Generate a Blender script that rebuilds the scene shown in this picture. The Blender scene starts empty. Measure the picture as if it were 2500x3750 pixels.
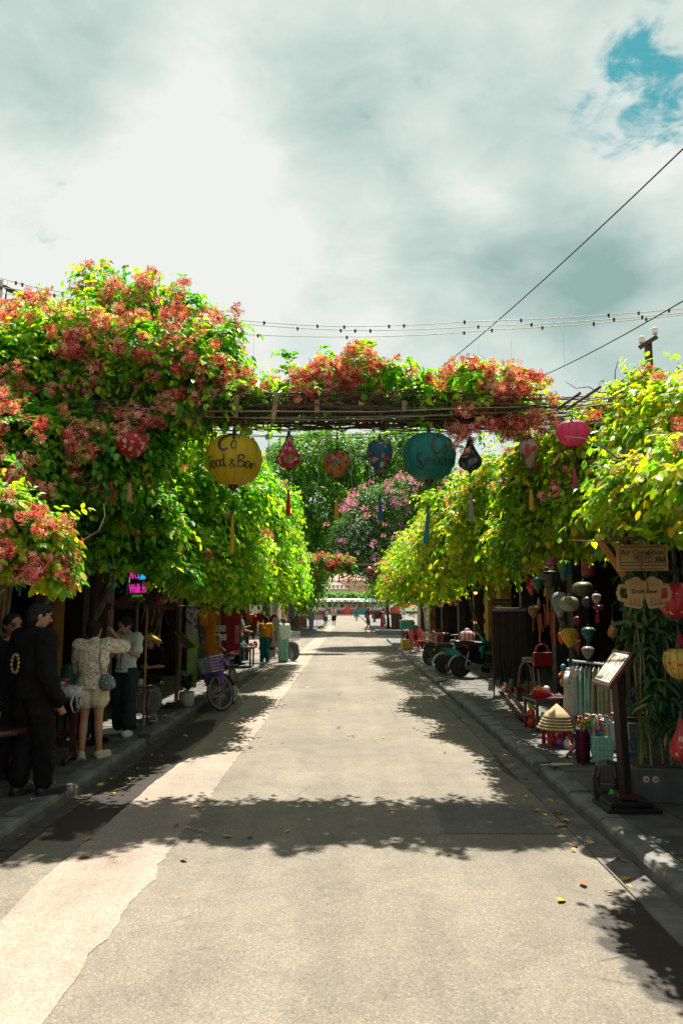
import bpy, bmesh, math, random
import numpy as np
from mathutils import Vector, Matrix, Euler
R = math.radians
SC = bpy.context.scene
COL = SC.collection
# ------------------------------------------------------------------ camera
F_PX, CX, CY = 2700.0, 1250.0, 1875.0          # focal length and centre in photograph pixels
CAM = Vector((0, 0, 1.85))
PITCH, YAW = math.atan(347 / F_PX), math.atan(28 / F_PX)
cd = bpy.data.cameras.new('camera'); cam = bpy.data.objects.new('camera', cd); COL.objects.link(cam)
cam.location = CAM; cam.rotation_euler = (math.pi / 2 + PITCH, 0, YAW)
cd.sensor_fit = 'VERTICAL'; cd.sensor_height = 36; cd.lens = F_PX / 3750 * 36
cd.clip_start = 0.05; cd.clip_end = 3000
cd.dof.use_dof = True; cd.dof.focus_distance = 12.0; cd.dof.aperture_fstop = 4.0
SC.camera = cam
ROT = cam.rotation_euler.to_matrix()
# ------------------------------------------------------------------ light
SUN = Vector((0.10, 0.40, 0.91)).normalized()
EXPO = 1.30
sl = bpy.data.lights.new('sun', 'SUN'); so = bpy.data.objects.new('sun', sl); COL.objects.link(so)
sl.energy = 5.0; sl.angle = R(0.6); sl.color = (1.0, 0.93, 0.80)
so.rotation_euler = SUN.to_track_quat('Z', 'Y').to_euler(); so.location = (0, 0, 60)
SC.view_settings.view_transform = 'Standard'; SC.view_settings.look = 'None'
SC.view_settings.exposure = EXPO; SC.view_settings.gamma = 1.0
SC.cycles.use_denoising = True; SC.cycles.max_bounces = 5; SC.cycles.diffuse_bounces = 2
SC.cycles.transparent_max_bounces = 8; SC.cycles.caustics_reflective = False; SC.cycles.caustics_refractive = False

def ray(px, py):
    return ROT @ Vector(((px - CX) / F_PX, (CY - py) / F_PX, -1.0))
def P(px, py, Y):                # the point of the place seen at a photograph pixel, at distance Y down the street
    d = ray(px, py); return CAM + d * (Y / d.y)
def G(px, py, z=0.0):            # where that line of sight meets the level z
    d = ray(px, py); return CAM + d * ((z - CAM.z) / d.z)
def dirv(px, py): return ray(px, py).normalized()

W = bpy.data.worlds.new('World'); SC.world = W; W.use_nodes = True
def world():
    nt = W.node_tree; N = nt.nodes; L = nt.links; N.clear()
    def n(t, **k):
        x = N.new(t)
        for a, b in k.items(): setattr(x, a, b)
        return x
    def math_(op, a, b=None, c=None, clamp=False):
        m = n('ShaderNodeMath', operation=op, use_clamp=clamp)
        for i, v in enumerate((a, b, c)):
            if v is None: continue
            if isinstance(v, (int, float)): m.inputs[i].default_value = v
            else: L.new(v, m.inputs[i])
        return m.outputs[0]
    tc = n('ShaderNodeTexCoord')
    mp = n('ShaderNodeMapping'); mp.inputs['Scale'].default_value = (1, 1, 1.9); L.new(tc.outputs['Generated'], mp.inputs['Vector'])
    def noise(scale, detail, rough, loc, dist=0.0):
        m2 = n('ShaderNodeMapping'); m2.inputs['Location'].default_value = loc; L.new(mp.outputs[0], m2.inputs['Vector'])
        t = n('ShaderNodeTexNoise'); t.inputs['Scale'].default_value = scale; t.inputs['Detail'].default_value = detail
        t.inputs['Roughness'].default_value = rough; t.inputs['Distortion'].default_value = dist
        L.new(m2.outputs[0], t.inputs['Vector']); return t.outputs['Fac']
    def cluster(px, py, ang):      # soft cloud bank round a direction of the sky
        d = dirv(px, py); v = n('ShaderNodeVectorMath', operation='DOT_PRODUCT'); v.inputs[1].default_value = d
        L.new(tc.outputs['Generated'], v.inputs[0])
        mr = n('ShaderNodeMapRange', interpolation_type='SMOOTHSTEP')
        mr.inputs['From Min'].default_value = math.cos(R(ang)); mr.inputs['From Max'].default_value = 1.0
        L.new(v.outputs['Value'], mr.inputs['Value']); return mr.outputs[0]
    big = noise(2.6, 5, 0.5, (3.1, 1.7, 0.4), 0.25)
    fine = noise(6.5, 8, 0.58, (1.3, 4.2, 2.0), 0.35)
    # thick-and-thin shading of the cloud layer
    shade = math_('ADD', math_('MULTIPLY', big, 0.58), math_('MULTIPLY', fine, 0.62))
    for (px, py, a, w) in ((2050, 950, 7, 0.26), (1650, 1000, 6, 0.15), (1350, 480, 9, 0.12), (150, 60, 10, 0.20), (1150, 90, 8, 0.12),
                           (2350, 1130, 8, 0.20), (700, 420, 8, -0.12), (800, 880, 9, -0.16), (100, 760, 8, -0.10), (1950, 420, 6, 0.1)):
        shade = math_('ADD', shade, math_('MULTIPLY', cluster(px, py, a), w))
    r = n('ShaderNodeValToRGB'); L.new(shade, r.inputs['Fac'])
    e = r.color_ramp.elements; e[0].position = 0.47; e[0].color = (.352, .360, .345, 1); e[1].position = 1.0; e[1].color = (.120, .185, .170, 1)
    k = r.color_ramp.elements.new(0.62); k.color = (.280, .318, .300, 1)
    # openings to the blue
    hole = math_('ADD', math_('MULTIPLY', cluster(2460, 260, 8.0), 0.42), math_('MULTIPLY', cluster(2250, 340, 5), 0.26))
    hole = math_('ADD', hole, math_('MULTIPLY', cluster(330, 830, 4), 0.14))
    rag = noise(15, 8, 0.62, (7.3, 2.2, 5.0), 0.6)
    op = math_('ADD', math_('ADD', math_('ADD', math_('MULTIPLY', fine, 1.3), math_('MULTIPLY', rag, 0.9)), -0.68), hole)
    mr = n('ShaderNodeMapRange', interpolation_type='SMOOTHSTEP'); mr.inputs['From Min'].default_value = 0.70; mr.inputs['From Max'].default_value = 1.05
    L.new(op, mr.inputs['Value'])
    wsp = n('ShaderNodeMapRange', interpolation_type='SMOOTHSTEP'); wsp.inputs['From Min'].default_value = 0.36; wsp.inputs['From Max'].default_value = 0.60; L.new(rag, wsp.inputs['Value'])
    gap = math_('MULTIPLY', mr.outputs[0], math_('ADD', math_('MULTIPLY', wsp.outputs[0], 0.85), 0.15))
    sky = n('ShaderNodeTexSky', sky_type='NISHITA'); sky.sun_disc = False
    sky.sun_elevation = math.asin(SUN.z); sky.sun_rotation = math.atan2(SUN.x, SUN.y)
    sky.air_density = 1.0; sky.dust_density = 0.6; sky.ozone_density = 2.0
    ms = n('ShaderNodeMix', data_type='RGBA', blend_type='MULTIPLY'); ms.inputs['Factor'].default_value = 1
    L.new(sky.outputs[0], ms.inputs['A']); ms.inputs['B'].default_value = (.016, .050, .036, 1)   # sky strength with the teal cast of the picture
    mx = n('ShaderNodeMix', data_type='RGBA'); L.new(gap, mx.inputs['Factor'])
    L.new(r.outputs['Color'], mx.inputs['A']); L.new(ms.outputs['Result'], mx.inputs['B'])
    bg = n('ShaderNodeBackground'); L.new(mx.outputs['Result'], bg.inputs['Color']); bg.inputs['Strength'].default_value = 1.0
    out = n('ShaderNodeOutputWorld'); L.new(bg.outputs[0], out.inputs['Surface'])
world()
# ------------------------------------------------------------------ helpers
def Mrot(rx=0, ry=0, rz=0): return Euler((rx, ry, rz)).to_matrix().to_4x4()
def T(x, y, z): return Matrix.Translation((x, y, z))
CHN = {}
def put(o, name=None, parent=None):
    COL.objects.link(o)
    if parent is not None: o.parent = parent; CHN.setdefault(parent.name, []).append(o)
    return o
def tag(o, label, cat, group=None):
    o['label'] = label; o['category'] = cat
    if group: o['group'] = group
    return o
def thing(name, label, cat, loc=(0, 0, 0), rz=0.0, group=None):
    o = bpy.data.objects.new(name, None); COL.objects.link(o); o.location = loc; o.rotation_euler = (0, 0, rz)
    o.empty_display_size = 0.1
    return tag(o, label, cat, group)
def frame_of(d, up=Vector((0, 0, 1))):
    d = d.normalized()
    a = d.cross(up)
    if a.length < 1e-4: a = d.cross(Vector((1, 0, 0)))
    a.normalize(); return a, a.cross(d).normalized()
class MB:
    """collects shapes and links them as one mesh object"""
    def __init__(s): s.v = []; s.f = []
    def add(s, vs, fs, M=None):
        n = len(s.v)
        if M is None: s.v += [tuple(v) for v in vs]
        else: s.v += [tuple(M @ Vector(v)) for v in vs]
        s.f += [tuple(i + n for i in f) for f in fs]; return s
    def box(s, c, d, M=None, taper=1.0):
        x, y, z = d[0] / 2, d[1] / 2, d[2] / 2; t = taper
        vs = [(-x, -y, -z), (x, -y, -z), (x, y, -z), (-x, y, -z), (-x * t, -y * t, z), (x * t, -y * t, z), (x * t, y * t, z), (-x * t, y * t, z)]
        A = T(*c) @ M if M is not None else T(*c)
        return s.add(vs, [(3, 2, 1, 0), (4, 5, 6, 7), (0, 1, 5, 4), (1, 2, 6, 5), (2, 3, 7, 6), (3, 0, 4, 7)], A)
    def tube(s, pts, r, n=6, cap=True, flat=1.0, up=Vector((0, 0, 1))):
        pts = [Vector(p) for p in pts]; m = len(pts)
        rs = [r] * m if isinstance(r, (int, float)) else list(r)
        vs = []
        for i, p in enumerate(pts):
            d = (pts[min(i + 1, m - 1)] - pts[max(i - 1, 0)])
            if d.length < 1e-9: d = Vector((0, 0, 1))
            a, b = frame_of(d, up)
            for k in range(n):
                t = 2 * math.pi * k / n
                vs.append(p + (a * math.cos(t) + b * math.sin(t) * flat) * rs[i])
        fs = [(i * n + k, i * n + (k + 1) % n, (i + 1) * n + (k + 1) % n, (i + 1) * n + k) for i in range(m - 1) for k in range(n)]
        if cap: fs += [tuple(range(n))[::-1], tuple((m - 1) * n + k for k in range(n))]
        return s.add(vs, fs)
    def lathe(s, prof, n=16, M=None, sx=1.0, sy=1.0, rib=0.0, nrib=0):
        vs = []; m = len(prof)
        for (r, z) in prof:
            for k in range(n):
                t = 2 * math.pi * k / n; q = r
                if nrib: q = r * (1 - rib * abs(math.cos(t * nrib / 2)))
                vs.append((q * math.cos(t) * sx, q * math.sin(t) * sy, z))
        fs = [(i * n + k, i * n + (k + 1) % n, (i + 1) * n + (k + 1) % n, (i + 1) * n + k) for i in range(m - 1) for k in range(n)]
        if prof[0][0] > 1e-6: fs.append(tuple(range(n))[::-1])
        if prof[-1][0] > 1e-6: fs.append(tuple((m - 1) * n + k for k in range(n)))
        return s.add(vs, fs, M)
    def ball(s, c, r, n=10, m=7, M=None):
        if isinstance(r, (int, float)): r = (r, r, r)
        prof = [(math.sin(math.pi * i / m), -math.cos(math.pi * i / m)) for i in range(m + 1)]
        A = T(*c) @ (M if M is not None else Matrix()) @ Matrix.Diagonal((r[0], r[1], r[2], 1))
        return s.lathe(prof, n, A)
    def prism(s, pts, h, M=None):
        """outline in x,z extruded along y by h (centred)"""
        n = len(pts)
        vs = [(x, -h / 2, z) for x, z in pts] + [(x, h / 2, z) for x, z in pts]
        fs = [tuple(range(n)), tuple(range(n, 2 * n))[::-1]] + [(k, k + n, (k + 1) % n + n, (k + 1) % n) for k in range(n)]
        return s.add(vs, fs, M)
    def sheet(s, grid, M=None):
        h = len(grid); w = len(grid[0])
        vs = [p for row in grid for p in row]
        return s.add(vs, [(j * w + i, j * w + i + 1, (j + 1) * w + i + 1, (j + 1) * w + i) for j in range(h - 1) for i in range(w - 1)], M)
    def mesh(s, name, mat=None, smooth=False):
        me = bpy.data.meshes.new(name); me.from_pydata(s.v, [], s.f); me.validate()
        if mat is not None: me.materials.append(mat)
        if smooth: me.polygons.foreach_set('use_smooth', [True] * len(me.polygons))
        return me
    def build(s, name, mat, parent=None, smooth=False, bevel=0.0, M=None, solid=0.0, sub=0):
        o = bpy.data.objects.new(name, s.mesh(name, mat, smooth)); put(o, parent=parent)
        if M is not None: o.matrix_local = M
        if solid: m = o.modifiers.new('solid', 'SOLIDIFY'); m.thickness = solid; m.offset = 0
        if sub: m = o.modifiers.new('sub', 'SUBSURF'); m.levels = sub; m.render_levels = sub
        if bevel:
            m = o.modifiers.new('bevel', 'BEVEL'); m.width = bevel; m.segments = 2; m.limit_method = 'ANGLE'; m.angle_limit = R(40)
        return o
def inst(mesh, name, parent=None, M=None):
    o = bpy.data.objects.new(name, mesh); put(o, parent=parent)
    if M is not None: o.matrix_local = M
    return o
def copy_tree(o, parent=None):
    c = o.copy(); put(c, parent=parent)
    for ch in list(CHN.get(o.name, [])): copy_tree(ch, c)
    return c
def text_mesh(txt, size, mat, depth=0.002, bold=0.0, align='CENTER', font=None):
    cu = bpy.data.curves.new('lettering', 'FONT'); cu.body = txt; cu.size = size; cu.extrude = depth; cu.offset = bold
    cu.align_x = align; cu.align_y = 'CENTER'; cu.resolution_u = 3
    o = bpy.data.objects.new('lettering', cu); COL.objects.link(o)
    dg = bpy.context.evaluated_depsgraph_get(); dg.update()
    me = bpy.data.meshes.new_from_object(o.evaluated_get(dg)); me.materials.clear(); me.materials.append(mat)
    bpy.data.objects.remove(o); return me
def lettering(txt, size, mat, parent, M, depth=0.002, bold=0.0, align='CENTER', name='lettering'):
    """text in the x,z plane facing -y of the given matrix"""
    return inst(text_mesh(txt, size, mat, depth, bold, align), name, parent, M @ Mrot(math.pi / 2, 0, 0))
# ------------------------------------------------------------------ materials
def nodes(name):
    m = bpy.data.materials.new(name); m.use_nodes = True; nt = m.node_tree; nt.nodes.clear()
    out = nt.nodes.new('ShaderNodeOutputMaterial'); return m, nt, out
def nd(nt, t, **k):
    x = nt.nodes.new(t)
    for a, b in k.items():
        if a.startswith('i_'): x.inputs[a[2:].replace('_', ' ')].default_value = b
        else: setattr(x, a, b)
    return x
def ramp(nt, fac, stops, interp='LINEAR'):
    r = nd(nt, 'ShaderNodeValToRGB'); cr = r.color_ramp; cr.interpolation = interp
    while len(cr.elements) < len(stops): cr.elements.new(0.5)
    for e, (p, c) in zip(cr.elements, stops): e.position = p; e.color = (*c, 1) if len(c) == 3 else c
    if fac is not None: nt.links.new(fac, r.inputs['Fac'])
    return r.outputs['Color']
def coords(nt, kind='Object', scale=(1, 1, 1)):
    tc = nd(nt, 'ShaderNodeTexCoord'); mp = nd(nt, 'ShaderNodeMapping'); mp.inputs['Scale'].default_value = scale
    nt.links.new(tc.outputs[kind], mp.inputs['Vector']); return mp.outputs[0]
def noise_t(nt, vec, scale, detail=4, rough=0.55, dist=0):
    t = nd(nt, 'ShaderNodeTexNoise', i_Scale=scale, i_Detail=detail, i_Roughness=rough, i_Distortion=dist)
    nt.links.new(vec, t.inputs['Vector']); return t.outputs['Fac']
def mixc(nt, fac, a, b, mode='MIX'):
    m = nd(nt, 'ShaderNodeMix', data_type='RGBA', blend_type=mode)
    for s, v in (('Factor', fac), ('A', a), ('B', b)):
        if isinstance(v, (int, float)): m.inputs[s].default_value = v
        elif isinstance(v, tuple): m.inputs[s].default_value = (*v, 1)
        else: nt.links.new(v, m.inputs[s])
    return m.outputs['Result']
def bump(nt, h, strength, dist=0.01):
    b = nd(nt, 'ShaderNodeBump', i_Strength=strength, i_Distance=dist); nt.links.new(h, b.inputs['Height']); return b.outputs['Normal']
def pbr(nt, out, col, rough=0.6, metal=0.0, normal=None, spec=0.5, trans=0.0, alpha=None, emit=None, estr=0.0):
    p = nd(nt, 'ShaderNodeBsdfPrincipled')
    if isinstance(col, tuple): p.inputs['Base Color'].default_value = (*col, 1)
    else: nt.links.new(col, p.inputs['Base Color'])
    if isinstance(rough, (int, float)): p.inputs['Roughness'].default_value = rough
    else: nt.links.new(rough, p.inputs['Roughness'])
    p.inputs['Metallic'].default_value = metal; p.inputs['Specular IOR Level'].default_value = spec
    if normal is not None: nt.links.new(normal, p.inputs['Normal'])
    if emit is not None: p.inputs['Emission Color'].default_value = (*emit, 1); p.inputs['Emission Strength'].default_value = estr
    sh = p.outputs[0]
    if trans:
        tb = nd(nt, 'ShaderNodeBsdfTranslucent'); mx = nd(nt, 'ShaderNodeMixShader'); mx.inputs[0].default_value = trans
        if isinstance(col, tuple): tb.inputs[0].default_value = (*col, 1)
        else: nt.links.new(col, tb.inputs[0])
        nt.links.new(sh, mx.inputs[1]); nt.links.new(tb.outputs[0], mx.inputs[2]); sh = mx.outputs[0]
    if alpha is not None:
        tr = nd(nt, 'ShaderNodeBsdfTransparent'); mx = nd(nt, 'ShaderNodeMixShader')
        if isinstance(alpha, (int, float)): mx.inputs[0].default_value = alpha
        else: nt.links.new(alpha, mx.inputs[0])
        nt.links.new(tr.outputs[0], mx.inputs[1]); nt.links.new(sh, mx.inputs[2]); sh = mx.outputs[0]
    nt.links.new(sh, out.inputs['Surface']); return p
_M = {}
def mat(name, col, col2=None, scale=8, rough=0.6, metal=0.0, bmp=0.15, bscale=60, trans=0.0, spec=0.5, stretch=(1, 1, 1), kind='Object', contrast=(0.35, 0.65)):
    if name in _M: return _M[name]
    m, nt, out = nodes(name); v = coords(nt, kind, stretch)
    c2 = col2 if col2 is not None else tuple(c * 0.7 for c in col)
    c = ramp(nt, noise_t(nt, v, scale, 5, 0.6), [(contrast[0], c2), (contrast[1], col)])
    nb = bump(nt, noise_t(nt, v, bscale, 4, 0.6), bmp) if bmp else None
    pbr(nt, out, c, rough, metal, nb, spec, trans); _M[name] = m; return m
def glow(name, col, strength):
    if name in _M: return _M[name]
    m, nt, out = nodes(name); v = coords(nt); c = ramp(nt, noise_t(nt, v, 5), [(0, tuple(x * .9 for x in col)), (1, col)])
    p = pbr(nt, out, c, 0.5); nt.links.new(c, p.inputs['Emission Color']); p.inputs['Emission Strength'].default_value = strength
    _M[name] = m; return m
def spots(name, base, cols, scale=9, size=0.33, rough=0.4, trans=0.60, kind='Object', stretch=(1, 1, 1), dens=0.75, sheen=0.0, fold=None):
    """cloth printed with irregular blossoms: voronoi cells of several colours over a base"""
    if name in _M: return _M[name]
    m, nt, out = nodes(name); v = coords(nt, kind, stretch)
    nz = nd(nt, 'ShaderNodeTexNoise', i_Scale=scale * 1.6, i_Detail=3.0); nt.links.new(v, nz.inputs['Vector'])
    dv = mixc(nt, 0.22 / scale, v, nz.outputs['Color'], 'LINEAR_LIGHT')
    vo = nd(nt, 'ShaderNodeTexVoronoi', i_Scale=float(scale)); nt.links.new(dv, vo.inputs['Vector'])
    sp = nd(nt, 'ShaderNodeSeparateColor'); nt.links.new(vo.outputs['Color'], sp.inputs[0])
    n = len(cols); st = [(i / n, c) for i, c in enumerate(cols)]
    pc = ramp(nt, sp.outputs[0], st, 'CONSTANT')
    mk = nd(nt, 'ShaderNodeMath', operation='LESS_THAN'); nt.links.new(vo.outputs['Distance'], mk.inputs[0])
    ml = nd(nt, 'ShaderNodeMath', operation='MULTIPLY'); nt.links.new(sp.outputs[1], ml.inputs[0]); ml.inputs[1].default_value = size / max(1e-3, 0.75)
    nt.links.new(ml.outputs[0], mk.inputs[1])
    gt = nd(nt, 'ShaderNodeMath', operation='LESS_THAN'); nt.links.new(sp.outputs[2], gt.inputs[0]); gt.inputs[1].default_value = dens
    fm = nd(nt, 'ShaderNodeMath', operation='MULTIPLY'); nt.links.new(mk.outputs[0], fm.inputs[0]); nt.links.new(gt.outputs[0], fm.inputs[1])
    b2 = ramp(nt, noise_t(nt, v, scale * 0.4, 3), [(0.3, tuple(x * 0.82 for x in base)), (0.7, base)])
    c = mixc(nt, fm.outputs[0], b2, pc)
    pbr(nt, out, c, rough, 0, bump(nt, noise_t(nt, v, 220, 2), 0.08), 0.5, trans); _M[name] = m; return m
# ------------------------------------------------------------------ ground, road, pavements, river
KL, KR, SW = -2.68, 2.05, 0.13          # kerb lines and pavement level
def struct(o): o['kind'] = 'structure'; return o
def road_mat(name, base, dark, damp_and_shade=()):
    m, nt, out = nodes(name); v = coords(nt); lk = nt.links
    sp = noise_t(nt, v, 75, 3, 0.65)
    vo = nd(nt, 'ShaderNodeTexVoronoi', i_Scale=95.0); lk.new(v, vo.inputs['Vector'])
    sc = nd(nt, 'ShaderNodeSeparateColor'); lk.new(vo.outputs['Color'], sc.inputs[0])
    c = ramp(nt, sp, [(0.32, dark), (0.52, base), (0.72, tuple(x * 1.25 for x in base))])
    c = mixc(nt, 0.40, c, ramp(nt, sc.outputs[0], [(0.0, tuple(x * .45 for x in base)), (0.35, base), (0.8, base), (0.95, tuple(min(1, x * 1.75) for x in base))]))
    big = noise_t(nt, v, 0.55, 6, 0.6)
    c = mixc(nt, 1.0, c, ramp(nt, big, [(0.30, (.80, .80, .82)), (0.62, (1.06, 1.05, 1.03))]), 'MULTIPLY')
    blot = noise_t(nt, v, 3.2, 5, 0.65)
    c = mixc(nt, 1.0, c, ramp(nt, blot, [(0.30, (.84, .83, .82)), (0.55, (1, 1, 1))]), 'MULTIPLY')
    lane = noise_t(nt, coords(nt, scale=(1.6, .10, 1)), 1.0, 4, 0.6)
    c = mixc(nt, 1.0, c, ramp(nt, lane, [(0.36, (.86, .86, .86)), (0.60, (1.04, 1.04, 1.03))]), 'MULTIPLY')
    cv_ = nd(nt, 'ShaderNodeTexVoronoi', feature='DISTANCE_TO_EDGE', i_Scale=0.55); lk.new(mixc(nt, 0.35, v, nd(nt, 'ShaderNodeTexNoise', i_Scale=2.2, i_Detail=6.0).outputs['Color'], 'LINEAR_LIGHT'), cv_.inputs['Vector'])
    ck = ramp(nt, cv_.outputs['Distance'], [(0.0, (1, 1, 1)), (0.007, (0, 0, 0))]); mk_ = ramp(nt, noise_t(nt, v, .6, 3), [(.52, (0, 0, 0)), (.60, (.55, .55, .55))])
    c = mixc(nt, mixc(nt, 1.0, ck, mk_, 'MULTIPLY'), c, tuple(x * .3 for x in base))
    oil = noise_t(nt, v, 1.7, 5, 0.7); c = mixc(nt, 1.0, c, ramp(nt, oil, [(0.26, (.62, .61, .60)), (0.36, (1, 1, 1))]), 'MULTIPLY')
    rough = 0.9
    if damp_and_shade:
        sx = nd(nt, 'ShaderNodeSeparateXYZ'); lk.new(v, sx.inputs[0])
        nzz = noise_t(nt, v, 3.5, 5, 0.6); tot = None
        def mth(op, a, b):
            q = nd(nt, 'ShaderNodeMath', operation=op)
            for i, z in enumerate((a, b)):
                if isinstance(z, (int, float)): q.inputs[i].default_value = z
                else: lk.new(z, q.inputs[i])
            return q.outputs[0]
        for (x, y, rx, ry) in damp_and_shade:
            a = mth('DIVIDE', mth('SUBTRACT', sx.outputs[0], x), rx); b = mth('DIVIDE', mth('SUBTRACT', sx.outputs[1], y), ry)
            d = mth('SQRT', mth('ADD', mth('MULTIPLY', a, a), mth('MULTIPLY', b, b)), 0)
            d = mth('ADD', d, mth('MULTIPLY', mth('SUBTRACT', nzz, 0.5), 0.9))
            mr = nd(nt, 'ShaderNodeMapRange', interpolation_type='SMOOTHSTEP'); mr.inputs['From Min'].default_value = 1.06; mr.inputs['From Max'].default_value = 0.90
            lk.new(d, mr.inputs['Value']); tot = mr.outputs[0] if tot is None else mth('MAXIMUM', tot, mr.outputs[0])
        c = mixc(nt, tot, c, mixc(nt, 1.0, c, (.20, .19, .19), 'MULTIPLY'))
        rr = nd(nt, 'ShaderNodeMapRange'); lk.new(tot, rr.inputs['Value']); rr.inputs['To Min'].default_value = 0.9; rr.inputs['To Max'].default_value = 0.45
        rough = rr.outputs[0]
    pbr(nt, out, c, rough, 0, bump(nt, sp, 0.5, 0.006), 0.35); return m
M_ASPH = road_mat('asphalt', (.196, .175, .142), (.102, .092, .076),
                  damp_and_shade=((1.80, 4.25, .42, .75), (-2.35, 8.0, .42, 1.9), (-2.35, 11.0, .30, 1.5), (1.95, 8.9, .22, .8)))  # first patch paints foliage shade and damp together; the rest is gutter damp
M_PALE = road_mat('pale_concrete_strip', (.300, .248, .204), (.25, .206, .170))
M_GUT = mat('gutter_concrete', (.15, .14, .125), (.075, .070, .062), 5, 0.85, bmp=0.4)
M_BRICKGUT = mat('gutter_brick', (.062, .050, .042), (.030, .026, .023), 6, 0.8, bmp=0.5)
M_KERB = mat('kerb_stone', (.16, .155, .14), (.055, .058, .052), 4, 0.75, bmp=0.5, bscale=40)
M_SLAB = mat('paving_stone', (.085, .080, .072), (.035, .034, .031), 3, 0.7, bmp=0.35, bscale=45)
M_SLAB2 = mat('paving_stone_worn', (.11, .103, .092), (.05, .048, .043), 3.5, 0.65, bmp=0.35, bscale=45)
M_GROUND = mat('bare_ground', (.15, .135, .11), (.08, .075, .06), 0.5, 0.95)
M_BED = mat('paving_bed', (.17, .155, .12), (.06, .055, .045), 7, 0.95, bmp=0.4)

def slab(name, x0, x1, y0, y1, z, m, th=0.0, parent=None, nx=1, ny=1):
    b = MB(); 
    if th: b.box(((x0 + x1) / 2, (y0 + y1) / 2, z - th / 2), (x1 - x0, y1 - y0, th))
    else: b.add([(x0, y0, z), (x1, y0, z), (x1, y1, z), (x0, y1, z)], [(0, 1, 2, 3)])
    return b.build(name, m, parent)
struct(slab('ground', -400, 400, -120, 158, -0.10, M_GROUND))
# street with the cross street
b = MB(); z = 0.0
b.add([(KL, -14, z), (KR, -14, z), (KR, 41, z), (44, 41, z), (44, 50, z), (KR, 50, z), (KR, 156, z), (KL, 156, z), (KL, 48, z), (-44, 48, z), (-44, 25.2, z), (KL, 25.2, z)],
      [tuple(range(12))])
road = struct(b.build('road', M_ASPH))
# the pale concrete strip with a ragged edge, laid in a trench along the left of the street
rng = np.random.default_rng(4)
ys = np.concatenate([np.arange(-4, 16, 0.10), np.arange(16, 75, 0.5)])
b = MB(); jl = np.cumsum(rng.normal(0, .012, len(ys))); jl -= np.linspace(0, jl[-1], len(ys)); jr = rng.normal(0, .012, len(ys)) + .05 * np.maximum(0, np.sin(ys * 2.3 + 1)) * (ys < 5.5)
b.sheet([[(-2.0 + jl[i] * .5, y, .004), (-1.37 + jr[i], y, .004)] for i, y in enumerate(ys)])
struct(b.build('road_strip', M_PALE, road)); 
M_PATCH = road_mat('asphalt_patch', (.15, .143, .128), (.085, .082, .075))
struct(slab('road_patch', .78, 1.72, 6.35, 7.25, .004, M_PATCH, parent=road))
# gutters, made of single concrete lengths on the right and of bricks on the left
i = 0; y = -3.0
while y < 40.5:
    L = 0.98; slab('gutter_slab', 1.82 + .008 * math.sin(i * 5.1), KR, y + .006, y + L, .012, M_GUT, .03, road); y += L; i += 1
bm_ = MB().box((0, 0, 0), (.145, .29, .03)).mesh('gutter_brick', M_BRICKGUT)
i = 0
for ry in range(1):
    for k in range(75):
        y = 1.2 + k * .30 + (ry % 2) * .15
        inst(bm_, 'gutter_brick', road, T(KL + .08 + ry * .155, y, -.003 + rng.normal(0, .003)) @ Mrot(rng.normal(0, .012), rng.normal(0, .02), rng.normal(0, .01)))
# pavements
def pavement(side, x0, x1, y0, y1, label=None):
    return struct(slab('pavement', min(x0, x1), max(x0, x1), y0, y1, SW - .022, M_BED, .2))
pl = pavement(-1, KL - .19, -10.0, -6, 24.7); pr = pavement(1, KR + .19, 10.0, -6, 41)
pfl = pavement(-1, KL - .1, -30, 48.2, 156); pfr = pavement(1, KR + .1, 30, 50.2, 156)
for (pv, x0, x1, y0, y1) in ((pfl, KL - .0, -30, 48, 156), (pfr, KR, 30, 50, 156)):
    slab('paving_surface', min(x0, x1), max(x0, x1), y0, y1, SW, M_SLAB2, .16, pv)
slab_m = []
for k in range(3):
    bb = MB().box((0, 0, 0), (.432, .432, .05)); slab_m.append(bb.mesh('paving_stone', [M_SLAB, M_SLAB, M_SLAB2][k]))
def lay(pv, xs, ystart, yend, off):
    n = 0
    for i, x in enumerate(xs):
        y = ystart + (i % 2) * off
        while y < yend:
            inst(slab_m[int(rng.integers(3))], 'paving_stone', pv, T(x, y, SW - .025 + rng.normal(0, .0025)) @ Mrot(rng.normal(0, .004), rng.normal(0, .004), rng.normal(0, .006))); y += .442; n += 1
lay(pl, [KL - .42 - i * .442 for i in range(5)], 3.0, 21, .22)
lay(pr, [KR + .42 + i * .442 for i in range(5)], 3.0, 24, .22)
slab('paving_far', KL - 2.41, KL - .2, 21.1, 24.7, SW, M_SLAB, .02, pl); slab('paving_far', KR + .2, KR + 2.41, 24.1, 41, SW, M_SLAB2, .02, pr)
slab('paving_inner', -10, KL - 2.42, -6, 24.7, SW - .004, M_SLAB, .02, pl); slab('paving_inner', KR + 2.42, 10, -6, 41, SW - .004, M_SLAB, .02, pr)
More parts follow.
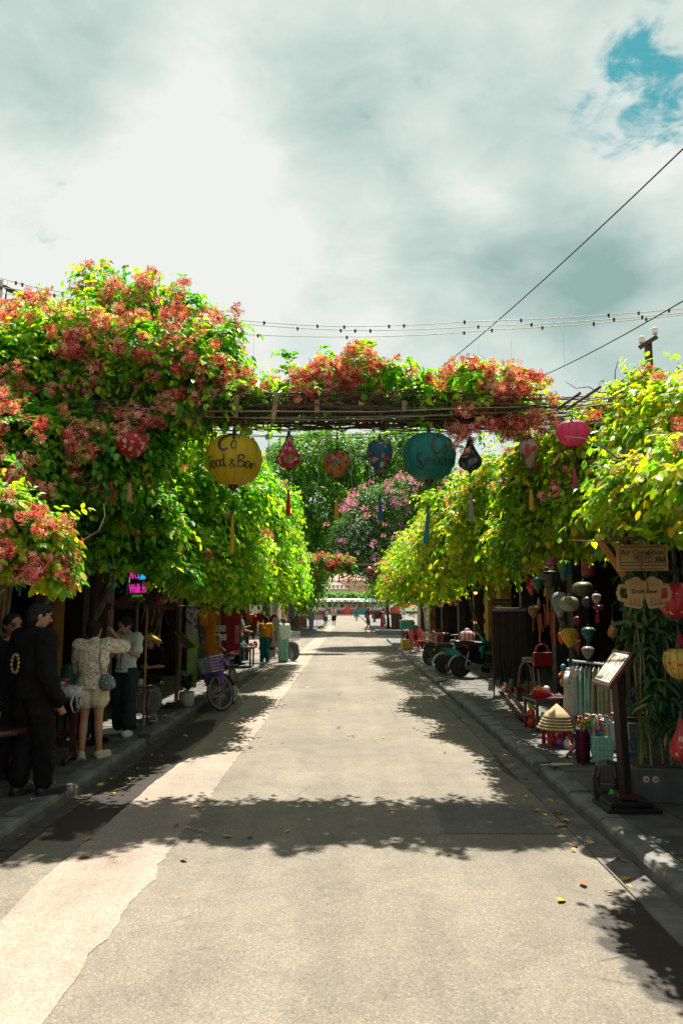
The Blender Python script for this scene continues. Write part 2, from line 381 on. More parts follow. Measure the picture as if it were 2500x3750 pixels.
# kerb stones, rounded at the street edge
def kerb_mesh(sgn, L=0.86, w=.20, rise=0.0):
    pr_ = [(0, -.06), (0, .085), (.012, .112), (.035, .128 + rise), (.06, .132 + rise), (w, .132 + rise), (w, -.06)]
    bb = MB(); bb.prism([(x * sgn, z) for x, z in (pr_ if sgn < 0 else pr_[::-1])], L); return bb.mesh('kerb_stone', M_KERB)
km = {-1: kerb_mesh(-1), 1: kerb_mesh(1)}
for sgn, kx, ya, yb, pv in ((-1, KL, 2.0, 24.6, pl), (1, KR, 2.0, 40.8, pr)):
    y = ya; i = 0
    while y < yb:
        if (sgn, i) in ((1, 7), (1, 18), (-1, 9)):     # low inlet stone at a drain
            inst(km[sgn], 'kerb_stone', pv, T(kx + sgn * .05, y, -.03) @ Mrot(0, sgn * .2, 0)); y += .45; i += 1; continue
        inst(km[sgn], 'kerb_stone', pv, T(kx + rng.normal(0, .006), y + .43, rng.normal(0, .004)) @ Mrot(rng.normal(0, .006), rng.normal(0, .01), rng.normal(0, .006))); y += .872; i += 1
for (kx, ya, yb, pv, s) in ((KL, 48, 156, pfl, -1), (KR, 50, 156, pfr, 1)):
    slab('kerb', min(kx, kx + s * -.1), max(kx, kx + s * -.1), ya, yb, .125, M_KERB, .2, pv)
for (x0, x1, y, pv) in ((-10, KL, 24.75, pl), (KR, 10, 41.05, pr), (-30, KL - .01, 47.95, pfl), (KR + .01, 30, 49.95, pfr)):
    slab('kerb', x0, x1, y - .08, y + .08, .128, M_KERB, .2, pv)
# river and the far bank
m, nt, out = nodes('river_water'); v = coords(nt, scale=(.25, .6, 1))
pbr(nt, out, ramp(nt, noise_t(nt, v, .4), [(.3, (.10, .13, .10)), (.7, (.16, .18, .14))]), 0.12, 0, bump(nt, noise_t(nt, v, 3, 3), 0.25, 0.1))
struct(slab('river', -500, 500, 158, 262, -.45, m))
struct(slab('quay', -60, 60, 156.0, 158.2, .16, mat('quay_stone', (.30, .29, .26), (.2, .19, .17), 1.5), 1.6))
struct(slab('far_bank', -600, 600, 258, 1600, .3, mat('far_grass', (.08, .12, .04), (.05, .08, .03), .2, 0.95), 2.0))
# ------------------------------------------------------------------ foliage
def leaf_mat(name, stops, trans=0.58, rough=0.42, tint=(1.5, 1.45, .55)):
    if name in _M: return _M[name]
    m, nt, out = nodes(name); at = nd(nt, 'ShaderNodeAttribute', attribute_name='rnd')
    oi = nd(nt, 'ShaderNodeObjectInfo')
    ad = nd(nt, 'ShaderNodeMath', operation='ADD'); nt.links.new(at.outputs['Fac'], ad.inputs[0]); ad.inputs[1].default_value = 0.0
    c = ramp(nt, ad.outputs[0], stops)
    p = nd(nt, 'ShaderNodeBsdfPrincipled', i_Roughness=rough); nt.links.new(c, p.inputs['Base Color']); p.inputs['Specular IOR Level'].default_value = 0.35
    tb = nd(nt, 'ShaderNodeBsdfTranslucent'); tc = mixc(nt, 1.0, c, tint, 'MULTIPLY'); nt.links.new(tc, tb.inputs[0])
    mx = nd(nt, 'ShaderNodeMixShader'); mx.inputs[0].default_value = trans
    nt.links.new(p.outputs[0], mx.inputs[1]); nt.links.new(tb.outputs[0], mx.inputs[2]); nt.links.new(mx.outputs[0], out.inputs['Surface'])
    _M[name] = m; return m
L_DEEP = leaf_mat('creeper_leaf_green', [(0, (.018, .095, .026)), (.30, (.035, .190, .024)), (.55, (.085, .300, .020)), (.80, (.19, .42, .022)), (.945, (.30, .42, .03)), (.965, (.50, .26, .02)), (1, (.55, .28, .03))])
L_LIME = leaf_mat('creeper_leaf_lime', [(0, (.030, .130, .018)), (.25, (.095, .270, .018)), (.50, (.22, .40, .016)), (.75, (.37, .48, .020)), (.90, (.50, .50, .025)), (.94, (.58, .32, .025)), (1, (.60, .26, .05))])
L_LEFT = leaf_mat('creeper_leaf_bright', [(0, (.020, .115, .018)), (.22, (.055, .240, .016)), (.45, (.140, .390, .016)), (.68, (.290, .500, .020)), (.90, (.46, .54, .03)), (.95, (.46, .52, .03)), (.975, (.50, .46, .03)), (1, (.55, .30, .03))], tint=(1.35, 1.5, .5))
L_TREE = leaf_mat('tree_leaf', [(0, (.020, .095, .022)), (.4, (.055, .200, .026)), (.75, (.130, .320, .028)), (1, (.28, .44, .03))])
L_BOUG = leaf_mat('bougainvillea_leaf', [(0, (.014, .062, .016)), (.6, (.040, .125, .020)), (1, (.095, .200, .026))])
L_RUST = leaf_mat('rust_leaf', [(0, (.45, .16, .07)), (1, (.62, .32, .15))])
L_FLOW = leaf_mat('creeper_flower', [(0, (.34, .010, .045)), (.22, (.54, .035, .085)), (.42, (.72, .14, .18)), (.64, (.84, .34, .34)), (.88, (.90, .60, .56)), (1, (.50, .50, .10))], trans=0.30, rough=0.6)
L_PURP = leaf_mat('bougainvillea_bract', [(0, (.42, .08, .44)), (.5, (.55, .16, .56)), (.85, (.65, .32, .62)), (1, (.70, .35, .32))], trans=0.35, rough=0.6)
M_TWIG = mat('twig_bark', (.10, .060, .035), (.045, .028, .018), 20, 0.9)
M_BARK = mat('tree_bark', (.22, .18, .14), (.09, .07, .05), 9, 0.9, bmp=0.6, stretch=(1, 1, .35))

def nrm(a): return a / np.maximum(1e-9, np.linalg.norm(a, axis=1, keepdims=True))
LEAF = np.array([[0, 0, 0], [.23, .24, .035], [.25, .62, .02], [0, 1, -.10], [-.25, .62, .02], [-.23, .24, .035]])
def leaves_mesh(name, P_, A, Nn, S, rnd, material, tmpl=LEAF, faces=((0, 1, 2, 3), (0, 3, 4, 5)), wide=1.0):
    n = len(P_); A = nrm(A); X = nrm(np.cross(A, Nn)); Z = np.cross(X, A); k = len(tmpl)
    t = tmpl * np.array([wide, 1, 1])
    V = P_[:, None, :] + S[:, None, None] * (t[None, :, 0:1] * X[:, None, :] + t[None, :, 1:2] * A[:, None, :] + t[None, :, 2:3] * Z[:, None, :])
    return raw_mesh(name, V.reshape(-1, 3), k, n, faces, np.repeat(rnd, k), material)
def raw_mesh(name, V, k, n, faces, rnd, material):
    fl = [len(f) for f in faces]; per = sum(fl); flat = np.array([i for f in faces for i in f])
    idx = (np.arange(n)[:, None] * k + flat[None, :]).reshape(-1).astype(np.int32)
    me = bpy.data.meshes.new(name); me.vertices.add(n * k); me.vertices.foreach_set('co', V.astype(np.float32).reshape(-1))
    nf = n * len(faces); me.loops.add(n * per); me.loops.foreach_set('vertex_index', idx)
    st = (np.arange(n)[:, None] * per + np.concatenate([[0], np.cumsum(fl)[:-1]])[None, :]).reshape(-1).astype(np.int32)
    me.polygons.add(nf); me.polygons.foreach_set('loop_start', st)
    at = me.attributes.new('rnd', 'FLOAT', 'POINT'); at.data.foreach_set('value', rnd.astype(np.float32))
    me.update(calc_edges=True); me.materials.append(material); return me
def lumps(p, seed):
    r = np.random.default_rng(seed); s = 0
    for f, a in ((1.1, .5), (2.3, .35), (4.6, .22)):
        k = r.normal(0, 1, (3, 3)) * f; ph = r.uniform(0, 6.28, 3)
        s = s + a * np.sin(p @ k[0] + ph[0]) * np.sin(p @ k[1] + ph[1])
    return s
def blob_points(blobs, n, seed, depth=0.30, lump=0.16, inside_cut=0.86, lscale=1.0):
    """random points through the outer shell of a union of lumpy ellipsoids, with outward directions"""
    r = np.random.default_rng(seed); C = np.array([b[0] for b in blobs], float); Q = np.array([b[1] for b in blobs], float)
    a = (Q[:, 0] * Q[:, 1]) ** 1.0 + Q[:, 0] * Q[:, 2] + Q[:, 1] * Q[:, 2]; a = a / a.sum()
    m = int(n * 1.9) + 50; w = r.choice(len(blobs), m, p=a)
    d = nrm(r.normal(0, 1, (m, 3))); rad = 1 - depth * r.random(m) ** 1.6
    p = C[w] + Q[w] * d * rad[:, None]
    f = 1 + lump * lumps(p / lscale, seed + 7); p = C[w] + (p - C[w]) * f[:, None]
    keep = np.ones(m, bool)
    for j in range(len(blobs)):
        q = np.linalg.norm((p - C[j]) / Q[j], axis=1); keep &= (w == j) | (q > inside_cut)
    p = p[keep][:n]; o = nrm((d / Q[w])[keep][:n]); return p, o
def satellites(blobs, k, seed, f=(.28, .5)):
    r = np.random.default_rng(seed); out = list(blobs)
    for c, q in blobs:
        for j in range(k):
            d = r.normal(0, 1, 3); d[1] -= .4; d /= np.linalg.norm(d); g = r.uniform(*f)
            out.append((tuple(np.array(c) + np.array(q) * d * .88), tuple(np.array(q) * g)))
    return out
def px_blob(px, py, Y, rx, rz, ry):      # ellipsoid given by its seat in the street: centre, half width and height
    c = P(px, py, Y); s = Y / F_PX; return (tuple(c), (rx * s, ry, rz * s))
def sprays(p, o, seed, length=0.34, pairs=5, leaf=0.085, droop=0.55, lean=0.35):
    """shoots with opposite leaves: positions, axes, normals, sizes"""
    r = np.random.default_rng(seed); n = len(p)
    s = nrm(o * r.uniform(.4, 1.0, (n, 1)) + r.normal(0, .55, (n, 3)) + np.array([0, 0, lean]) * r.uniform(-.6, 1.0, (n, 1)))
    Ls = length * r.uniform(.6, 1.35, n); side = nrm(np.cross(s, np.array([0, 0, 1.0]) + r.normal(0, .25, (n, 3))))
    tw = r.uniform(.7, 1.0, n)
    PP, AA, NN, SS, RR = [], [], [], [], []
    tone = np.clip(r.normal(.52, .24, n) + .18 * lumps(p / 1.6, seed + 3), 0, .93)
    for k in range(pairs):
        t = (k + .6) / pairs
        c = p + s * (Ls * t)[:, None] + np.array([0, 0, -1.0]) * (droop * Ls * t * t)[:, None]
        tip = s + np.array([0, 0, -1.0]) * (2 * droop * t)
        for sg in (-1, 1):
            if k == pairs - 1 and sg == 1: sd = side * 0.15
            else: sd = side * sg
            ax = nrm(sd * .8 + tip * .55 + r.normal(0, .22, (n, 3)) + np.array([0, 0, -.35]))
            nn = nrm(np.array([0, 0, 1.0]) * .8 + o * .55 + r.normal(0, .35, (n, 3)))
            PP.append(c); AA.append(ax); NN.append(nn); SS.append(leaf * r.uniform(.5, 1.35, n) * (1.0 - .35 * abs(t - .45)))
            q = np.clip(tone + r.normal(0, .13, n) + .10 * (t - .5), 0, .93); odd = r.random(n) < .022; q[odd] = r.uniform(.95, 1, odd.sum()); RR.append(q)
    return [np.concatenate(x) for x in (PP, AA, NN, SS, RR)]
def far_split(P_, n, key=None):
    d = np.linalg.norm(P_ - np.array(CAM), axis=1) if key is None else key
    return np.argsort(d)[:n]
_leafm = {}
def foliage(root, blobs, n, seed, material, leaf=0.085, length=0.34, pairs=5, depth=0.30, lump=0.16, singles=0, wide=1.0, name='foliage', extra=None, droop=.55, lean=.35, lscale=1.0, cut=.86, shrink=.55, zmin=None, sel=None):
    blobs = [(c, tuple(max(q * .45, q - shrink * length) for q in r)) for c, r in blobs]
    p, o = blob_points(blobs, n, seed, depth, lump, cut, lscale)
    if sel is not None: ks = sel(p, o); p, o = p[ks], o[ks]
    if extra is not None: p = np.concatenate([p, extra[0]]); o = np.concatenate([o, extra[1]])
    PP, AA, NN, SS, RR = sprays(p, o, seed + 1, length, pairs, leaf, droop, lean)
    if zmin is not None:
        kz = PP[:, 2] - .6 * SS > zmin + .22 * lumps(PP * 1.6, seed + 4) + .08 * np.sin(PP[:, 0] * 9 + PP[:, 1] * 7); PP, AA, NN, SS, RR = PP[kz], AA[kz], NN[kz], SS[kz], RR[kz]
    if singles:                       # the leaves that show largest stand as parts of their own
        out_ = far_split(PP, singles * 40); rs = np.random.default_rng(seed); pick = rs.choice(out_, singles, replace=False)
        for i in pick:
            a = nrm(AA[i:i+1])[0]; x = np.cross(a, NN[i]); x /= max(1e-6, np.linalg.norm(x)); zz = np.cross(x, a)
            tone = int(RR[i] * 8); key = (material.name, tone)
            if key not in _leafm: _leafm[key] = leaves_mesh('leaf', np.zeros((1, 3)), np.array([[0, 1.0, 0]]), np.array([[0, 0, 1.0]]), np.ones(1), np.array([tone / 8 + .05]), material, wide=wide)
            s = SS[i]; M = Matrix(((x[0]*s, a[0]*s, zz[0]*s, PP[i][0]), (x[1]*s, a[1]*s, zz[1]*s, PP[i][1]), (x[2]*s, a[2]*s, zz[2]*s, PP[i][2]), (0, 0, 0, 1)))
            inst(_leafm[key], 'leaf', root, T(*[-c for c in root.location]) @ M)
        keep = np.ones(len(PP), bool); keep[pick] = False; PP, AA, NN, SS, RR = PP[keep], AA[keep], NN[keep], SS[keep], RR[keep]
    PP = PP - np.array(root.location)
    me = leaves_mesh(name, PP, AA, NN, SS, RR, material, wide=wide)
    ob = inst(me, name, root); ob['kind'] = 'stuff'; return ob
# flower clusters: stars on drooping tubes
def star(c, ax, up, s, rs):
    a, b = frame_of(ax); vs = []; fs = []
    for k in range(5):
        t = 2 * math.pi * (k + rs.uniform(-.1, .1)) / 5
        d = a * math.cos(t) + b * math.sin(t); e = a * -math.sin(t) + b * math.cos(t)
        n = len(vs); vs += [c + d * s * .15, c + d * s * .62 + e * s * .25 - ax * s * .02, c + d * s + ax * s * -.22, c + d * s * .62 - e * s * .25 - ax * s * .02]
        fs.append((n, n + 1, n + 2, n + 3))
    return vs, fs
def cluster_mesh(seed, n=17, red=0.4):
    rs = random.Random(seed); V = []; Fc = []; Rn = []
    for i in range(n):
        t = rs.uniform(0, 6.28); el = rs.uniform(-1.25, .35)
        d = Vector((math.cos(t) * math.cos(el), math.sin(t) * math.cos(el), math.sin(el)))
        L = rs.uniform(.045, .095); c = d * L + Vector((0, 0, -.03 * rs.random()))
        q = min(.97, max(0, rs.gauss(red, .24))); vs, fs = star(c, (d + Vector((0, 0, -.2))).normalized(), None, rs.uniform(.021, .032), rs)
        k = len(V); V += vs; Fc += [tuple(j + k for j in f) for f in fs]; Rn += [q] * len(vs)
        a, b2 = frame_of(d); k = len(V); w = .0028
        V += [d * .005 + a * w, d * .005 - a * w, c - a * w, c + a * w, d * .005 + b2 * w, d * .005 - b2 * w, c - b2 * w, c + b2 * w]; Fc += [(k, k + 1, k + 2, k + 3), (k + 4, k + 5, k + 6, k + 7)]; Rn += [.985 if rs.random() < .45 else .18] * 8
    me = bpy.data.meshes.new('flower_cluster'); me.from_pydata([tuple(v) for v in V], [], Fc)
    at = me.attributes.new('rnd', 'FLOAT', 'POINT'); at.data.foreach_set('value', Rn); me.materials.append(L_FLOW); return me
CLUSTER = [cluster_mesh(i, 14 + i % 3 * 3, r) for i, r in enumerate((.26, .40, .52, .64, .34, .72))]
def flowers(root, blobs, n, seed, size=1.0, reds=None, depth=.05, lump=.16, group=.45, lscale=1.0, zlim=None, grow=1.03):
    """flower heads gathered in patches over the outer face of the vine"""
    rs = np.random.default_rng(seed); p, o = blob_points(blobs, n * 9, seed, depth, lump, .97, lscale)
    w = 1.0 * lumps(p * 2.2, seed + 11) + rs.normal(0, .22, len(p)) - .75 * o[:, 1] + .15 * o[:, 2]
    if zlim is not None: w[p[:, 2] < zlim] -= 9
    ix = np.argsort(-w)[:int(n * 2.3)]; ix = rs.permutation(ix)[:n]
    for i in ix:
        q = p[i] + o[i] * .06 - np.array(root.location); s = size * rs.uniform(.75, 1.35)
        inst(CLUSTER[int(rs.integers(6))], 'flower_cluster', root, T(*q) @ Mrot(rs.normal(0, .35), rs.normal(0, .35), rs.uniform(0, 6.28)) @ Matrix.Scale(s, 4))
def stems(root, blobs, n, seed, mat_=M_TWIG, r=.008, down=.5, length=.7):
    rs = np.random.default_rng(seed); p, o = blob_points([(c, tuple(q * .8 for q in r_)) for c, r_ in blobs], n, seed + 5, .6, .1, .3); b = MB(); off = np.array(root.location)
    for i in range(len(p)):
        q = p[i] - off; d = rs.normal(0, 1, 3); d[2] *= .5; d = d / np.linalg.norm(d); pts = []
        for k in range(5): pts.append(tuple(q)); d = d + rs.normal(0, .35, 3); d /= np.linalg.norm(d); q = q + d * length / 5
        b.tube(pts, [r * (1.2 - .2 * k) for k in range(5)], 4, False)
    ob = b.build('stems', mat_, root); ob['kind'] = 'stuff'; return ob
# ------------------------------------------------------------------ shop houses
M_OCHRE = mat('ochre_plaster', (.50, .27, .055), (.30, .15, .035), 2.2, 0.9, bmp=0.3)
M_OCHRE_D = mat('ochre_plaster_old', (.34, .17, .04), (.16, .08, .025), 2.0, 0.9, bmp=0.3)
M_DARKW = mat('dark_timber', (.035, .022, .015), (.014, .010, .008), 6, 0.6, bmp=0.3, stretch=(1, 1, .2))
M_WOOD = mat('brown_timber', (.16, .09, .045), (.07, .038, .02), 6, 0.6, bmp=0.35, stretch=(1, 1, .15))
M_INNER = mat('shaded_inner_wall', (.040, .030, .022), (.018, .015, .012), 2, 0.95)  # near-black brown: the shade inside the shops is put into this colour
M_TILE = mat('clay_roof_tile', (.14, .075, .045), (.06, .04, .03), 5, 0.9, bmp=0.4)
M_GREYTILE = mat('grey_roof_tile', (.33, .33, .31), (.20, .20, .19), 14, 0.9, bmp=0.5, bscale=30)
M_CREAM = mat('cream_plaster', (.72, .62, .46), (.58, .48, .34), 1.2, 0.9)
def shop_house(name, label, sgn, xf, y0, y1, pillars, wall, depth=5.0, eave=2.92, over=1.15, ridge=4.9):
    t = thing(name, label, 'building', (xf, y0, SW)); L = y1 - y0; X = lambda d: sgn * d
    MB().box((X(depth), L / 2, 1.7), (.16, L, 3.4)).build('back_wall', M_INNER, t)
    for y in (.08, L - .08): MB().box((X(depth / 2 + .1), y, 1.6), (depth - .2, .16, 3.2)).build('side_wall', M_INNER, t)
    for (py, w, m) in pillars: MB().box((X(.13), py - y0, 1.4), (.30, w, 2.8)).build('pillar', m, t, bevel=.01)
    MB().box((X(.14), L / 2, 2.98), (.26, L - .2, .36)).build('lintel', M_DARKW, t)
    b = MB(); z0 = eave; z1 = ridge
    b.add([(X(-over), -.1, z0), (X(-over), L + .1, z0), (X(depth + .3), L + .1, z1), (X(depth + .3), -.1, z1), (X(-over), -.1, z0 - .1), (X(-over), L + .1, z0 - .1), (X(depth + .3), L + .1, z1 - .1), (X(depth + .3), -.1, z1 - .1)],
          [(0, 1, 2, 3), (7, 6, 5, 4), (0, 4, 5, 1), (1, 5, 6, 2), (2, 6, 7, 3), (3, 7, 4, 0)])
    rf = b.build('roof', M_DARKW, t); b = MB(); y = 0
    while y < L: b.tube([(X(-over - .05), y, z0 + .04), (X(depth + .3), y, z1 + .04)], .075, 5); y += .2
    o = b.build('roof_tiles', M_TILE, rf); o['kind'] = 'stuff'
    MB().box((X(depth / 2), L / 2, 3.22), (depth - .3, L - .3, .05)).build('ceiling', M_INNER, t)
    return t
shop_house('shop_house', 'open fronted tea shop with ochre pillars behind the man dressed in black', -1, -4.55, -4, 13.0, ((-2, .4, M_OCHRE_D), (3.2, .4, M_OCHRE_D), (6.6, .35, M_DARKW), (9.5, .62, M_OCHRE), (11.6, .45, M_OCHRE_D), (12.8, .3, M_DARKW)), M_OCHRE)
shop_house('shop_house', 'dark timber clothes shop with weathered posts behind the hanging orange dress', -1, -4.35, 13.1, 19.4, ((13.5, .35, M_WOOD), (15.2, .2, M_DARKW), (17.0, .25, M_WOOD), (19.1, .3, M_DARKW)), M_INNER)
shop_house('shop_house', 'souvenir shop at the street corner behind the shopper in the orange shirt', -1, -4.2, 19.5, 24.4, ((20.5, .2, M_WOOD), (22.4, .25, M_OCHRE_D), (24.1, .4, M_OCHRE_D)), M_OCHRE)
RO_ = dict(over=.55)
shop_house('shop_house', 'open fronted lantern shop crowded with silk lanterns and clothes', 1, 4.25, -4, 14.6, ((-2, .4, M_OCHRE_D), (3.4, .4, M_DARKW), (7.4, .25, M_DARKW), (11.5, .2, M_DARKW), (14.3, .35, M_DARKW)), M_INNER, **RO_)
shop_house('shop_house', 'leather shop with ochre corner pillar behind the rack of belts', 1, 4.1, 14.7, 22.6, ((15.0, .3, M_DARKW), (17.8, .25, M_DARKW), (20.4, .55, M_OCHRE), (22.2, .5, M_OCHRE)), M_OCHRE, **RO_)
shop_house('shop_house', 'dim shop with warm hanging lamps behind the red plastic chairs', 1, 4.1, 22.7, 40.4, ((24.5, .3, M_DARKW), (28, .4, M_DARKW), (33, .4, M_DARKW), (38, .4, M_OCHRE_D)), M_OCHRE, **RO_)
# house with a grey roof beyond the cross street
def gable_house(name, label, c, w, d, h, rh, wall, roof, wins=((0, 0),)):
    t = thing(name, label, 'building', c)
    MB().box((0, 0, h / 2), (w, d, h)).build('wall', wall, t)
    b = MB(); e = .5
    b.add([(-w/2-e, -d/2-e, h), (w/2+e, -d/2-e, h), (w/2+e, d/2+e, h), (-w/2-e, d/2+e, h), (-w*.2, 0, h+rh), (w*.2, 0, h+rh)], [(0, 1, 5, 4), (1, 2, 5), (2, 3, 4, 5), (3, 0, 4), (3, 2, 1, 0)])
    rf = b.build('roof', roof, t); b = MB()
    for k in range(int((w + 2 * e) / .45)):
        x = -w / 2 - e + .25 + k * .45; xt = max(-w * .2, min(w * .2, x)); f = 1 - max(0, abs(x) - w * .2) / (w / 2 + e - w * .2)
        b.tube([(x, -d/2-e, h + .05), (x, -(d/2+e) * (1 - f), h + rh * f + .05)], .09, 5)
    o = b.build('roof_tiles', roof, rf); o['kind'] = 'stuff'
    for (x, z) in wins:
        wi = MB().box((x, -d/2 - .02, z), (.9, .1, 1.3)).build('window', M_DARKW, t)
        MB().box((x, -d/2 - .09, z - .7), (1.1, .14, .08)).build('sill', wall, wi); MB().box((x, -d/2 - .09, z), (.06, .06, 1.3)).build('window_frame', M_WOOD, wi)
    return t
gable_house('corner_house', 'tall house with pale grey hipped roof rising above the left creepers', (-10.2, 58, 0), 9, 9, 7.6, 4.2, M_CREAM, M_GREYTILE, ((-2, 5.5), (1.5, 5.5), (-2, 2), (1.5, 2)))
gable_house('corner_house', 'low cream house under clay tiles at the right of the crossing', (11.5, 60, 0), 11, 12, 5.2, 2.6, M_CREAM, M_TILE, ((-2, 3.2), (1.5, 3.2)))
gable_house('corner_house', 'low ochre house beyond the crossing on the left pavement', (-11.5, 80, 0), 10, 14, 5, 2.4, M_OCHRE, M_TILE, ((-2, 3.2), (1.5, 3.2)))
# ------------------------------------------------------------------ creepers and trees
def B(*l): return [px_blob(*x) for x in l]
def vine(label, base, blobs, n, seed, mt, trunk_to=None, name='flowering_creeper', grp=None, cat='creeper', **k):
    t = thing(name, label, cat, base, group=grp)
    fl = k.pop('fl', 0); fs = k.pop('fsize', 1.0); nst = k.pop('nst', 30); fk = k.pop('fk', {})
    blobs = satellites(blobs, k.pop('sat', 3), seed); k.setdefault('lump', .22); k.setdefault('length', .38)
    foliage(t, blobs, n, seed, mt, **k)
    lf = k.get('leaf', .09); zm = k.get('zmin'); near = blobs[0][0][1] < 7
    foliage(t, blobs, 260, seed + 31, mt, leaf=lf * .95, length=min(1.0, 1.7 * k.get('length', .38)), pairs=7, droop=1.0, lean=-.3, name='trailing_shoots', zmin=None if zm is None else zm - (.03 if near else .16), sel=lambda p, o: (o[:, 2] < .1) & (o[:, 1] < .5))
    foliage(t, blobs, 420, seed + 41, mt, leaf=lf * .85, length=min(.9, 1.25 * k.get('length', .38)), pairs=6, droop=.25, lean=1.6, name='young_shoots', sel=lambda p, o: o[:, 2] > .55)
    if fl: flowers(t, blobs, fl, seed + 2, fs, **fk)
    stems(t, blobs, nst, seed)
    # woody stem climbing from the ground into the mass
    c = Vector(blobs[0][0]) if trunk_to is None else Vector(trunk_to); b = MB(); q = Vector(base); rs = random.Random(seed)
    for j in range(3):
        pts = [Vector((rs.uniform(-.06, .06), rs.uniform(-.06, .06), 0))]
        for kk in range(1, 8):
            f = kk / 7; pts.append((c - q) * Vector((f ** 1.5, f ** 1.5, f)).x if False else Vector(((c.x - q.x) * f ** 2, (c.y - q.y) * f ** 2, (c.z - q.z) * f)) + Vector((rs.uniform(-.08, .08), rs.uniform(-.08, .08), 0)))
        b.tube(pts, [.035 * (1 - .08 * i) for i in range(8)], 6)
    b.build('trunk', M_BARK, t, smooth=True); return t
# the big flowering mass over the tea shop
nearL = B((330, 1340, 8.6, 290, 190, .9), (640, 1330, 8.5, 210, 170, .8), (110, 1390, 8.3, 220, 210, .9), (800, 1300, 8.6, 70, 150, .5),
          (520, 1120, 8.8, 110, 90, .5), (370, 1085, 8.8, 70, 95, .4), (690, 1120, 8.7, 60, 70, .35), (160, 1200, 8.5, 130, 90, .5), (830, 1430, 8.5, 90, 80, .5), (-80, 1350, 8.2, 200, 220, .9))
midL = B((90, 1640, 7.6, 210, 190, .8), (330, 1640, 8.0, 190, 150, .7), (520, 1620, 8.4, 130, 120, .6), (60, 1780, 7.3, 160, 120, .6), (700, 1500, 8.4, 90, 60, .5))
vine('great flowering creeper heaped on the tea shop roof, covered in pink and red blossom', (-4.2, 8.6, SW), nearL, 3300, 11, L_LEFT, fl=298, fsize=1.12, singles=200, leaf=.10, nst=40, depth=.4)
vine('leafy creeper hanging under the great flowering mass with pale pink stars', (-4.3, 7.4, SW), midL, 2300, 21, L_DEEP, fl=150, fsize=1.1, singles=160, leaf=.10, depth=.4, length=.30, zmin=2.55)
lowL = B((30, 1890, 5.0, 135, 95, .4), (165, 1985, 5.0, 60, 110, .3), (0, 2010, 5.0, 120, 65, .35), (205, 2110, 5.0, 40, 65, .2))
vine('low spray of creeper hanging over the man in black, tipped with red flowers', (-3.9, 4.4, SW), lowL, 800, 31, L_LIME, fl=80, fsize=.8, singles=90, leaf=.075, length=.18, depth=.5, nst=14, zmin=2.06, sat=1)
# shade side foliage above the lantern garland
shadeL = B((420, 1850, 9.0, 150, 110, .5), (560, 1900, 9.3, 130, 130, .6), (330, 1990, 8.6, 100, 60, .4), (520, 2040, 9.2, 150, 45, .4), (640, 2090, 9.6, 90, 70, .4))
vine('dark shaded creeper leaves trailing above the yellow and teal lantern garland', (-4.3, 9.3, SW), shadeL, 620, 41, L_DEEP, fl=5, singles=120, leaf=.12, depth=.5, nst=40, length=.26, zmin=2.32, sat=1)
g1 = B((680, 1700, 11.0, 190, 160, 1.0), (770, 1830, 11.5, 190, 170, 1.1), (700, 1960, 11.0, 170, 170, 1.0), (830, 2010, 12.0, 170, 150, 1.1), (720, 2110, 11.5, 150, 80, .9), (600, 1720, 10.5, 130, 140, .8))
g2 = B((880, 1760, 14.5, 120, 120, 1.5), (930, 1900, 15.0, 130, 150, 1.6), (950, 2030, 15.5, 120, 150, 1.6), (900, 2130, 14.5, 130, 90, 1.4))
g3 = B((1010, 1880, 20.0, 90, 110, 2.2), (1030, 2010, 20.5, 85, 130, 2.4), (1045, 2110, 21.5, 75, 95, 2.4), (985, 2160, 19.0, 80, 60, 1.8), (1090, 2130, 24.0, 40, 80, 1.5))
vine('bright green creeper over the pavement behind the yellow round lantern', (-4.2, 11.5, SW), g1, 3100, 51, L_LEFT, fl=34, singles=140, leaf=.105, depth=.4, zmin=2.02)
vine('bright green creeper above the clothes shop and its orange dress', (-4.1, 15.2, SW), g2, 2700, 61, L_LEFT, fl=24, leaf=.115, depth=.35, fsize=1.1, zmin=2.0)
vine('bright green creeper above the corner souvenir shop', (-4.0, 21.0, SW), g3, 2600, 71, L_LEFT, fl=20, leaf=.11, length=.4, depth=.35, fsize=1.3, zmin=2.0)
# right side
r1 = B((2430, 1600, 5.7, 180, 200, .9), (2350, 1790, 5.4, 180, 170, .9), (2520, 1800, 5.0, 170, 220, .8), (2280, 1920, 5.4, 120, 80, .5), (2470, 1990, 4.7, 110, 80, .5), (2570, 1480, 6.0, 180, 110, .8), (2600, 1700, 4.3, 200, 200, .6), (2420, 1760, 7.0, 200, 130, .9), (2640, 1790, 6.4, 220, 150, .9))  # last two clumps, hidden behind the others, are added to shade the pavement
r2 = B((2120, 1660, 8.4, 150, 120, .8), (2180, 1820, 8.2, 170, 140, .9), (1960, 1750, 9.4, 150, 140, .9), (2020, 1890, 9.2, 170, 110, .9), (2230, 1520, 8.2, 110, 90, .6), (2330, 1450, 7.6, 110, 70, .6), (1900, 1960, 10.0, 120, 70, .8))
r3 = B((1800, 1790, 12.5, 130, 120, 1.3), (1780, 1900, 12.8, 150, 130, 1.4), (1690, 1870, 15.0, 120, 130, 1.6), (1650, 2000, 15.5, 140, 110, 1.7), (1790, 2020, 13.0, 130, 80, 1.2))
r4 = B((1590, 1970, 20.0, 90, 100, 2.2), (1540, 2060, 21.0, 110, 110, 2.4), (1500, 2030, 25.0, 70, 90, 2.5), (1470, 2120, 27.0, 75, 85, 2.5), (1580, 2140, 21.0, 110, 60, 2.0), (1430, 2120, 33, 45, 75, 3), (1480, 2190, 30, 70, 40, 2.5), (1560, 2200, 25, 90, 45, 2.5))
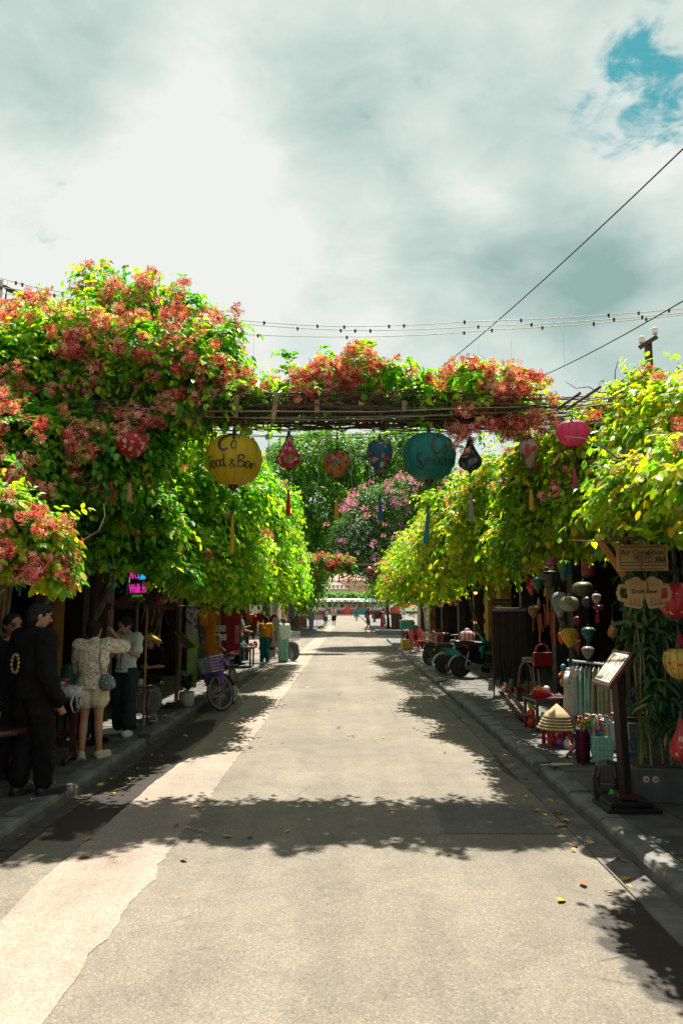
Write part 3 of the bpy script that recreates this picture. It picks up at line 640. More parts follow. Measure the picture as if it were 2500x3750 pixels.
vine('yellow green creeper with orange young leaves above the carved beer signs', (4.0, 6.0, SW), r1, 2300, 81, L_LIME, fl=16, singles=170, leaf=.085, depth=.42, fsize=.8, length=.22, zmin=2.40)
vine('lime creeper spilling over the lantern shop roof under the pink lantern', (4.1, 8.8, SW), r2, 3100, 91, L_LIME, fl=40, singles=140, leaf=.10, depth=.4, fsize=.85, length=.30, zmin=2.45)
vine('golden green creeper above the belt rack on the leather shop', (4.0, 13.2, SW), r3, 2600, 101, L_LIME, fl=26, leaf=.115, depth=.38, zmin=2.2)
vine('sunlit creeper above the parked scooters and red chairs, thinning down the street', (3.9, 22.0, SW), r4, 3600, 111, L_LIME, fl=36, leaf=.12, length=.42, depth=.38, fsize=1.4, zmin=2.05)
# trees that close the view
def tree(label, base, blobs, n, seed, mt=L_TREE, leaf=.16, length=.6, r=.16, lean=(0, 0), name='street_tree', **k):
    t = thing(name, label, 'tree', base, group=k.pop('grp', None)); foliage(t, blobs, n, seed, mt, leaf=leaf, length=length, name='crown', **k)
    b = MB(); q = Vector(base); rs = random.Random(seed); cz = sum(x[0][2] for x in blobs) / len(blobs); top = max(2.5, min(x[0][2] - x[1][2] for x in blobs) - q.z + .5)
    tp = Vector((lean[0], lean[1], top)); pts = [Vector((0, 0, -.05)), tp * .3 + Vector((rs.uniform(-.1, .1), 0, 0)), tp * .65 + Vector((rs.uniform(-.15, .15), 0, 0)), tp]
    b.tube(pts, [r * 1.25, r, r * .9, r * .75], 10)
    for x in blobs:
        c = Vector(x[0]) - q; m = tp.lerp(c, .5) + Vector((rs.uniform(-.3, .3), rs.uniform(-.3, .3), .2)); b.tube([tp - Vector((0, 0, .3)), m, c], [r * .6, r * .42, r * .15], 7)
    b.build('trunk', M_BARK, t, smooth=True); return t
tree('broad dark green tree arching over the crossing from the left', (-4.2, 47.0 + 9, SW), B((1080, 1720, 52, 130, 130, 4), (1180, 1660, 54, 140, 100, 4), (1000, 1800, 50, 110, 110, 4), (1130, 1850, 52, 150, 140, 4), (1130, 2000, 56, 110, 120, 4), (1120, 2120, 58, 80, 70, 3)), 5200, 121, leaf=.24, length=.9, r=.22)
tree('tall tree with glossy leaves standing right behind the crossing', (6.5, 60, SW), B((1330, 1690, 56, 170, 110, 4), (1470, 1640, 54, 130, 80, 4), (1550, 1740, 52, 120, 110, 4), (1400, 1790, 56, 140, 120, 4), (1270, 1790, 58, 100, 90, 3)), 4200, 131, leaf=.24, length=.9, r=.22)
tree('slender tree leaning over the far right pavement by the lamp post', (3.4, 66, SW), B((1420, 2090, 64, 70, 60, 3), (1390, 2150, 68, 40, 40, 2.5), (1450, 2020, 62, 70, 70, 3)), 1500, 141, leaf=.24, length=.8, r=.12)
tree('tree with pale grey trunk beside the far food stalls', (-4.3, 60, SW), B((1090, 2190, 60, 60, 40, 2.0), (1060, 2120, 58, 70, 60, 2.5), (1150, 2090, 66, 60, 50, 2.5)), 1500, 151, leaf=.22, length=.8, r=.13)
tree('rust coloured tree showing behind the creeper near the yellow lantern', (-15, 42, 0), B((740, 1620, 42, 70, 70, 2), (690, 1590, 43, 60, 40, 2)), 700, 161, mt=L_RUST, leaf=.2, length=.6, r=.14)
# bougainvillea over the second arch
bg = B((1390, 1880, 36, 130, 120, 2.2), (1310, 1960, 35, 110, 110, 2.2), (1400, 2010, 35, 110, 90, 2.2), (1480, 1830, 37, 90, 100, 2.0), (1300, 2060, 34, 90, 45, 1.6), (1390, 2080, 34, 70, 45, 1.6), (1560, 1760, 38, 70, 70, 2))
bt = thing('bougainvillea', 'dark bougainvillea with purple bracts hanging over the far arch', 'creeper', (3.6, 36, SW))
foliage(bt, bg, 5600, 171, L_BOUG, leaf=.105, length=.42, depth=.35, lump=.2)
stems(bt, bg, 40, 172, r=.015, length=2)
MB().tube([(0, 0, 0), (-.1, 0, 1.5), (-.4, 0, 3), (-1.2, 0, 4.2)], [.09, .08, .07, .05], 8).build('trunk', M_BARK, bt, smooth=True)
def bract_mesh(seed):
    rs = np.random.default_rng(seed); n = 26; p = rs.normal(0, .085, (n, 3)); return leaves_mesh('bract_cluster', p, rs.normal(0, 1, (n, 3)), rs.normal(0, 1, (n, 3)), rs.uniform(.07, .11, n), rs.random(n), L_PURP, wide=1.5)
bm3 = [bract_mesh(i) for i in range(4)]; p, o = blob_points(bg, 900, 173, .04, .2, .97); rs = np.random.default_rng(9)
w = lumps(p * .9, 5) + rs.normal(0, .3, len(p)) - .8 * o[:, 1] + .12 * p[:, 2]; ix = rs.permutation(np.argsort(-w)[:300])[:120]
for i in ix: inst(bm3[i % 4], 'bract_cluster', bt, T(*(p[i] + o[i] * .12 - np.array(bt.location))) @ Matrix.Scale(rs.uniform(.5, 1.0), 4))['kind'] = 'stuff'
# ------------------------------------------------------------------ flowering arch across the street with its lanterns
M_BAMBOO = mat('weathered_bamboo', (.30, .19, .10), (.16, .095, .05), 7, 0.7, stretch=(.3, 1, 1))
M_STEEL = mat('rusty_steel', (.10, .055, .04), (.05, .03, .025), 12, 0.7, bmp=0.3)
M_BLACK = mat('black_wire', (.012, .012, .013), (.02, .02, .02), 10, 0.6)
M_WIREW = mat('pale_cable', (.45, .43, .38), (.30, .29, .26), 10, 0.6)
pg = thing('flower_arch', 'timber and wire arch spanning the street, loaded with pink flowering creeper', 'pergola', (0, 8.5, 0))
zb = P(1250, 1520, 8.4).z
for y, z in ((-.45, zb), (0, zb - .03), (.25, zb - .02)):
    MB().tube([(-4.3, y, z + .05), (-1.2, y, z + .02), (1.0, y, z - .02), (4.0, y, z + .02)], .016, 7).build('beam', M_STEEL, pg)
for px in (700, 862, 1005, 1165, 1330, 1480, 1660, 1840):
    x = P(px, 1500, 8.2).x; MB().box((x, 0, zb + .03), (.055, .95, .04), Mrot(0, 0, (px % 7 - 3) * .02)).build('cross_bar', M_BAMBOO, pg)
for px, h in ((862, .26), (1005, .30), (1160, .14), (1480, .12)):
    x = P(px, 1500, 7.9).x; MB().box((x, -.55, zb - .02), (.05, .035, h), Mrot(0, .12 if px == 1005 else .02, 0)).build('wooden_batten', M_BAMBOO, pg)
for x in (-4.25, 3.95):
    for y in (-.5, .5): MB().tube([(x, y, SW), (x, y, zb + .05)], .035, 8).build('post', M_STEEL, pg)
for (a, b2) in (((2040, 1497), (2122, 1440)), ((2072, 1500), (2196, 1417))):
    MB().tube([P(*a, 7.9) - pg.location, P(*b2, 7.2) - pg.location], .016, 5).build('beam_end', M_STEEL, pg)
b = MB(); rs = random.Random(3)                                   # tangle of dry stems and slack cables
for i in range(320):
    x0 = rs.uniform(-3.3, 1.6); L = rs.uniform(.5, 1.9); y = rs.uniform(-.55, .55); z = zb + rs.uniform(-.05, .16); pts = []
    for k in range(6): pts.append((x0 + L * k / 5, y + rs.uniform(-.06, .06), z + rs.uniform(-.03, .03)))
    b.tube(pts, rs.uniform(.003, .010), 4, False)
o = b.build('dry_stems', M_TWIG, pg); o['kind'] = 'stuff'
for i in range(7):
    y = -.5 + i * .12; z = zb + rs.uniform(-.12, .05); sag = rs.uniform(.03, .14)
    MB().tube([(-3.3 + 6 * k / 10, y + rs.uniform(-.05, .05), z - sag * math.sin(math.pi * k / 10)) for k in range(11)], .005, 4).build('cable', M_WIREW, pg)
arch = B((900, 1450, 8.5, 95, 60, .5), (1010, 1450, 8.5, 80, 45, .5), (1130, 1445, 8.5, 75, 55, .5), (1200, 1400, 8.6, 70, 85, .5), (1320, 1385, 8.6, 85, 95, .5), (1440, 1410, 8.5, 85, 72, .5),
         (1550, 1435, 8.5, 95, 62, .5), (1680, 1435, 8.5, 100, 82, .5), (1790, 1440, 8.5, 100, 90, .5), (1900, 1470, 8.5, 90, 82, .5), (1970, 1520, 8.4, 50, 75, .4), (1720, 1545, 8.3, 75, 55, .35), (1680, 1600, 8.2, 32, 50, .25), (1930, 1590, 8.2, 45, 55, .3))
shoots = []; so_ = []
for (px, py, n) in ((1050, 1330, 7), (1340, 1285, 12), (1460, 1330, 6), (1085, 1370, 5), (1190, 1320, 6), (1730, 1350, 8), (870, 1360, 5)):
    for k in range(n): shoots.append(tuple(P(px + rs.uniform(-28, 28), py + rs.uniform(-25, 45), 8.5 + rs.uniform(-.2, .2)))); so_.append((rs.uniform(-.4, .4), rs.uniform(-.4, .4), 1))
arch = satellites([((c[0], c[1] + .12, c[2]), (r_[0], r_[1] * 1.35, r_[2])) for c, r_ in arch], 3, 77)
foliage(pg, arch, 1500, 201, L_LEFT, leaf=.10, singles=130, depth=.5, shrink=.25, length=.30, zmin=zb - .03, extra=(np.array(shoots), nrm(np.array(so_))))
flowers(pg, arch, 290, 211, 1.08, lump=.16)
# ---------------------------------------------------------------- lanterns
M_CAP = mat('lantern_cap_black', (.02, .014, .012), (.035, .02, .016), 20, 0.45)
M_RIB = mat('bamboo_rib', (.20, .13, .03), (.14, .09, .02), 20, .6)
SH = {'round': [(.16, 1), (.55, .93), (.83, .72), (.97, .38), (1, .05), (.95, -.32), (.78, -.68), (.50, -.92), (.18, -1)],
      'squat': [(.20, 1), (.60, .97), (.90, .72), (1, .32), (.96, -.05), (.80, -.48), (.52, -.84), (.22, -1)],
      'onion': [(.22, 1), (.30, .72), (.48, .40), (.74, .05), (.96, -.30), (1, -.50), (.86, -.76), (.52, -.95), (.24, -1)],
      'drop': [(.22, 1), (.62, .93), (.92, .68), (1, .38), (.93, .05), (.72, -.35), (.46, -.70), (.28, -.94), (.24, -1)],
      'cone': [(.30, 1), (.80, .96), (1, .86), (.86, .45), (.66, -.10), (.44, -.66), (.32, -1)],
      'diamond': [(.12, 1), (.50, .55), (1, .06), (.97, -.04), (.50, -.55), (.14, -1)],
      'drum': [(.9, 1), (1, .96), (1, -.96), (.9, -1)]}
def lantern(label, loc, rx, rz, shape, m, tassel, tlen=.3, gap=.12, cord=.18, grp=None, bead=True, tilt=0, cat='lantern', nrib=12, simple=False):
    t = thing('silk_lantern', label, cat, loc, group=grp); pr_ = SH[shape]; fine = []
    for i in range(len(pr_) - 1):
        (a, z), (a2, z2) = pr_[i], pr_[i + 1]
        for k in range(1 if simple else 3): f = k / (1 if simple else 3); fine.append((rx * (a + (a2 - a) * f), rz * (z + (z2 - z) * f)))
    fine.append((rx * pr_[-1][0], rz * pr_[-1][1])); fine = fine[::-1]
    MB().lathe(fine, nrib * (2 if simple else 4), rib=.035, nrib=nrib).build('shade', m, t, smooth=True)
    r0 = rx * pr_[0][0]; r1 = rx * pr_[-1][0]
    if not simple:
        for k in range(nrib):
            a = 2 * math.pi * (k + .5) / nrib * 1.0 + math.pi / nrib * 0; a = 2 * math.pi * k / nrib; MB().tube([(r_ * .968 * math.cos(a), r_ * .968 * math.sin(a), z_) for r_, z_ in fine], .0022, 4, False).build('rib', M_CAP if rx < .2 else M_RIB, t)
    MB().lathe([(r0 * 1.02, rz * .99), (r0 * .95, rz * 1.03), (.022 if rx > .1 else .012, rz * 1.10), (.018, rz * 1.28), (.006, rz * 1.36)], 12).build('cap', M_CAP, t, smooth=True)
    MB().lathe([(.004, -rz - rz * .32), (.012, -rz - rz * .24), (r1 * 1.0, -rz * 1.04), (r1 * 1.02, -rz * .985)], 12).build('foot', M_CAP, t, smooth=True)
    if cord: MB().tube([(0, 0, rz * 1.3), (.004, 0, rz * 1.3 + cord)], .005, 5).build('cord', M_BLACK, t)
    if tlen:
        z0 = -rz * 1.3 - gap; dx = tilt
        MB().tube([(0, 0, -rz * 1.3), (dx * .3, 0, z0)], .003, 4).build('tassel_cord', M_BLACK, t)
        if bead: MB().ball((dx * .3, 0, z0 - .012), .017).build('bead', M_CAP, t, smooth=True)
        b = MB(); rr = random.Random(int(abs(loc[0]) * 997))
        for k in range(7):
            a = 6.28 * k / 7; c, s = math.cos(a), math.sin(a)
            b.tube([(dx * .3 + .006 * c, .006 * s, z0 - .02), (dx * .6 + .016 * c, .016 * s, z0 - tlen * .5), (dx + .02 * c + rr.uniform(-.004, .004), .02 * s, z0 - tlen - rr.uniform(0, .02))], [.004, .0075, .0085], 5)
        b.build('tassel', tassel, t)
    return t
def silk(name, c, tr=.62): return mat(name, c, tuple(x * .86 for x in c), 3, 0.38, bmp=0.05, trans=tr, spec=.4)
C_YEL = spots('yellow_silk', (.75, .57, .02), [(.55, .06, .02), (.60, .40, .02), (.60, .42, .02)], 9, .16, dens=.22)
C_RED = spots('red_blossom_silk', (.62, .04, .04), [(.75, .62, .55), (.8, .72, .65), (.45, .25, .12)], 26, .6, dens=.6)
C_RED2 = spots('red_peony_silk', (.62, .014, .035), [(.72, .60, .45), (.75, .35, .45), (.30, .26, .08)], 16, .8, dens=.7)
C_GOLD = spots('gold_mottled_silk', (.60, .36, .04), [(.45, .05, .04), (.10, .22, .30), (.55, .12, .03), (.28, .05, .05)], 24, .95, dens=.85)
C_BLUE = spots('blue_pink_silk', (.022, .16, .27), [(.72, .35, .42), (.70, .62, .50), (.50, .40, .05), (.55, .10, .15)], 15, .75, dens=.75)
C_TEAL = silk('teal_silk', (.02, .30, .26)); C_NAVY = spots('navy_gold_silk', (.02, .10, .13), [(.42, .28, .06), (.35, .20, .05), (.30, .30, .25)], 18, .7, dens=.65)
C_WHITE = spots('white_orange_silk', (.62, .52, .40), [(.62, .16, .06), (.55, .12, .08), (.12, .15, .28), (.35, .36, .12)], 13, .85, dens=.8)
C_PINK = spots('pink_silk', (.75, .11, .27), [(.62, .42, .12), (.70, .30, .35)], 12, .22, dens=.35)
def tas(name, c): return mat('tassel_' + name, c, tuple(x * .6 for x in c), 60, 0.6, trans=.25, stretch=(6, 6, 1))
T_RED, T_YEL, T_BLU, T_TEA, T_PINK, T_PALE, T_PEACH = tas('red', (.6, .012, .015)), tas('yellow', (.62, .40, .02)), tas('blue', (.01, .14, .24)), tas('teal', (.01, .24, .26)), tas('pink', (.6, .06, .16)), tas('pale', (.42, .36, .32)), tas('peach', (.62, .28, .16))
def LP(px, py, Y, w, h, *a, **k):
    c = P(px, py, Y); s = Y / F_PX; return lantern(a[0], c, w * s / 2, h * s / 2 / 1.0, *a[1:], **k)
LP(481, 1632, 7.6, 116, 92, 'flattened red lantern with white blossoms tucked in the left creeper', 'squat', C_RED, T_PEACH, tlen=.22, gap=.20)
yl = LP(856, 1686, 8.2, 212, 188, 'big round yellow lantern hand lettered with Food and Bar', 'round', C_YEL, T_YEL, tlen=.46, gap=.22, cord=.06, nrib=14)
LP(1057, 1656, 8.2, 94, 118, 'pear shaped red lantern printed with pale peonies', 'onion', C_RED2, T_RED, tlen=.28, gap=.20, cord=.06)
LP(1232, 1704, 8.3, 106, 96, 'mottled gold round lantern between the red and the blue ones', 'squat', C_GOLD, T_YEL, tlen=.26, gap=.16, cord=.22)
LP(1390, 1672, 8.2, 98, 124, 'dark blue lantern with pink crests and a blue tassel', 'drop', C_BLUE, T_BLU, tlen=.27, gap=.20, cord=.1)
tl = LP(1570, 1674, 8.2, 200, 176, 'big round teal lantern hand lettered with Smoothie', 'round', C_TEAL, T_TEA, tlen=.42, gap=.20, cord=.06, tilt=-.05, nrib=14)
LP(1720, 1668, 8.3, 90, 112, 'navy lantern with gold flowers half hidden behind the teal one', 'onion', C_NAVY, T_PALE, tlen=.33, gap=.18, cord=.2)
LP(1938, 1662, 8.0, 78, 108, 'white lantern with orange and blue swirls at the end of the arch', 'drop', C_WHITE, T_YEL, tlen=.24, gap=.16, cord=.2)
LP(2096, 1590, 7.5, 122, 96, 'glossy pink lantern hanging from the wires on the right', 'squat', C_PINK, T_PINK, tlen=.24, gap=.16, cord=.12)
M_INK = mat('black_paint', (.012, .012, .012), (.02, .02, .02), 30, 0.5)
def strokes(root, rx, rz, items, name='lettering'):
    """brush strokes laid on the front of a round lantern; each item is (points in lantern units, width)"""
    for pts, w in items:
        b = MB(); pts = [Vector((x, z)) for x, z in pts]; dense = []
        for i in range(len(pts) - 1):
            p0, p1, p2, p3 = pts[max(i - 1, 0)], pts[i], pts[i + 1], pts[min(i + 2, len(pts) - 1)]
            for k in range(6):
                t = k / 6; dense.append(.5 * ((2 * p1) + (p2 - p0) * t + (2 * p0 - 5 * p1 + 4 * p2 - p3) * t * t + (3 * p1 - p0 - 3 * p2 + p3) * t ** 3))
        dense.append(pts[-1]); rows = []
        for i, p in enumerate(dense):
            d = dense[min(i + 1, len(dense) - 1)] - dense[max(i - 1, 0)]; d = d.normalized() if d.length > 1e-6 else Vector((1, 0)); nn = Vector((-d.y, d.x))
            f = i / max(1, len(dense) - 1); ww = w * (.75 + .45 * math.sin(math.pi * min(1, f * 1.1 + .1))) / 2
            rw = []
            for q in (p + nn * ww, p, p - nn * ww):
                rad = np.interp(q.y, [z for _, z in SH['round']][::-1], [a for a, _ in SH['round']][::-1]); rw.append((q.x * rx, -math.sqrt(max(.004, rad * rad - q.x ** 2)) * rx * 1.004 - .004, q.y * rz))
            rows.append(rw)
        b.sheet(rows).build(name, M_INK, root)
def ell(cx, cy, a, c, n=10, slant=0): return [(cx + a * math.cos(6.2832 * k / n + .6) + slant * c * math.sin(6.2832 * k / n + .6), cy + c * math.sin(6.2832 * k / n + .6)) for k in range(n + 1)]
def cv(pts, cx, cy, rx, ry): return [((x - cx) / rx, -(y - cy) / ry) for x, y in pts]
Y_ = lambda *p: cv(p, 732, 533, 303, 270)
strokes(yl, 106 * 8.2 / F_PX, 94 * 8.2 / F_PX, [(Y_((795, 295), (720, 300), (650, 340), (622, 390), (625, 440), (650, 475), (690, 475), (712, 455)), .10), (ell(.142, .418, .085, .165), .045), (Y_((810, 322), (826, 325), (828, 340), (820, 355)), .03),
    (Y_((507, 545), (513, 600), (520, 660)), .06), (Y_((487, 572), (500, 545), (542, 533)), .05), (Y_((507, 602), (538, 592)), .045), (ell(-.555, -.32, .062, .135), .042), (ell(-.395, -.30, .062, .135), .042), (ell(-.26, -.30, .062, .125), .042),
    (Y_((680, 520), (672, 600), (688, 648), (702, 640)), .045), (Y_((795, 655), (748, 600), (757, 578), (773, 592), (738, 640), (755, 662), (790, 628)), .042), (Y_((830, 532), (820, 645)), .05), (Y_((815, 547), (862, 527), (880, 552), (832, 590)), .05),
    (Y_((832, 590), (884, 602), (868, 642), (814, 652)), .05), (ell(.59, -.33, .062, .12, slant=.25), .042), (Y_((946, 600), (936, 666)), .042), (Y_((953, 612), (948, 655)), .035), (Y_((950, 622), (968, 600), (984, 626)), .035)])
Z_ = lambda *p: cv(p, 737, 393, 174, 157)
strokes(tl, 100 * 8.2 / F_PX, 88 * 8.2 / F_PX, [(Z_((802, 285), (772, 280), (747, 310), (740, 360), (755, 400), (785, 395), (806, 370)), .085), (ell(.50, .15, .075, .19), .045), (Z_((678, 400), (652, 405), (645, 430), (665, 455), (684, 480), (672, 497), (652, 478)), .055),
    (Z_((697, 432), (697, 480)), .04), (Z_((698, 448), (710, 432), (718, 476)), .035), (Z_((718, 448), (733, 432), (742, 476)), .035), (ell(.165, -.37, .075, .15), .04), (ell(.36, -.35, .075, .15), .04), (Z_((828, 408), (830, 468), (840, 472)), .04), (Z_((816, 434), (844, 428)), .03),
    (Z_((851, 404), (855, 470)), .04), (Z_((853, 447), (865, 432), (871, 470)), .035), (Z_((883, 437), (884, 466)), .035), (Z_((883, 417), (886, 420)), .035), (ell(.90, -.30, .04, .11), .03)])
# ---------------------------------------------------------------- wires, strings, poles
def wire(label, pts, r=.006, m=M_BLACK, name='cable', cat='cable', lamps=0, grp=None):
    p0 = Vector(pts[0]); 
    dense = []
    for i in range(len(pts) - 1):
        a, c = Vector(pts[i]), Vector(pts[i + 1])
        for k in range(8): f = k / 8; q = a.lerp(c, f); q.z -= .01 * (c - a).length * 4 * f * (1 - f); dense.append(q - p0)
    dense.append(Vector(pts[-1]) - p0)
    if not lamps:
        o = MB().tube(dense, r, 5).build(name, m); o.location = p0; return tag(o, label, cat, grp)
    t = thing(name, label, cat, p0, group=grp); MB().tube(dense, r, 5).build('cord', m, t); rr = random.Random(lamps)
    bb = MB().lathe([(.006, .02), (.016, .01), (.016, -.015), (.009, -.035)], 8).mesh('lamp_holder', M_STEEL)
    for k in range(lamps): q = dense[int(rr.random() * (len(dense) - 1))].lerp(dense[min(len(dense) - 1, int(rr.random() * 2) + 1)], 0); inst(bb, 'lamp_holder', t, T(*q))
    return t
wire('upper string of unlit fairy lights crossing high over the arch', [P(-60, 1000, 9), P(130, 1052, 9.2), P(480, 1108, 9.5), P(870, 1172, 9.6), P(1260, 1196, 9.6), P(1700, 1178, 9.5), P(2560, 1125, 9.0)], .006, M_WIREW, 'light_string', 'string lights', 26)
wire('middle string of fairy lights just under the upper one', [P(-60, 1040, 9), P(200, 1080, 9.2), P(540, 1130, 9.5), P(880, 1185, 9.7), P(1300, 1210, 9.7), P(1750, 1195, 9.6), P(2560, 1140, 9.1)], .006, M_WIREW, 'light_string', 'string lights', 22)
wire('lowest string of fairy lights closest to the arch flowers', [P(-60, 1060, 9), P(300, 1120, 9.4), P(880, 1224, 9.8), P(1400, 1232, 9.8), P(1800, 1208, 9.6), P(2560, 1146, 9.2)], .006, M_WIREW, 'light_string', 'string lights', 20)
wire('long dark cable rising steeply from the arch to the upper right', [P(1585, 1368, 16), P(2560, 486, 6.5)], .009)
wire('short dark cable rising behind the right creeper toward the utility pole', [P(1890, 1415, 14), P(2560, 1066, 7)], .008)
wire('pale cables running from the arch end into the right creeper', [P(2020, 1480, 8.4), P(2250, 1452, 7.6), P(2540, 1400, 6.5)], .010, M_WIREW)
wire('sagging yellowish cable above the pink lantern', [P(2000, 1505, 8.3), P(2200, 1480, 7.4), P(2540, 1440, 6.2)], .008, mat('yellow_cable', (.5, .38, .12), (.4, .3, .1), 8))
rs = random.Random(12); M_DRIP = mat('frosted_string', (.55, .60, .55), (.42, .48, .44), 12, .5)
for i, (px, y0, y1) in enumerate([(1128, 1590, 1700), (1165, 1570, 1815), (1195, 1580, 1760), (1280, 1590, 1745), (1287, 1600, 1800), (1318, 1590, 1700), (1352, 1590, 1790), (1418, 1590, 1700), (1452, 1570, 1720), (1478, 1580, 1760), (1025, 1600, 1700), (985, 1580, 1690), (880, 1530, 1790), (1565, 1580, 1700), (2030, 1650, 1730), (2120, 1670, 1720), (1750, 1260, 1370), (1870, 1240, 1330), (1290, 1240, 1300), (930, 1210, 1330), (2060, 1220, 1350)]):
    top = P(px, y0, 8.75 if y0 > 1400 else 9.6); bot = P(px, y1, 8.75 if y0 > 1400 else 9.6); n = 14; sq = rs.uniform(.006, .02) if y0 > 1400 else .003
    o = MB().tube([Vector((sq * math.sin(k * 1.3 + i) * (k / n), 0, (bot.z - top.z) * k / n)) for k in range(n + 1)], .005 if y0 > 1400 else .0018, 4).build('light_strand', M_DRIP); o.location = top
    tag(o, 'thin frosted light strand dangling below the arch and its wires', 'string lights', 'dangling light strands')
up = thing('utility_pole', 'rusty steel utility pole with two white insulators above the right creeper', 'pole', (P(2380, 1420, 14).x, 14, SW)); zt = P(2375, 1255, 14).z - SW
MB().box((0, 0, zt / 2), (.11, .11, zt)).box((.03, -.06, zt / 2), (.03, .04, zt)).build('pole', M_STEEL, up)
MB().box((-.03, -.08, zt - .02), (.40, .07, .08), Mrot(0, -R(32), 0)).build('cross_arm', M_STEEL, up)
M_PORC = mat('porcelain', (.80, .78, .72), (.7, .68, .62), 6, 0.2)
for x, z in ((-.15, zt - .05), (.11, zt + .13)):
    MB().lathe([(.015, -.08), (.05, -.07), (.062, -.02), (.05, .0), (.062, .02), (.055, .06), (.02, .08)], 12).build('insulator', M_PORC, up, smooth=True, M=T(x, -.08, z + .08))
lp = thing('utility_pole', 'grey pole with a dark bracket lamp above the left flowering creeper', 'pole', (P(-10, 1150, 9.6).x, 9.6, SW)); zt = P(10, 1030, 9.6).z - SW
MB().tube([(0, 0, 0), (.06, 0, zt)], .055, 10).build('pole', mat('grey_pole', (.12, .125, .13), (.08, .08, .085), 8), lp, smooth=True)
MB().box((.22, 0, zt - .16), (.30, .14, .05), Mrot(0, R(28), 0)).build('bracket_lamp', M_BLACK, lp, bevel=.01)
# ------------------------------------------------------------------ people
SKIN = mat('skin', (.42, .22, .135), (.36, .18, .11), 9, 0.55, bmp=0.05)
SKIN_T = mat('skin_tan', (.30, .145, .085), (.25, .12, .07), 9, 0.55, bmp=0.05)
HAIR = mat('dark_hair', (.006, .005, .005), (.014, .010, .009), 30, 0.7, bmp=0.25, stretch=(6, 6, 1), spec=.25)
HAIR_B = mat('auburn_hair', (.16, .045, .025), (.08, .025, .015), 30, 0.5, bmp=0.3)
EYE = mat('eye_white', (.6, .58, .55), (.5, .48, .45), 5, .3); LIP = mat('lips', (.36, .11, .09), (.3, .09, .08), 10, .4)
def cloth(name, c, c2=None, scale=5): return mat('cloth_' + name, c, c2, scale, 0.9, bmp=0.35, bscale=14, spec=.12)
BASEJ = dict(pelvis=(0, 0, .53), chest=(0, .005, .72), neck=(0, .012, .842), head=(0, -.012, .925),
             shL=(.100, .01, .808), elL=(.128, .02, .640), wrL=(.138, -.02, .490), hipL=(.048, 0, .515), knL=(.052, -.008, .285), anL=(.052, .014, .045), toL=(.062, -.085, .02))
for k in list(BASEJ):
    if k.endswith('L'): x, y, z = BASEJ[k]; BASEJ[k[:-1] + 'R'] = (-x, y, z)
RINGS = [(-.035, .080, .058), (.05, .084, .060), (.13, .072, .050), (.24, .088, .060), (.38, .093, .056), (.50, .088, .050), (.62, .080, .046)]
WRINKLE = {'shirt': (.10, .035), 't_shirt': (.09, .038), 'sweatshirt': (.13, .045), 'lace_top': (.09, .035), 'trousers': (.12, .045), 'shorts': (.08, .03), 'hair': (.035, .018), 'dress_skirt': (.09, .03)}
_WT = {}
def wrinkle_tex(sz):
    if sz not in _WT: t = bpy.data.textures.new('folds', 'CLOUDS'); t.noise_scale = sz; t.noise_depth = 3; _WT[sz] = t
    return _WT[sz]
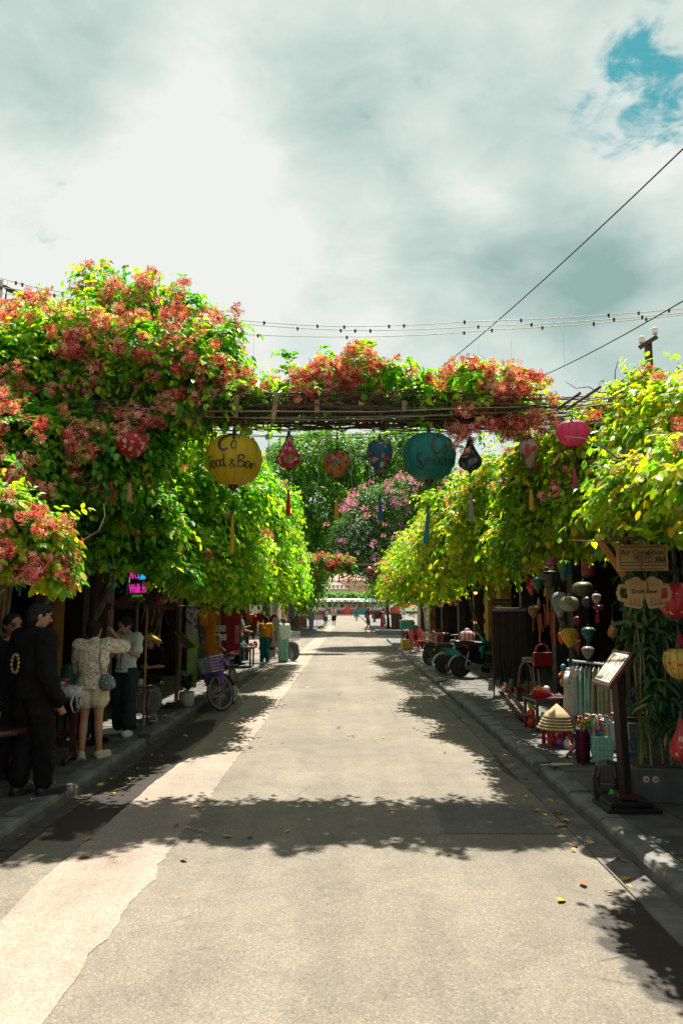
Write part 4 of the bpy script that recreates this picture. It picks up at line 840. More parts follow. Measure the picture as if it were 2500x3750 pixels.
class Fig:
    def __init__(s, name, label, loc, rz, H, J=None, grp=None, build=1.0, vox=.011):
        s.t = thing(name, label, 'person', loc, rz, grp); s.H = H; s.vox = vox; s.b = build
        s.J = {k: Vector(v) * H for k, v in {**BASEJ, **(J or {})}.items()}
    def seg(s, mb, a, b, ra, rb, n=10):
        a, b = Vector(a), Vector(b); mb.ball(a, ra, n, 6); mb.ball(b, rb, n, 6)
        if (b - a).length > 1e-5: mb.tube([a, b], [ra, rb], n)
    def remesh(s, mb, name, m, parent=None, vox=None, smooth=3):
        o = mb.build(name, m, s.t if parent is None else parent, smooth=True)
        md = o.modifiers.new('r', 'REMESH'); md.mode = 'VOXEL'; md.voxel_size = vox or s.vox; md.use_smooth_shade = True
        if name in WRINKLE:
            dm = o.modifiers.new('folds', 'DISPLACE'); dm.texture = wrinkle_tex(WRINKLE[name][0]); dm.strength = WRINKLE[name][1] * s.H / 1.6; dm.mid_level = .5; dm.texture_coords = 'LOCAL'
        if smooth: sm = o.modifiers.new('s', 'SMOOTH'); sm.iterations = smooth; sm.factor = .5
        return o
    def torso(s, mb, infl, lo=-.035, hi=.62, hem=None, flare=0.0):
        H = s.H; pe, ch, ne = s.J['pelvis'], s.J['chest'], s.J['neck']; lx = (s.J['shL'] - s.J['shR']).normalized()
        rows = []
        for f, rx, ry in RINGS:
            if f < lo or f > hi: continue
            rows.append((f, rx, ry))
        if lo < rows[0][0] - .005: rows.insert(0, (lo, RINGS[0][1] + flare, RINGS[0][2] + flare * .8))
        vs = []; n = 16
        def spine(f):                   # 0 pelvis .. .62 neck, in lengths of about half the body
            f2 = f / .62
            if f2 <= .6: return pe.lerp(ch, f2 / .6) if f2 >= 0 else pe + (pe - ch) * (-f2 / .6)
            return ch.lerp(ne, (f2 - .6) / .4)
        for f, rx, ry in rows:
            c = spine(f); d = (spine(f + .02) - spine(f - .02)).normalized(); a = (lx - d * lx.dot(d)).normalized(); bb = d.cross(a)
            for k in range(n): t = 6.2832 * k / n; vs.append(c + a * math.cos(t) * (rx * s.b + infl) * H + bb * math.sin(t) * (ry * s.b + infl) * H)
        m = len(rows); fs = [(i * n + k, i * n + (k + 1) % n, (i + 1) * n + (k + 1) % n, (i + 1) * n + k) for i in range(m - 1) for k in range(n)] + [tuple(range(n))[::-1], tuple((m - 1) * n + k for k in range(n))]
        mb.add(vs, fs)
        for q in ('LR' if hi > .4 else ''): s.seg(mb, ch.lerp(ne, .45), s.J['sh' + q], (.052 * s.b + infl) * H, (.036 * s.b + infl) * H)
    def hand(s, mb, q, curl=.6):
        H = s.H; w, e = s.J['wr' + q], s.J['el' + q]; d = (w - e).normalized(); sg = 1 if q == 'L' else -1
        a, b = frame_of(d, Vector((0, 1, 0.1))); pal = w + d * .045 * H
        mb.ball(w.lerp(pal, .6), (.020 * H, .020 * H, .020 * H), 8, 6); s.seg(mb, w, pal, .015 * H, .019 * H, 8)
        inw = -Vector((sg, 0, 0)) * .5 + Vector((0, -.5, 0)); inw = (inw - d * inw.dot(d)).normalized(); sp = d.cross(inw)
        for i, L in enumerate((.032, .040, .038, .028)):
            st = pal + sp * (i - 1.5) * .0105 * H + d * .006 * H; k1 = st + (d * .8 + inw * .3 * curl) * L * .55 * H; k2 = k1 + (d * (1 - curl) + inw * curl) * L * .6 * H
            s.seg(mb, st, k1, .0058 * H, .0053 * H, 6); s.seg(mb, k1, k2, .0053 * H, .0045 * H, 6)
        th = w + d * .018 * H - sp * .014 * H; s.seg(mb, th, th + (d * .55 - sp * .6 + inw * .5) * .03 * H, .0065 * H, .0055 * H, 6)
    def body(s, m=SKIN, face=True, curl=.5):
        H = s.H; J = s.J; mb = MB(); s.torso(mb, -.006)
        hd, ne = J['head'], J['neck']; up = (hd - ne).normalized()
        s.fwd = s.fdir if hasattr(s, 'fdir') else Vector((0, -1, 0)); f = s.fwd.normalized(); f = (f - up * f.dot(up) * .5).normalized(); sd = f.cross(up).normalized()
        A = Matrix((sd, -f, up)).transposed().to_4x4(); s.hA = A
        s.seg(mb, J['chest'].lerp(ne, .8), hd - up * .03 * H, .034 * H, .031 * H)
        mb.ball(hd + up * .008 * H, (.050 * H, .060 * H, .062 * H), 14, 10, A); mb.ball(hd - up * .026 * H + f * .010 * H, (.041 * H, .048 * H, .046 * H), 12, 8, A)
        mb.ball(hd - up * .052 * H + f * .030 * H, (.020 * H, .018 * H, .016 * H), 8, 6, A)                   # chin
        s.seg(mb, hd + f * .056 * H + up * .004 * H, hd + f * .069 * H - up * .018 * H, .0065 * H, .010 * H, 6)     # nose
        for q in (-1, 1):
            mb.ball(hd + sd * q * .051 * H - up * .004 * H - f * .004 * H, (.007 * H, .012 * H, .018 * H), 8, 6, A)
            mb.ball(hd + sd * q * .022 * H + f * .053 * H + up * .020 * H, (.017 * H, .008 * H, .006 * H), 6, 5, A)   # brow
        for q in 'LR':
            s.seg(mb, J['sh' + q], J['el' + q], .029 * H * s.b, .0225 * H * s.b); mid = J['el' + q].lerp(J['wr' + q], .3)
            s.seg(mb, J['el' + q], mid, .0225 * H, .023 * H); s.seg(mb, mid, J['wr' + q], .023 * H, .0145 * H); s.hand(mb, q, curl)
            s.seg(mb, J['hip' + q], J['kn' + q], .049 * H * s.b, .031 * H); c = J['kn' + q].lerp(J['an' + q], .32); bk = Vector((0, .006 * H, 0))
            s.seg(mb, J['kn' + q], c + bk, .030 * H, .032 * H); s.seg(mb, c + bk, J['an' + q], .032 * H, .0185 * H); s.seg(mb, J['an' + q], J['to' + q], .02 * H, .014 * H)
        o = s.remesh(mb, 'body', m, smooth=2); s.bodyo = o
        if face:
            for q in (-1, 1):
                MB().ball(hd + sd * q * .021 * H + f * .0545 * H + up * .008 * H, (.0095 * H, .006 * H, .0048 * H), 8, 6, A).build('eye', HAIR, o, smooth=True)
                MB().ball(hd + sd * q * .022 * H + f * .0605 * H + up * .021 * H, (.014 * H, .004 * H, .0025 * H), 8, 5, A).build('eyebrow', HAIR, o, smooth=True)
            MB().ball(hd + f * .0585 * H - up * .034 * H, (.016 * H, .005 * H, .005 * H), 10, 6, A).build('mouth', LIP, o, smooth=True)
        return s
    def hair(s, m=HAIR, style='short'):
        H = s.H; hd = s.J['head']; A = s.hA; up = A.to_3x3() @ Vector((0, 0, 1)); f = A.to_3x3() @ Vector((0, -1, 0)); sd = A.to_3x3() @ Vector((1, 0, 0)); mb = MB()
        mb.ball(hd + up * .017 * H - f * .010 * H, (.057 * H, .063 * H, .060 * H), 14, 10, A); mb.ball(hd - f * .026 * H - up * .01 * H, (.052 * H, .044 * H, .055 * H), 12, 8, A)
        if style == 'bun': mb.ball(hd + up * .045 * H - f * .060 * H, .030 * H)
        if style == 'highbun': mb.ball(hd + up * .085 * H - f * .010 * H, (.030 * H, .030 * H, .024 * H), 10, 7)
        if style == 'long':
            for k in (-1, 0, 1): s.seg(mb, hd - f * .03 * H + sd * k * .03 * H, hd - f * .045 * H - up * .13 * H + sd * k * .026 * H, .032 * H, .020 * H)
        if style == 'tail': s.seg(mb, hd - f * .065 * H + up * .02 * H, hd - f * .085 * H - up * .10 * H, .018 * H, .010 * H)
        if style == 'curly':
            rr = random.Random(1)
            for k in range(26): a = rr.uniform(0, 6.28); z = rr.uniform(-.3, 1); mb.ball(hd + up * .02 * H - f * .012 * H + (sd * math.cos(a) + f * math.sin(a) * .9) * .056 * H * math.sqrt(max(0, 1 - z * z)) + up * z * .058 * H, .022 * H, 7, 5)
        if style == 'fringe': mb.ball(hd + up * .036 * H + f * .020 * H, (.052 * H, .046 * H, .034 * H), 12, 8, A)
        return s.remesh(mb, 'hair', m, smooth=1, vox=s.vox * .9)
    def top(s, m, sleeve=.5, infl=.010, lo=.02, flare=0.0, name='shirt', wide=1.0):
        mb = MB(); H = s.H; s.torso(mb, infl, lo, .56, flare=flare)
        s.seg(mb, s.J['chest'].lerp(s.J['neck'], .7), s.J['neck'], .042 * H, .040 * H)
        for q in 'LR':
            a, e, w = s.J['sh' + q], s.J['el' + q], s.J['wr' + q]; r0 = (.034 * s.b + infl) * H; r1 = (.028 + infl * wide) * H; r2 = (.018 + infl * wide) * H
            if sleeve <= 1: s.seg(mb, a, a.lerp(e, sleeve), r0, r1 * 1.05)
            elif sleeve > 1: s.seg(mb, a, e, r0, r1); s.seg(mb, e, e.lerp(w, sleeve - 1), r1, r1 + (r2 - r1) * (sleeve - 1))
        return s.remesh(mb, name, m, smooth=2)
    def trousers(s, m, length=1.0, infl=.012, name='trousers', wide=.0, hi=.09):
        mb = MB(); H = s.H; s.torso(mb, infl * .8, -.035, hi)
        mb.seg = None
        for q in 'LR':
            h, k, a = s.J['hip' + q], s.J['kn' + q], s.J['an' + q]
            if length <= .5: e = h.lerp(k, length * 2); s.seg(mb, h, e, (.052 * s.b + infl) * H, (.044 + infl + wide) * H)
            else:
                s.seg(mb, h, k, (.050 * s.b + infl) * H, (.034 + infl + wide * .7) * H); e = k.lerp(a, (length - .5) * 2); s.seg(mb, k, e, (.034 + infl + wide * .7) * H, (.020 + infl + wide) * H)
        return s.remesh(mb, name, m, smooth=2)
    def skirt(s, m, drop=.2, flare=.03, infl=.012, name='dress_skirt'):
        mb = MB(); H = s.H; s.torso(mb, infl, -.035, .1); k = (s.J['knL'] + s.J['knR']) / 2; p = s.J['pelvis']; d = (k - p).normalized()
        rows = [(-.02, .088), (.06, .094), (drop * .6, .096 + flare * .6), (drop, .098 + flare)]; n = 16; vs = []
        for f, r in rows:
            c = p + d * f * H
            for j in range(n): t = 6.2832 * j / n; vs.append(c + Vector((math.cos(t) * r * H, math.sin(t) * r * .78 * H, 0)))
        mb.add(vs, [(i * n + j, (i + 1) * n + j, (i + 1) * n + (j + 1) % n, i * n + (j + 1) % n) for i in range(3) for j in range(n)] + [tuple(range(n)), tuple(3 * n + j for j in range(n))[::-1]])
        return s.remesh(mb, name, m, smooth=2)
    def shoes(s, m, sole=None, big=1.0, name='shoe'):
        H = s.H; out = []
        for q in 'LR':
            a, t = s.J['an' + q], s.J['to' + q]; d = (t - a); d.z = 0; d.normalize(); hz = min(a.z, t.z + .03 * H); mb = MB()
            heel = Vector((a.x, a.y, hz - .02 * H)) - d * .012 * H; toe = Vector((t.x, t.y, t.z)) + d * .012 * H
            s.seg(mb, heel, toe, .026 * H * big, .022 * H * big); s.seg(mb, a, heel.lerp(toe, .3), .022 * H * big, .025 * H * big)
            sh = s.remesh(mb, name, m, smooth=2, vox=s.vox * .8); out.append(sh)
            if sole is not None:
                b = MB(); sd = Vector((-d.y, d.x, 0)); zz = max(.002, min(heel.z, toe.z) - .024 * H * big)
                rows = []
                for kk in range(9): f = kk / 8; c = heel.lerp(toe, f); w = .026 * H * big * (.85 + .35 * math.sin(math.pi * f)) * (1 if kk not in (0, 8) else .65); c = c + d * (f - .5) * .045 * H; rows.append([(c.x + sd.x * w, c.y + sd.y * w, zz), (c.x + sd.x * w, c.y + sd.y * w, zz + .018 * H), (c.x - sd.x * w, c.y - sd.y * w, zz + .018 * H), (c.x - sd.x * w, c.y - sd.y * w, zz)])
                b.sheet(rows); b.build('sole', sole, sh)
        return out
def cone_hat(label, loc, r, h, m, parent=None, M=None):
    prof = [(r, 0), (r * .99, .012), (r * .62, h * .42), (r * .3, h * .74), (.004, h)]
    b = MB().lathe(prof, 28); b.lathe([(r * .97, .001), (r * .6, h * .38), (.003, h * .95)], 28); return b
M_STRAW = mat('palm_leaf_straw', (.55, .42, .22), (.40, .29, .14), 40, 0.7, bmp=0.3, stretch=(1, 1, 6)); M_STRAWY = mat('yellow_palm_hat', (.62, .38, .05), (.45, .27, .04), 40, 0.7, bmp=0.4, stretch=(1, 1, 8))
BLK = cloth('black', (.006, .006, .0065), (.011, .011, .0115)); TROU = cloth('dark_green_trousers', (.012, .026, .026), (.02, .035, .035))
M_RUB = mat('black_rubber', (.012, .012, .013), (.02, .02, .02), 14, .5)
# man in black at the kerb, turned away, looking up the street
g = G(110, 2915, SW)
f = Fig('person', 'man all in black with a gold motif on his sweatshirt, standing by the low table', (g.x - .02, g.y, SW), R(150), 1.76,
        J=dict(elL=(.135, .03, .635), wrL=(.135, -.03, .47), elR=(-.135, .03, .635), wrR=(-.13, -.06, .475), hipL=(.05, 0, .515), anL=(.06, .02, .045), anR=(-.055, -.05, .045), toR=(-.065, -.15, .02), knR=(-.055, -.04, .285), toL=(.075, -.085, .02)), build=1.12)
f.fdir = Vector((-.45, -1, .05)); f.body(SKIN); f.hair(HAIR, 'fringe'); f.top(BLK, 1.92, .024, -.05, name='sweatshirt', flare=.004); f.trousers(BLK, .92, .018, wide=.012); cr = f.shoes(M_RUB, M_RUB, 1.18, 'clog')
M_GOLD = mat('gold_print', (.55, .38, .10), (.35, .22, .06), 40, .4)
b = MB(); rr = random.Random(2)
for k in range(13): a = R(-60 + k * 26); c = Vector((.055 + .05 * math.cos(a), .02 * math.sin(a * 2), 1.20 + .085 * math.sin(a))); b.ball((c.x, .165, c.z), (.012, .012, .018), 6, 4, Mrot(0, a, 0))
b.build('gold_motif', M_GOLD, f.t)['label'] = 'curled gold leaf print on the back of the sweatshirt'
for q, (x, y, c) in enumerate(((.09, -.13, (.7, .5, .05)), (.12, -.11, (.7, .6, .5)), (.07, -.10, (.6, .3, .05)), (-.11, -.2, (.6, .08, .06)))): MB().ball((x, y, .088), .013, 7, 5).build('shoe_charm', mat('charm%d' % q, c), f.t, smooth=True)
# woman in lace
g = G(328, 2778, SW)
M_LACE, nt, out = nodes('cream_lace'); v = coords(nt); vo = nd(nt, 'ShaderNodeTexVoronoi', i_Scale=55.0); nt.links.new(v, vo.inputs['Vector'])
hc = ramp(nt, vo.outputs['Distance'], [(.28, (.62, .56, .44)), (.52, (.56, .50, .39)), (.62, (.33, .24, .17))]); fl_ = noise_t(nt, v, 26, 4)
pbr(nt, out, mixc(nt, ramp(nt, fl_, [(.50, (0, 0, 0)), (.56, (1, 1, 1))]), hc, (.66, .61, .50)), .9, 0, bump(nt, fl_, .5), .2)
f = Fig('person', 'woman in cream lace top and short pale shorts raising her right arm', (g.x, g.y, SW), R(185), 1.57,
        J=dict(shR=(-.098, -.005, .815), elR=(-.205, -.06, .800), wrR=(-.105, -.13, .90), elL=(.12, -.05, .645), wrL=(.07, -.13, .60), anL=(.05, .03, .045), anR=(-.062, -.02, .045), toR=(-.10, -.105, .02), toL=(.085, -.06, .02), head=(.005, -.022, .922)), build=1.06)
f.fdir = Vector((-.2, -1, -.05)); f.body(SKIN, curl=.75); f.hair(HAIR, 'bun'); f.trousers(cloth('cream_shorts', (.56, .50, .36), (.48, .42, .30)), .20, .020, name='shorts', wide=.014); f.top(M_LACE, 1.0, .020, -.055, name='lace_top', flare=.020, wide=1.1)
for sh in f.shoes(cloth('cream_clog', (.52, .45, .30), (.44, .38, .25)), cloth('white_sole', (.62, .58, .48)), 1.1, 'sandal'): pass
M_BAGG = spots('grey_woven_bag', (.12, .17, .18), [(.45, .47, .45), (.04, .06, .07)], 60, .5, dens=.6, trans=0)
bag = thing('shoulder_bag', 'grey patterned shoulder bag hanging at the hip of the woman in lace', 'bag', (g.x + .20, g.y - .10, SW + .86))
b = MB(); b.lathe([(.02, -.09), (.075, -.08), (.10, -.03), (.085, .04), (.04, .10)], 16, Mrot(0, R(-18), 0), 1, .55); b.build('bag_body', M_BAGG, bag, smooth=True)
MB().tube([(-.06, .0, .06), (-.09, -.02, .25), (-.10, .02, .42), (-.09, .06, .50)], .008, 6).build('strap', mat('blue_grey_strap', (.10, .18, .22)), bag)
MB().tube([(.02, .0, .09), (-.03, -.05, .14), (-.06, -.03, .20)], .006, 6).build('chain', mat('silver_chain', (.5, .5, .48), (.3, .3, .3), 80, .3, .8), bag)
# woman in white T-shirt, facing the camera and looking down
g = G(452, 2688, SW)
WT = cloth('white_tee', (.50, .56, .52), (.40, .46, .43)); 
f = Fig('person', 'woman in white T-shirt and dark trousers looking down at her hands', (g.x, g.y, SW), R(-22), 1.60,
        J=dict(elL=(.135, -.02, .66), wrL=(.04, -.11, .735), elR=(-.13, -.02, .655), wrR=(-.06, -.12, .69), head=(.0, -.03, .918), anL=(.075, -.02, .045), toL=(.10, -.11, .02), anR=(-.075, .03, .045), toR=(-.14, -.05, .02)), build=1.0)
f.fdir = Vector((-.25, -1, -.42)); f.body(SKIN, curl=.8); f.hair(HAIR, 'short'); f.top(WT, .62, .018, -.02, flare=.006, name='t_shirt'); f.trousers(TROU, .93, .022, wide=.018)
f.shoes(cloth('white_trainer', (.55, .60, .54), (.42, .47, .43)), cloth('white_sole2', (.62, .66, .6)), 1.12, 'trainer')
MB().tube([(math.cos(a) * .075, -.055 + math.sin(a) * .06, 1.335 + .012 * math.sin(a)) for a in [k * .42 for k in range(16)]], .005, 5).build('neckline_trim', mat('cream_trim', (.6, .5, .36)), f.t)
MB().tube([(.035, -.125, 1.16), (.03, -.15, 1.0), (.035, -.13, .86)], .008, 5, flat=.4).build('bag_strap', BLK, f.t)
# seated person in a yellow conical hat
g = G(560, 2600, SW)
f = Fig('person', 'seated person in black with a yellow conical hat, holding a phone', (g.x - .12, g.y + .35, SW), R(-12), 1.58,
        J=dict(pelvis=(0, .0, .34), chest=(0, -.02, .52), neck=(0, -.04, .635), head=(0, -.075, .71), shL=(.10, -.03, .605), shR=(-.10, -.03, .605), elL=(.145, -.04, .45), elR=(-.13, -.05, .45), wrL=(.05, -.14, .44), wrR=(-.05, -.15, .45), hipL=(.05, 0, .33), hipR=(-.05, 0, .33), knL=(.075, -.22, .31), knR=(-.06, -.22, .31), anL=(.08, -.20, .05), anR=(-.05, -.22, .05), toL=(.09, -.30, .02), toR=(-.05, -.31, .02)))
f.fdir = Vector((-.05, -1, -.45)); f.body(SKIN, curl=.6); f.hair(HAIR, 'short'); f.top(BLK, .75, .018, .0, name='t_shirt'); f.trousers(BLK, .8, .02, wide=.01); f.shoes(BLK, None, 1.1)
hat = cone_hat('', None, .215, .15, None).build('conical_hat', M_STRAWY, f.t, smooth=True, M=T(0, -.125, 1.13) @ Mrot(R(-16), 0, 0)); hat['label'] = 'yellow conical hat with a painted pink rose'
rb = MB(); rr = random.Random(4)
for k in range(16): a = rr.uniform(0, 6.28); d = rr.uniform(0, .035); rb.ball((math.cos(a) * d - .02, -.128 + .006 * k / 16, .066 + math.sin(a) * d), (.014, .006, .014), 6, 4)
rb.build('painted_rose', mat('rose_pink', (.6, .08, .12), (.6, .3, .3), 40), hat, smooth=True)
MB().box((0, -.30, .72), (.08, .15, .012), Mrot(R(25), 0, 0)).build('phone', mat('phone_glass', (.02, .02, .025), (.2, .22, .22), 2, .15), f.t, bevel=.003)
st = thing('stool', 'low wooden stool under the person in the yellow conical hat', 'stool', (g.x - .12, g.y + .36, SW)); MB().box((0, 0, .40), (.34, .30, .04)).build('seat', M_WOOD, st, bevel=.006)
for x in (-.14, .14):
    for y in (-.12, .12): MB().tube([(x, y, 0), (x * .9, y * .9, .39)], .016, 7).build('leg', M_WOOD, st)
# bystander in the dark of the shop
f = Fig('person', 'bystander in dark clothes half seen in the unlit shop doorway', (P(45, 2300, 7.6).x, 7.6, SW), R(40), 1.66, vox=.014); f.fdir = Vector((.2, -1, 0)); f.body(SKIN_T); f.hair(HAIR, 'short'); f.top(BLK, .7, .016, -.02); f.trousers(BLK, 1, .02, wide=.01); f.shoes(BLK, None)
f = Fig('person', 'seated customer in teal shirt in the dim tea shop', (P(250, 2450, 9.6).x, 9.8, SW), R(60), 1.6, vox=.016,
        J=dict(pelvis=(0, .0, .30), chest=(0, -.03, .48), neck=(0, -.05, .595), head=(0, -.085, .67), shL=(.10, -.04, .565), shR=(-.10, -.04, .565), elL=(.145, -.05, .41), elR=(-.13, -.06, .41), wrL=(.05, -.18, .40), wrR=(-.05, -.18, .40), hipL=(.05, 0, .29), hipR=(-.05, 0, .29), knL=(.075, -.22, .29), knR=(-.06, -.22, .29), anL=(.08, -.20, .05), anR=(-.05, -.22, .05), toL=(.09, -.30, .02), toR=(-.05, -.31, .02)))
f.body(SKIN_T); f.hair(HAIR); f.top(cloth('teal_tee', (.03, .09, .10)), .7, .016, -.02); f.trousers(BLK, 1, .02); f.shoes(BLK, None)
st = thing('stool', 'dark stool under the seated customer in teal', 'stool', (P(250, 2450, 9.6).x, 9.82, SW)); MB().box((0, 0, .36), (.34, .34, .05)).build('seat', M_DARKW, st)
for x in (-.13, .13):
    for y in (-.13, .13): MB().box((x, y, .17), (.04, .04, .34)).build('leg', M_DARKW, st)
# shoppers at the corner shop
OR = cloth('orange', (.62, .25, .015), (.50, .19, .012)); TEALP = cloth('teal_trousers', (.012, .13, .125), (.01, .09, .09)); WSH = cloth('pale_shirt', (.55, .62, .54), (.45, .52, .46)); MINT = cloth('mint_trousers', (.17, .36, .31), (.12, .28, .24))
g = G(968, 2428, SW); f = Fig('person', 'shopper in orange shirt and teal trousers bending toward the stall', (g.x, g.y, SW), R(170), 1.44, vox=.014, build=1.12,
    J=dict(chest=(0, -.05, .715), neck=(0, -.10, .83), head=(0, -.14, .905), shL=(.1, -.075, .80), shR=(-.1, -.075, .80), elL=(.15, -.12, .68), wrL=(.09, -.22, .68), elR=(-.14, -.08, .64), wrR=(-.10, -.18, .56), anR=(-.08, .05, .045), toR=(-.10, -.05, .02)))
f.body(SKIN); f.hair(HAIR, 'bun'); f.trousers(TEALP, .97, .016, wide=.012); f.top(OR, .75, .018, .0); f.shoes(cloth('white_shoe', (.66, .62, .54)), None, 1.15)
g = G(1036, 2424, 0); f = Fig('person', 'shopper in pale loose shirt and wide mint trousers beside the bicycle', (g.x, g.y, 0), R(205), 1.50, vox=.014,
    J=dict(head=(0, -.04, .91), elL=(.12, .0, .64), wrL=(.10, -.09, .53), wrR=(-.12, -.07, .49)))
f.fdir = Vector((.5, -1, -.35)); f.body(SKIN); f.hair(HAIR, 'tail'); f.trousers(MINT, .99, .018, wide=.03); f.top(WSH, 1.75, .022, -.05, flare=.014, wide=1.2); f.shoes(cloth('pale_shoe', (.5, .48, .42)), None, 1.1)
g = G(875, 2440, SW); f = Fig('person', 'shopper in white T-shirt pointing with a yellow bag beside the dark red cloth', (g.x - .1, g.y + .6, SW), R(120), 1.58, vox=.014, J=dict(elL=(.12, -.06, .66), wrL=(.10, -.20, .70), elR=(-.13, -.04, .65), wrR=(-.10, -.18, .62)))
f.body(SKIN); f.hair(HAIR, 'short'); f.trousers(TEALP, .97, .018, wide=.015); f.top(cloth('grey_white', (.45, .5, .48)), .6, .018, -.02); f.shoes(BLK, None)
g = G(1000, 2415, SW); f = Fig('person', 'child in mint T-shirt and dark skirt standing behind the orange shopper', (g.x, g.y, SW), R(150), 1.25, vox=.014, J=dict(wrR=(-.16, -.05, .5))); f.body(SKIN); f.hair(HAIR, 'short'); f.skirt(BLK, .2, .02); f.top(cloth('mint_tee', (.25, .42, .36)), .6, .016, 0); f.shoes(cloth('pale_shoe', (.5, .48, .42)), None)
# ------------------------------------------------------------------ bicycles and scooters
M_CHROME = mat('dull_chrome', (.55, .55, .52), (.30, .28, .25), 30, 0.3, .9); M_TYRE = mat('tyre_rubber', (.018, .017, .016), (.035, .033, .03), 20, 0.8)
M_OLIVE = mat('olive_paint', (.10, .11, .035), (.06, .05, .025), 10, 0.45); M_MINTP = mat('mint_paint', (.18, .30, .24), (.12, .20, .16), 10, 0.35); M_BRNP = mat('rust_red_paint', (.16, .03, .025), (.08, .02, .02), 10, 0.45)
RX90 = Mrot(R(90), 0, 0)
def ring(r, t, n=32, m=8, w=1.0): return [(r + t * math.cos(2 * math.pi * k / m), t * w * math.sin(2 * math.pi * k / m)) for k in range(m + 1)]
def wheel(root, name, M, r=.33, tyre=.020, spokes=28, rim=M_CHROME):
    w = MB().lathe(ring(r - tyre, tyre), 36, M @ RX90).build(name, M_TYRE, root, smooth=True)
    MB().lathe(ring(r - tyre * 2.2, .010, w=1.3), 36, M @ RX90).build('rim', rim, w, smooth=True)
    b = MB()
    for k in range(spokes):
        a = 6.2832 * k / spokes; s = .028 * (1 if k % 2 else -1); a2 = a + (.5 if k % 4 < 2 else -.5)
        b.tube([M @ Vector((.025 * math.cos(a2), s, .025 * math.sin(a2))), M @ Vector(((r - tyre * 2) * math.cos(a), 0, (r - tyre * 2) * math.sin(a)))], .0016, 4, False)
    o = b.build('spokes', M_CHROME, w); o['kind'] = 'stuff'
    MB().tube([M @ Vector((0, -.05, 0)), M @ Vector((0, .05, 0))], .02, 8).build('hub', M_CHROME, w); return w
def bicycle(label, loc, rz, steer, paint, lean=0.0, basket=True, guard=True, bmat=M_CHROME, saddle=M_RUB):
    t = thing('bicycle', label, 'bicycle', loc, rz); t.rotation_euler = (lean, 0, rz)
    HT = Vector((.36, 0, .74)); ax = Vector((-.24, 0, .97)).normalized(); S = T(*HT) @ Matrix.Rotation(steer, 4, ax) @ T(*-HT)
    wheel(t, 'rear_wheel', T(-.52, 0, .33)); wheel(t, 'front_wheel', S @ T(.52, 0, .33))
    b = MB(); BB = Vector((-.10, 0, .28)); SE = Vector((-.24, 0, .74)); RR_ = Vector((-.52, 0, .33))
    b.tube([HT - ax * .14, BB + Vector((.12, 0, .10)), BB], .019, 8); b.tube([HT - ax * .05, Vector((.1, 0, .46)), SE.lerp(BB, .55)], .017, 8); b.tube([SE, BB], .016, 8); b.tube([HT + ax * .03, HT - ax * .17], .021, 8)
    for s in (-.05, .05): b.tube([SE.lerp(BB, .2), RR_ + Vector((0, s, 0))], .010, 6); b.tube([BB, RR_ + Vector((0, s, 0))], .010, 6)
    b.build('frame', paint, t, smooth=True); q = lambda x, y, z: S @ Vector((x, y, z)); b = MB()
    for s in (-.045, .045): b.tube([q(.395, s, .60), q(.45, s, .50), q(.52, s, .33)], [.013, .012, .009], 6)
    b.build('fork', paint, t, smooth=True)
    MB().tube([S @ (HT + ax * .02), S @ (HT + ax * .20)], .013, 7).build('stem', M_CHROME, t)
    c = HT + ax * .20; hb = MB().tube([q(c.x - .14, -.30, c.z + .04), q(c.x - .02, -.24, c.z + .05), q(c.x + .05, -.10, c.z + .02), q(c.x, 0, c.z), q(c.x + .05, .10, c.z + .02), q(c.x - .02, .24, c.z + .05), q(c.x - .14, .30, c.z + .04)], .0115, 7).build('handlebar', M_CHROME, t, smooth=True)
    for s in (-1, 1):
        MB().tube([q(c.x - .16, s * .305, c.z + .04), q(c.x - .05, s * .262, c.z + .048)], .016, 8).build('grip', mat('brown_grip', (.16, .07, .04), (.1, .05, .03), 20), hb)
        MB().tube([q(c.x + .0, s * .2, c.z + .04), q(c.x - .02, s * .26, c.z + .015), q(c.x - .12, s * .30, c.z + .0)], .005, 5).build('brake_lever', M_CHROME, hb)
    MB().tube([(-.24, 0, .74), (-.27, 0, .86)], .012, 7).build('seat_post', M_CHROME, t)
    MB().add([(-.42, -.10, .90), (-.42, .10, .90), (-.25, .07, .90), (-.25, -.07, .90), (-.08, .018, .885), (-.08, -.018, .885), (-.40, -.08, .85), (-.40, .08, .85), (-.25, .05, .86), (-.25, -.05, .86), (-.09, .012, .865), (-.09, -.012, .865)],
        [(0, 3, 2, 1), (3, 5, 4, 2), (6, 7, 8, 9), (9, 8, 10, 11), (0, 1, 7, 6), (1, 2, 8, 7), (2, 4, 10, 8), (4, 5, 11, 10), (5, 3, 9, 11), (3, 0, 6, 9)]).build('saddle', saddle, t, smooth=True, bevel=.01)
    for M, nm in ((T(-.52, 0, .33), 'rear_mudguard'), (S @ T(.52, 0, .33), 'front_mudguard')):
        rows = []
        for k in range(15):
            a = R(10 + k * 12 if nm[0] == 'r' else 30 + k * 10); rows.append([tuple(M @ Vector((.362 * math.cos(a), y, .362 * math.sin(a) - (.012 if abs(y) > .02 else 0)))) for y in (-.028, 0, .028)])
        MB().sheet(rows).build(nm, paint if nm[0] == 'r' else M_BLACK, t, solid=.003)
    MB().lathe([(.085, -.004), (.09, 0), (.085, .004)], 18, T(*BB) @ RX90).build('chainring', M_CHROME, t)
    MB().tube([BB + Vector((0, -.06, 0)), BB + Vector((.05, -.08, -.15)), BB + Vector((.05, -.16, -.155))], .008, 6).box(BB + Vector((.05, -.15, -.155)), (.09, .07, .02)).build('pedal', M_BLACK, t)
    MB().tube([BB + Vector((0, .06, 0)), BB + Vector((-.05, .08, .15)), BB + Vector((-.05, .16, .155))], .008, 6).box(BB + Vector((-.05, .15, .155)), (.09, .07, .02)).build('pedal', M_BLACK, t)
